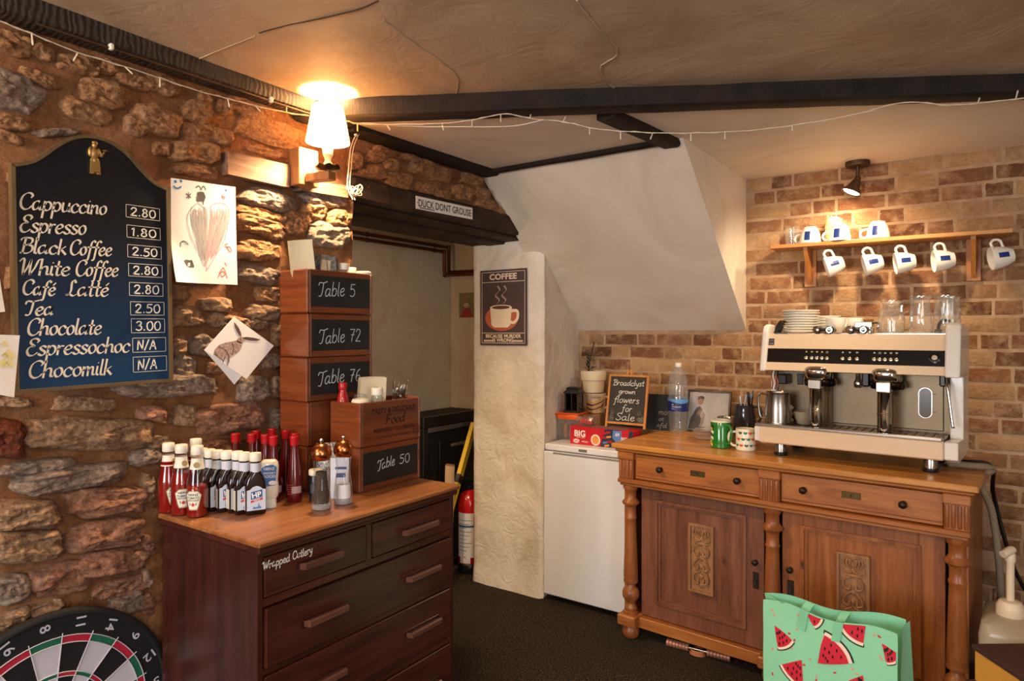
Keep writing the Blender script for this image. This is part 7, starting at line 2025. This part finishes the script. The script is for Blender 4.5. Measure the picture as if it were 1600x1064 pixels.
# on the tray: steel pitcher, cup, cloth
TZ = SH + zt1 + .0065
def MP(lx, ly, z): return SBP(MX0 + lx, MYF + ly, z)
q = MP(mlx(1207) + .012, .085, TZ)
t = thing('milk_pitcher', 'steel milk frothing pitcher at the left end of the drip tray', 'pitcher', q, SBA)
mb = MB(); mb.lathe([(.050, 0), (.054, .003), (.054, .02), (.051, .07), (.047, .128), (.050, .138), (.048, .138), (.045, .128), (.048, .07), (.050, .01), (.001, .006)], 36)
mb.warp(0, lambda p: p + Vector((max(0, p.x - .03) * max(0, p.z - .11) * 8, 0, 0))); mb.build('body', STEEL, t)
mb = MB(); mb.tube(crom([(-.046, -.012, .125), (-.070, -.018, .128), (-.078, -.02, .09), (-.070, -.018, .03), (-.050, -.012, .018)], 6), .0045, 8); mb.build('handle', STEEL, t)
q = MP(sb_l(1256, 650, MYF + .12).x - MX0, .125, TZ)
t = thing('grey_cup', 'grey stoneware cup standing on the drip tray beside the left spout', 'cup', q)
GC = mat('grey stoneware', (150, 136, 118), .45)
mb = MB(); mb.lathe([(.024, 0), (.028, .003), (.038, .03), (.042, .056), (.039, .056), (.034, .03), (.022, .008), (.001, .007)], 28); mb.build('body', GC, t)
mb = MB(); mb.tube(crom([(.036, -.014, .046), (.058, -.024, .048), (.062, -.026, .028), (.044, -.018, .006), (.038, -.015, .004)], 6), .006, 8); mb.build('handle', GC, t)
q = MP(sb_l(1231, 640, MYF + .15).x - MX0, .165, TZ)
t = thing('bar_cloth', 'crumpled beige cloth twist on the drip tray behind the steel pitcher', 'cloth', q)
mb = MB(); mb.grid(12, 20, lambda i, j: ((.016 + .006 * math.sin(j * 17 + i * 6)) * math.cos(i * 6.283), (.013 + .005 * math.sin(j * 13 + i * 9)) * math.sin(i * 6.283), .001 + .075 * j)); mb.build('cloth', mat('cloth beige', (196, 176, 144), .9), t, smooth=80)

# ---------------- on top of the machine
TOPZ = SH + zu3 + .0045
CHINA = mat('white china', (240, 234, 222), .18, coat=.4)
def plate_mb(r, h):
    mb = MB(); mb.lathe([(r * .58, 0), (r * .62, .002), (r * .98, h), (r, h + .002), (r * .98, h + .003), (r * .62, .005), (.001, .0045)], 40); return mb
q = MP(sb_l(1249, 500, MYF + .20).x - MX0, .215, TOPZ)
pm = None
ORD = ['lowest', 'second lowest', 'third lowest', 'fourth lowest', 'middle', 'fourth from top', 'third from top', 'second from top', 'topmost']
for k in range(9):
    if pm is None:
        pm = plate_mb(.080, .010).build('china_plate', CHINA, None, smooth=50); o = pm
    else: o = pm.copy(); COL.objects.link(o)
    o.location = (q.x + .0015 * math.sin(k * 2), q.y, q.z + .0112 * k)
    tag(o, ORD[k] + ' white china plate of the stack on the coffee machine', 'plate', 'plates stacked on the coffee machine')
q2 = MP(sb_l(1286, 500, MYF + .30).x - MX0, .335, TOPZ)
sm_ = None
for k in range(6):
    if sm_ is None: sm_ = plate_mb(.066, .012).build('china_saucer', CHINA, None, smooth=50); o = sm_
    else: o = sm_.copy(); COL.objects.link(o)
    o.location = (q2.x, q2.y, q2.z + .0125 * k)
    tag(o, ['lowest', 'second lowest', 'third lowest', 'third from top', 'second from top', 'topmost'][k] + ' white saucer of the stack behind the plates', 'saucer', 'saucers stacked on the coffee machine')
NAVY = mat('navy print', (30, 52, 120), .35)
def coffee_cup(label, loc, rz, rot=None, group='white cups with blue print', cat='cup', print_h=.030, print_w=.020, ang=0.0, flip=False):
    """local +x carries the handle; the blue print sits a quarter turn away"""
    t = thing('coffee_cup', label, cat, loc, rz, group)
    mb = MB(); mb.lathe([(.022, 0), (.025, .002), (.0255, .005), (.034, .022), (.0395, .045), (.0415, .066), (.0395, .067), (.037, .045), (.031, .022), (.018, .010), (.001, .009)], 32); mb.build('body', CHINA, t)
    mb = MB(); mb.tube(crom([(.038, 0, .055), (.054, 0, .058), (.064, 0, .046), (.058, 0, .030), (.040, 0, .026), (.034, 0, .024)], 6), .0046, 10); mb.build('handle', CHINA, t)
    if print_h:
        mb = MB(); mb.grid(5, 3, lambda i, j: (-print_w / 2 + print_w * i, print_h * j, 0))
        def on_cup(p):
            z = .020 + p.y; r = .0336 + (.0403 - .0336) * min(1, max(0, (z - .022) / .028)) + .0006 if z < .05 else .0409
            r = (.0343 + (z - .022) * .26) if z < .045 else (.0403 + (z - .045) * .10)
            return Vector(((r) * math.cos(ang + p.x / r), r * math.sin(ang + p.x / r), z))
        mb.warp(0, on_cup); mb.build('blue_print', NAVY, t, smooth=0, recalc=False)
    return t
for k, (u, ly) in enumerate([(1306, .235), (1333, .33)]):
    p = MP(sb_l(u, 500, MYF + ly).x - MX0, ly, TOPZ)
    o = coffee_cup(['white cup on top of the machine beside the saucers', 'white cup on top of the machine nearer the glass jug'][k], p, R(60), group='white cups on top of the machine', print_h=0)
t = None
p = MP(sb_l(1352, 500, MYF + .28).x - MX0, .28, TOPZ)
t = thing('steel_box', 'small brushed steel box on top of the machine behind the black knobs', 'box', p, SBA)
mb = MB(); mb.bb((-.038, -.02, 0), (.030, .03, .048), .002); mb.build('body', STEEL, t, smooth=0)
mb = MB(); mb.tube(crom([(.030, 0, .042), (.046, 0, .044), (.050, 0, .03), (.044, 0, .012)], 5), .004, 8); mb.build('handle', CHROME, t)
# portafilters: black knobbed handles pointing at the viewer
for k, u in enumerate((1279, 1297, 1331, 1350)):
    p = MP(sb_l(u, 515, MYF + .11).x - MX0, .115, TOPZ + .0)
    p.z = SH + zu3 + .018
    t = thing('portafilter', ['leftmost', 'second', 'third', 'rightmost'][k] + ' black round portafilter handle lying on the machine top, end towards the viewer', 'portafilter', p, SBA + R((-4, 5, -4, 4)[k]), 'portafilters on the machine')
    Mh = Matrix.Rotation(R(-90), 4, 'X')
    mb = MB(); mb.lathe([(.0125, -.03), (.0170, -.026), (.0175, -.006), (.0130, .03), (.009, .08), (.010, .09)], 20, Mh); mb.build('grip', BLACKPL, t)
    mb = MB(); mb.lathe([(.0120, -.0315), (.0118, -.0306), (.002, -.0330)], 18, Mh); mb.lathe([(.0102, -.0303), (.0102, -.0315)], 18, Mh); mb.build('end_disc', CHROME, t)
    mb = MB(); mb.lathe([(.014, -.0135), (.021, -.012), (.021, .010), (.018, .012), (.018, -.006), (.001, -.008)], 24, Matrix.Translation((0, .118, 0))); mb.build('basket', CHROME, t)
# black ribbed pad at the left
p = MP(.05, .12, TOPZ)
t = thing('rubber_mat', 'black ribbed rubber pad curled up left of the plate stack', 'mat', p, SBA)
for k in range(6):
    mb = MB(); mb.grid(4, 6, lambda i, j, k=k: (.012 * i + .030 * j - .006, .012 * k - .010 + .008 * i, .002 + .055 * math.sin(j * 1.5) * (1 - .1 * (k % 2))))
    mb.build('rib', BLACKPL, t, smooth=60, recalc=False)
mb = MB(); mb.bb((-.008, -.012, 0), (.03, .07, .003)); mb.build('base', BLACKPL, t, smooth=0)
# glass jug and tall glass mugs upside down
def glassjug(name, label, loc, prof, hpts, rz, cat='glass', group=None):
    t = thing(name, label, cat, loc, rz, group)
    mb = MB(); mb.lathe(prof, 36, None, False); mb.build('body', GLASS, t)
    mb = MB(); mb.lathe([(prof[0][0] * .96, .0), (prof[0][0], .003), (prof[0][0] * .98, .008), (prof[0][0] * .5, .010)], 32); mb.build('thick_base', GLASS, t)
    mb = MB(); r = prof[-1][0]; mb.tube([(r * math.cos(a), r * math.sin(a), prof[-1][1]) for a in [2 * math.pi * k / 36 for k in range(36)]], .0022, 6, False, None, True); mb.build('rim', thin_glass('thick glass rim', (250, 252, 252), 3.2), t)
    mb = MB(); mb.tube(crom(hpts, 6), .0048, 8); mb.build('handle', MATS['thick glass rim'], t)
    return t
def tp(u, ly): return MP(sb_l(u, 500, MYF + ly).x - MX0, ly, TOPZ)
glassjug('glass_jug', 'short-necked clear glass jug on top of the machine', tp(1393, .27), [(.044, 0), (.048, .004), (.050, .05), (.048, .078), (.040, .098), (.031, .110), (.030, .118), (.038, .132), (.041, .136)], [(.046, -.01, .085), (.070, -.018, .088), (.078, -.02, .055), (.066, -.016, .018), (.050, -.010, .012)], R(-6), 'jug')
tall = [(.040, 0), (.042, .003), (.038, .06), (.033, .13), (.036, .140), (.040, .146)]
hp_ = [(.036, 0, .12), (.058, 0, .124), (.066, 0, .095), (.058, 0, .06), (.040, 0, .05)]
glassjug('glass_mug', 'tall clear glass mug with its handle to the left on the machine', tp(1438, .16), tall, hp_, R(176), group='tall glass mugs on the machine')
glassjug('glass_mug', 'tall clear glass mug nearest the right end of the machine top', tp(1476, .165), tall, hp_, R(-100), group='tall glass mugs on the machine')
glassjug('glass_mug', 'tall clear glass mug half hidden behind the rightmost one', tp(1484, .275), tall, hp_, R(60), group='tall glass mugs on the machine')
p = MP(MW - .07, .155, TOPZ)
t = thing('jug_handle_tool', 'small black curved handled tamper at the right end of the machine top', 'tamper', p, SBA)
mb = MB(); mb.lathe([(.014, 0), (.014, .012), (.006, .016), (.006, .024)], 18); mb.build('base', BLACKPL, t)
mb = MB(); mb.tube(crom([(0, 0, .022), (.004, 0, .038), (.018, 0, .05), (.036, .01, .047)], 6), [.006] * 19, 8); mb.build('handle', BLACKPL, t)

# ---------------- shelf with hanging cups
SY0 = 3.45; SZ = 1.905
SHX0, SHX1 = -.842, .125
SHW = wood('shelf pine', (168, 104, 44), (208, 146, 74), (222, 164, 92), 'x', .45, coat=.1)
t = thing('wall_shelf', 'pine wall shelf on two brackets against the brick wall', 'shelf', ((SHX0 + SHX1) / 2, BY - .005, SZ))
L2 = (SHX1 - SHX0) / 2
mb = MB(); mb.bb((-L2, SY0 - BY + .005, -.018), (L2, 0, 0), .002); mb.build('board', SHW, t, smooth=0)
SHV = wood('bracket pine', (150, 88, 36), (196, 130, 62), (212, 150, 78), 'z', .45)
xc0 = (SHX0 + SHX1) / 2
for xx in (on_y(1263, 410, 3.55).x, on_y(1521, 410, 3.55).x):
    x = xx - xc0
    mb = MB(); mb.bb((x - .028, -.016, -.205), (x + .028, 0, -.018), .002); mb.build('bracket_upright', SHV, t, smooth=0)
    mb = MB(); mb.prism([(-.016, -.018), (-.135, -.018), (-.135, -.036), (-.022, -.19), (-.016, -.19)], .018, frame((x - .009, 0, 0), (0, 1, 0), (0, 0, 1))); mb.build('bracket_arm', SHV, t, smooth=0)
hooks = [(1291, 3.478), (1352, 3.478), (1404, 3.478), (1465, 3.478), (1553, 3.478)]
cl = ['first cup from the left hanging under the shelf', 'second cup from the left hanging under the shelf', 'third cup from the left hanging under the shelf', 'fourth cup hanging under the shelf, left of the right bracket', 'cup hanging under the shelf right of the right bracket']
HK = mat('hook brass', (110, 84, 54), .4, .8)
for k, (u, y) in enumerate(hooks):
    p = on_y(u, 388, y)
    mb = MB(); x = p.x - xc0; yy = y - (BY - .005)
    mb.tube(crom([(x, yy, -.017), (x, yy, -.030), (x + .010, yy, -.040), (x + .008, yy, -.052), (x - .003, yy, -.053), (x - .008, yy, -.044)], 5), .0018, 8); mb.build('cup_hook', HK, t)
    c = coffee_cup(cl[k], (0, 0, 0), 0, group='white cups hanging under the shelf', print_h=.032, print_w=.018, ang=R(-82))
    # the handle is up on the hook, the cup lies on its side with the mouth to the left
    ax_up = Vector((0, 0, 1))
    tl = R((18, 14, 8, 6, 10)[k])
    mouth = Vector((-math.cos(tl), -.25, -math.sin(tl))).normalized()          # direction the opening faces
    hx_ = (ax_up - mouth * ax_up.dot(mouth)).normalized()
    yx = mouth.cross(hx_)
    rotm = Matrix((hx_, yx, mouth)).transposed()
    grip = rotm @ Vector((.0585, 0, .044))
    hookp = Vector((p.x + .004, y, SZ - .048)); c.scale = (1.2, 1.2, 1.2); grip *= 1.2
    c.rotation_euler = rotm.to_euler(); c.location = hookp - grip
SHELF_CUPS = [(1266, 3.50, 'white cup upside down at the left of the shelf, handle left', R(165)), (1312, 3.485, 'white cup upside down on the shelf in front of the perforated lantern', R(170)), (1372, 3.50, 'third white cup on the shelf, beyond the perforated lantern', R(170))]
for k, (u, y, lab, rz) in enumerate(SHELF_CUPS):
    p = on_y(u, 370, y)
    c = coffee_cup(lab, (p.x, p.y, SZ + .0806), 0, group='white cups standing on the shelf', print_h=.036, print_w=.022, ang=R(-98 if k == 0 else -92))
    c.rotation_euler = (R(180), 0, rz); c.scale = (1.2, 1.2, 1.2)
p = on_y(1303, 370, 3.575)
t = thing('perforated_lantern', 'cream perforated tealight lantern with domed top on the shelf', 'lantern', (p.x, 3.574, SZ))
CLN = mat('lantern cream', (232, 214, 160), .5)
mb = MB()
nA, nZ = 28, 10
def lr(z): return .040 if z < .095 else .040 * math.sqrt(max(.02, 1 - ((z - .095) / .042) ** 2))
vs = []; fs = []
for j in range(nZ + 5):
    z = .0 + .0095 * j if j <= nZ else .095 + .0085 * (j - nZ)
    for i in range(nA): vs.append((lr(z) * math.cos(2 * math.pi * i / nA), lr(z) * math.sin(2 * math.pi * i / nA), z))
for j in range(nZ + 4):
    for i in range(nA):
        if j in (2, 4, 6, 8, 11) and i % 2 == (j // 2) % 2: continue
        i2 = (i + 1) % nA; fs.append((j * nA + i, j * nA + i2, (j + 1) * nA + i2, (j + 1) * nA + i))
mb.add(vs, fs); mb.build('pierced_body', CLN, t, recalc=False)
mb = MB(); mb.tube([(.012 * math.cos(a), 0, .138 + .012 * math.sin(a)) for a in [2 * math.pi * k / 14 for k in range(14)]], .002, 6, False, None, True); mb.build('ring', CLN, t)
mb = MB(); mb.cyl(.018, .0, .016, 18); mb.build('tealight', mat('candle', (196, 180, 156)), t)
p = on_y(1238, 370, 3.52)
t = thing('shelf_tumbler', 'clear glass tumbler at the left end of the shelf', 'glass', (p.x, p.y, SZ))
mb = MB(); mb.lathe([(.028, .003), (.030, .003), (.036, .090)], 28, None, False); mb.build('body', GLASS, t)
mb = MB(); mb.lathe([(.026, 0), (.029, .001), (.029, .006)], 24); mb.build('thick_base', GLASS, t)
# spot lamp on the ceiling over the shelf
q = on_z(1346, 250, CZ2)
q = Vector((on_y(1340, 262, 3.545).x, 3.545, CZ2))
t = thing('ceiling_spotlight', 'dark bronze ceiling spotlight with bell shade above the shelf', 'spotlight', q)
BRZ = mat('dark bronze', (86, 66, 48), .4, .7)
mb = MB(); mb.lathe([(.050, -.022), (.054, -.018), (.054, 0)], 28); mb.build('ceiling_rose', BRZ, t)
mb = MB(); mb.tube([(0, 0, -.022), (0, 0, -.075)], .009, 10); mb.ball((0, 0, -.08), .014, .014, .014, 12, 8); mb.build('stem', BRZ, t)
Ms = Matrix.Translation((0, 0, -.085)) @ Matrix.Rotation(R(24), 4, 'Y') @ Matrix.Rotation(R(-10), 4, 'X')
mb = MB(); mb.lathe([(.014, 0), (.020, -.012), (.026, -.035), (.044, -.062), (.047, -.068), (.045, -.068), (.025, -.036), (.001, -.014)], 28, Ms); mb.build('bell_shade', BRZ, t)
mb = MB(); mb.lathe([(.038, -.060), (.036, -.064), (.001, -.066)], 24, Ms)
gl = NT('lit spot lamp'); gl.color((255, 240, 210)); gl.b.inputs['Emission Color'].default_value = (1, .86, .6, 1); gl.b.inputs['Emission Strength'].default_value = 9
mb.build('lamp_face', gl.m, t)

# ---------------- floor right: hose, cable, jerrycan, boxes, bag
HOSE = mat('grey hose', (146, 130, 106), .5)
P = [SBP(1.30, .36, SH + .02), SBP(1.38, .34, SH + .022), SBP(1.455, .36, SH - .002), at_depth(1533, 770, 2.62), at_depth(1547, 830, 2.66), at_depth(1556, 900, 2.72), at_depth(1562, 945, 2.74)]
P = [SBP(1.30, .33, SH + .016), SBP(1.37, .32, SH + .016), SBP(1.45, .335, SH + .010), at_depth(1532, 752, 2.56), at_depth(1550, 800, 2.58), at_depth(1561, 880, 2.62), at_depth(1564, 950, 2.68), at_depth(1562, 1010, 2.74)]
P[-1].z = max(P[-1].z, .08)
t = thing('drain_hose', 'grey ribbed drain hose dropping from the coffee machine past the sideboard', 'hose', P[0])
C = crom(P, 30)
mb = MB(); mb.tube([c - P[0] for c in C], [.0125 + (.0016 if k % 2 else -.0012) for k in range(len(C))], 10); mb.build('hose', HOSE, t, smooth=60)
mb = MB(); mb.tube([C[0] - P[0], C[4] - P[0]], .0155, 12); mb.build('clamp', STEEL, t)
P = [SBP(1.33, .42, SH + .012), SBP(1.44, .42, SH + .008), at_depth(1552, 770, 2.70), at_depth(1572, 850, 2.70), at_depth(1590, 900, 2.70), at_depth(1625, 960, 2.68)]
t = thing('black_cable', 'black power cable hanging right of the grey hose', 'cable', P[0])
mb = MB(); mb.tube([c - P[0] for c in crom(P, 8)], .008, 8); mb.build('cord', BLACKPL, t)
# jerrycan with pump
q = Vector((.118, 2.95, 0))
t = thing('syrup_canister', 'translucent white plastic canister with hand pump on the floor right of the sideboard', 'canister', q, R(-4))
CAN = mat('milky plastic', (178, 166, 142), .35, coat=.2)
mb = MB(); sq_lathe(mb, [(.095, .13, 0), (.103, .14, .015), (.105, .142, .42), (.098, .132, .462), (.080, .105, .476), (.05, .06, .480)], None, .035, 6); mb.build('canister', CAN, t, smooth=50)
cq = on_z(1571, 990, .45); cl_ = Vector((cq.x - q.x, cq.y - q.y, 0))
cl_ = Vector((-.018, -.03, 0))
Mc = Matrix.Translation((cl_.x, cl_.y, .478))
PUMP = mat('pump cream', (226, 206, 178), .4)
mb = MB(); mb.lathe([(.042, 0), (.043, .004), (.042, .034), (.032, .050), (.016, .054)], 28, Mc); mb.build('collar', PUMP, t)
mb = MB(); mb.tube([Mc @ Vector((0, 0, .05)), Mc @ Vector((0, 0, .19))], .0125, 14); mb.lathe([(.016, .19), (.016, .215), (.014, .218)], 18, Mc); mb.build('pump_tube', PUMP, t)
mb = MB(); mb.tube([Mc @ Vector((.006, .012, .228)), Mc @ Vector((-.002, -.004, .226)), Mc @ Vector((-.020, -.030, .216))], [.013, .0155, .0125], 14); mb.build('spout', PUMP, t)
# shoe boxes
q = Vector((-.012, 2.425, 0)); Bz = .538
def shoebox(label, z0, z1, m_, dx=0.0):
    t = thing('lidded_box', label, 'box', (q.x, q.y, z0), R(36), 'lidded boxes in the corner')
    mb = MB(); mb.bb((.006 + dx, -.30, 0), (.33 + dx, -.006, z1 - z0 - .004), .001); mb.build('carton', m_, t, smooth=0)
    mb = MB(); mb.bb((dx, -.306, z1 - z0 - .014), (.336 + dx, 0, z1 - z0), .001); mb.build('lid', mat('dark lid', (66, 40, 38), .5), t, smooth=0)
    return t
YB = mat('yellow board', (206, 150, 58), .6)
shoebox('yellow box with dark brown lid, on top in the right corner', Bz - .105, Bz, YB)
shoebox('tall yellow box with dark lid standing under the flat one', 0.0, Bz - .106, YB, -.012)
mb = MB(); o = [ob for ob in bpy.data.objects if ob.name.startswith('lidded_box')][0]
mb.flat([(.10, -.10), (.20, -.10), (.20, -.088), (.10, -.088)], None, .1055); mb.build('gold_print', mat('gold print', (176, 140, 84), .5), o, smooth=0, recalc=False)

# ---------------- watermelon bag
FL, FR = Vector((-.628, 2.48, .51)), Vector((-.200, 2.37, .535))
MINT = mat('mint nonwoven', (142, 216, 178), .7, bump=.15, bscale=300)
fx_ = (FR - FL); fx_.z = 0; Wb = fx_.length; ang = math.atan2(fx_.y, fx_.x); Db = .19; Hb = .512
t = thing('shopping_bag', 'mint green shopping bag printed with watermelon slices in front of the sideboard', 'bag', (FL.x, FL.y, 0), ang)
def rim(i): return Hb + .022 * i + .010 * math.sin(i * 9) 
def bulge(i, j): return .010 * math.sin(math.pi * i) * math.sin(math.pi * min(1, j * 1.1)) + .003 * mnoise.noise((i * 4, j * 4, 2)) 
def bf(i, j): return Vector((Wb * i + .004 * mnoise.noise((i * 3, j * 4, 9)), -bulge(i, j), rim(i) * j))
def bb_(i, j): return Vector((Wb * i - .012 * j, Db + (.03 + .075 * i - Db) * j + bulge(i, j) * .4, (rim(i) + .012) * j))
def bl(i, j): 
    k = .05 * math.sin(math.pi * i) * j
    a, b = bf(0, j), bb_(0, j); return a.lerp(b, i) + Vector((k, 0, 0))
def br(i, j):
    k = .045 * math.sin(math.pi * i) * j ** 2
    a, b = bf(1, j), bb_(1, j); return a.lerp(b, i) + Vector((.012 * j - k * .2, 0, 0))
for nm, fn_ in (('front', bf), ('back', bb_), ('gusset', bl), ('gusset', br)):
    mb = MB(); mb.grid(28, 28, lambda i, j: tuple(fn_(i, j))); mb.build(nm, MINT, t, smooth=70, recalc=False)
mb = MB(); mb.bb((.01, .01, .003), (Wb - .01, Db - .01, .006)); mb.build('base', MINT, t, smooth=0)
MEL = mat('melon red', (206, 36, 58), .6); RIND = mat('melon rind', (20, 44, 34), .6); FLESH = mat('melon pale', (246, 226, 206), .6); SEED = mat('melon seed', (34, 14, 18), .6); DROP = mat('melon drop', (204, 50, 62), .6); DROP2 = mat('melon drop pale', (226, 150, 132), .6)
def printed(name, poly, fn_, m_, off, sgn=-1):
    mb = MB()
    if name == 'melon_rind':
        h = len(poly) // 2; mb.add([(p[0], p[1], 0) for p in poly], [(i, i + 1, len(poly) - 2 - i, len(poly) - 1 - i) for i in range(h - 1)])
    else: mb.fill(poly, 4 if 'seed' in name or 'drop' in name else 10, 1 if 'seed' in name or 'drop' in name else 8)
    def w(p):
        q = fn_(p.x / Wb if fn_ in (bf, bb_) else p.x / Db, p.y / Hb)
        n_ = Vector((0, sgn, 0)) if fn_ in (bf, bb_) else Vector((1, 0, 0))
        return q + n_ * off
    mb.warp(0, w); mb.build(name, m_, t, smooth=0, recalc=False)
def clip(poly, x0, x1, y0, y1):
    for ax_, lim, sg in ((0, x0, 1), (0, x1, -1), (1, y0, 1), (1, y1, -1)):
        out = []
        for k in range(len(poly)):
            a, b = poly[k], poly[(k + 1) % len(poly)]
            ia, ib = sg * (a[ax_] - lim) >= 0, sg * (b[ax_] - lim) >= 0
            if ia: out.append(a)
            if ia != ib:
                f = (lim - a[ax_]) / (b[ax_] - a[ax_]); out.append((a[0] + f * (b[0] - a[0]), a[1] + f * (b[1] - a[1])))
        poly = out
        if len(poly) < 3: return []
    return poly
def slice_(cx, cy, r, a0, fn_, W_, span=58):
    """a wedge of melon, tip at (cx, cy), opening towards a0"""
    for nm, rr, m_, off in (('melon_rind', r, RIND, .0012), ('melon_pith', r * .955, FLESH, .0018), ('melon_flesh', r * .86, MEL, .0024)):
        pl = ([(cx, cy)] if nm != 'melon_rind' else []) + [(cx + rr * math.cos(R(a0 - span / 2 + span * k / 10)), cy + rr * math.sin(R(a0 - span / 2 + span * k / 10))) for k in range(11)]
        if nm == 'melon_rind': pl += [(cx + r * .9 * math.cos(R(a0 - span / 2 + span * k / 10)), cy + r * .9 * math.sin(R(a0 - span / 2 + span * k / 10))) for k in range(10, -1, -1)]
        if nm == 'melon_rind': pl = [(min(max(x, .003), W_ - .003), min(max(y, .01), Hb - .002)) for x, y in pl]
        else: pl = clip(pl, .004, W_ - .004, .01, Hb - .004)
        if pl: printed(nm, pl, fn_, m_, off)
    for k in range(9):
        rr = r * (.32 + .20 * (k // 3)); aa = R(a0 + (k % 3 - 1) * 15 + (5 if (k // 3) % 2 else -3))
        c = (cx + rr * math.cos(aa), cy + rr * math.sin(aa))
        if not (.012 < c[0] < W_ - .012 and .02 < c[1] < Hb - .015): continue
        printed('melon_seed', [(c[0] + .0032 * math.cos(q), c[1] + .0062 * math.sin(q)) for q in [2 * math.pi * j / 8 for j in range(8)]], fn_, SEED, .003)
for (x_, z_, r__, a_) in ((.10, .16, .085, -70), (.36, .10, .085, -60), (.20, .05, .07, 100)): slice_(x_, z_, r__, a_, bf, Wb, 60)
def bp(u, v):
    """point of the bag's front that the photograph shows at (u, v)"""
    M_ = (Matrix.Translation(Vector((FL.x, FL.y, 0))) @ Matrix.Rotation(ang, 4, 'Z')).inverted()
    o = M_ @ Vector((0, 0, EYE)); d = M_.to_3x3() @ ray(u, v); k = -o.y / d.y; p = o + d * k
    return p.x, p.z
for (u, v, du, dv, sp) in [(1252, 952, 26, 40, 60), (1242, 990, 18, 36, 52), (1357, 974, -28, 32, 60), (1290, 1000, 22, 38, 60), (1378, 1018, 22, 36, 56), (1256, 1034, -14, 36, 56), (1230, 932, -2, 18, 80), (1322, 938, -4, 14, 80), (1395, 975, 0, 16, 80), (1345, 1058, 5, 30, 70)]:
    pass
for (tip, c0_, sp) in [((1254, 950), (1282, 970), 62), ((1210, 980), (1228, 1012), 56), ((1355, 974), (1330, 1000), 60), ((1280, 1036), (1312, 1012), 66), ((1378, 1018), (1398, 1044), 60), ((1256, 1032), (1238, 1060), 60), ((1322, 925), (1312, 945), 84), ((1222, 930), (1220, 944), 84), ((1396, 968), (1392, 984), 84), ((1350, 1062), (1340, 1080), 70)]:
    a, b = bp(*tip), bp(*c0_)
    r = math.hypot(b[0] - a[0], b[1] - a[1]) * 1.18
    slice_(a[0], a[1], r, math.degrees(math.atan2(b[1] - a[1], b[0] - a[0])), bf, Wb, sp)
random.seed(4)
for k in range(46):
    u, v = random.uniform(1198, 1392), random.uniform(935, 1064)
    c = bp(u, v); a = random.uniform(0, 3.14)
    if not (.02 < c[0] < Wb - .02 and .02 < c[1] < Hb - .02): continue
    pl = [(-.006, 0), (-.001, .0036), (.005, .0028), (.007, 0), (.005, -.0028), (-.001, -.0036)]
    printed('melon_drop', [(c[0] + x * math.cos(a) - y * math.sin(a), c[1] + x * math.sin(a) + y * math.cos(a)) for x, y in pl], bf, DROP if k % 3 == 0 else DROP2, .0009)
# pale inside of the far rim and two handles folded in
STRAP = mat('mint strap', (128, 204, 166), .7)
for x in (.36, .62):
    mb = MB(); mb.grid(2, 10, lambda i, j: tuple(bb_(x - .032 + .064 * i, 1 - .02 * j) + Vector((-.012 * j, -.004 - .030 * j, .004 * math.sin(3.1 * j) - .020 * j)))); mb.build('handle', STRAP, t, smooth=60, recalc=False)
    mb = MB(); mb.grid(2, 10, lambda i, j: tuple(bf(x - .045 + .064 * i, 1 - .13 * j) + Vector((-.012 * j, -.0045, .001)))); mb.build('handle', STRAP, t, smooth=60, recalc=False)
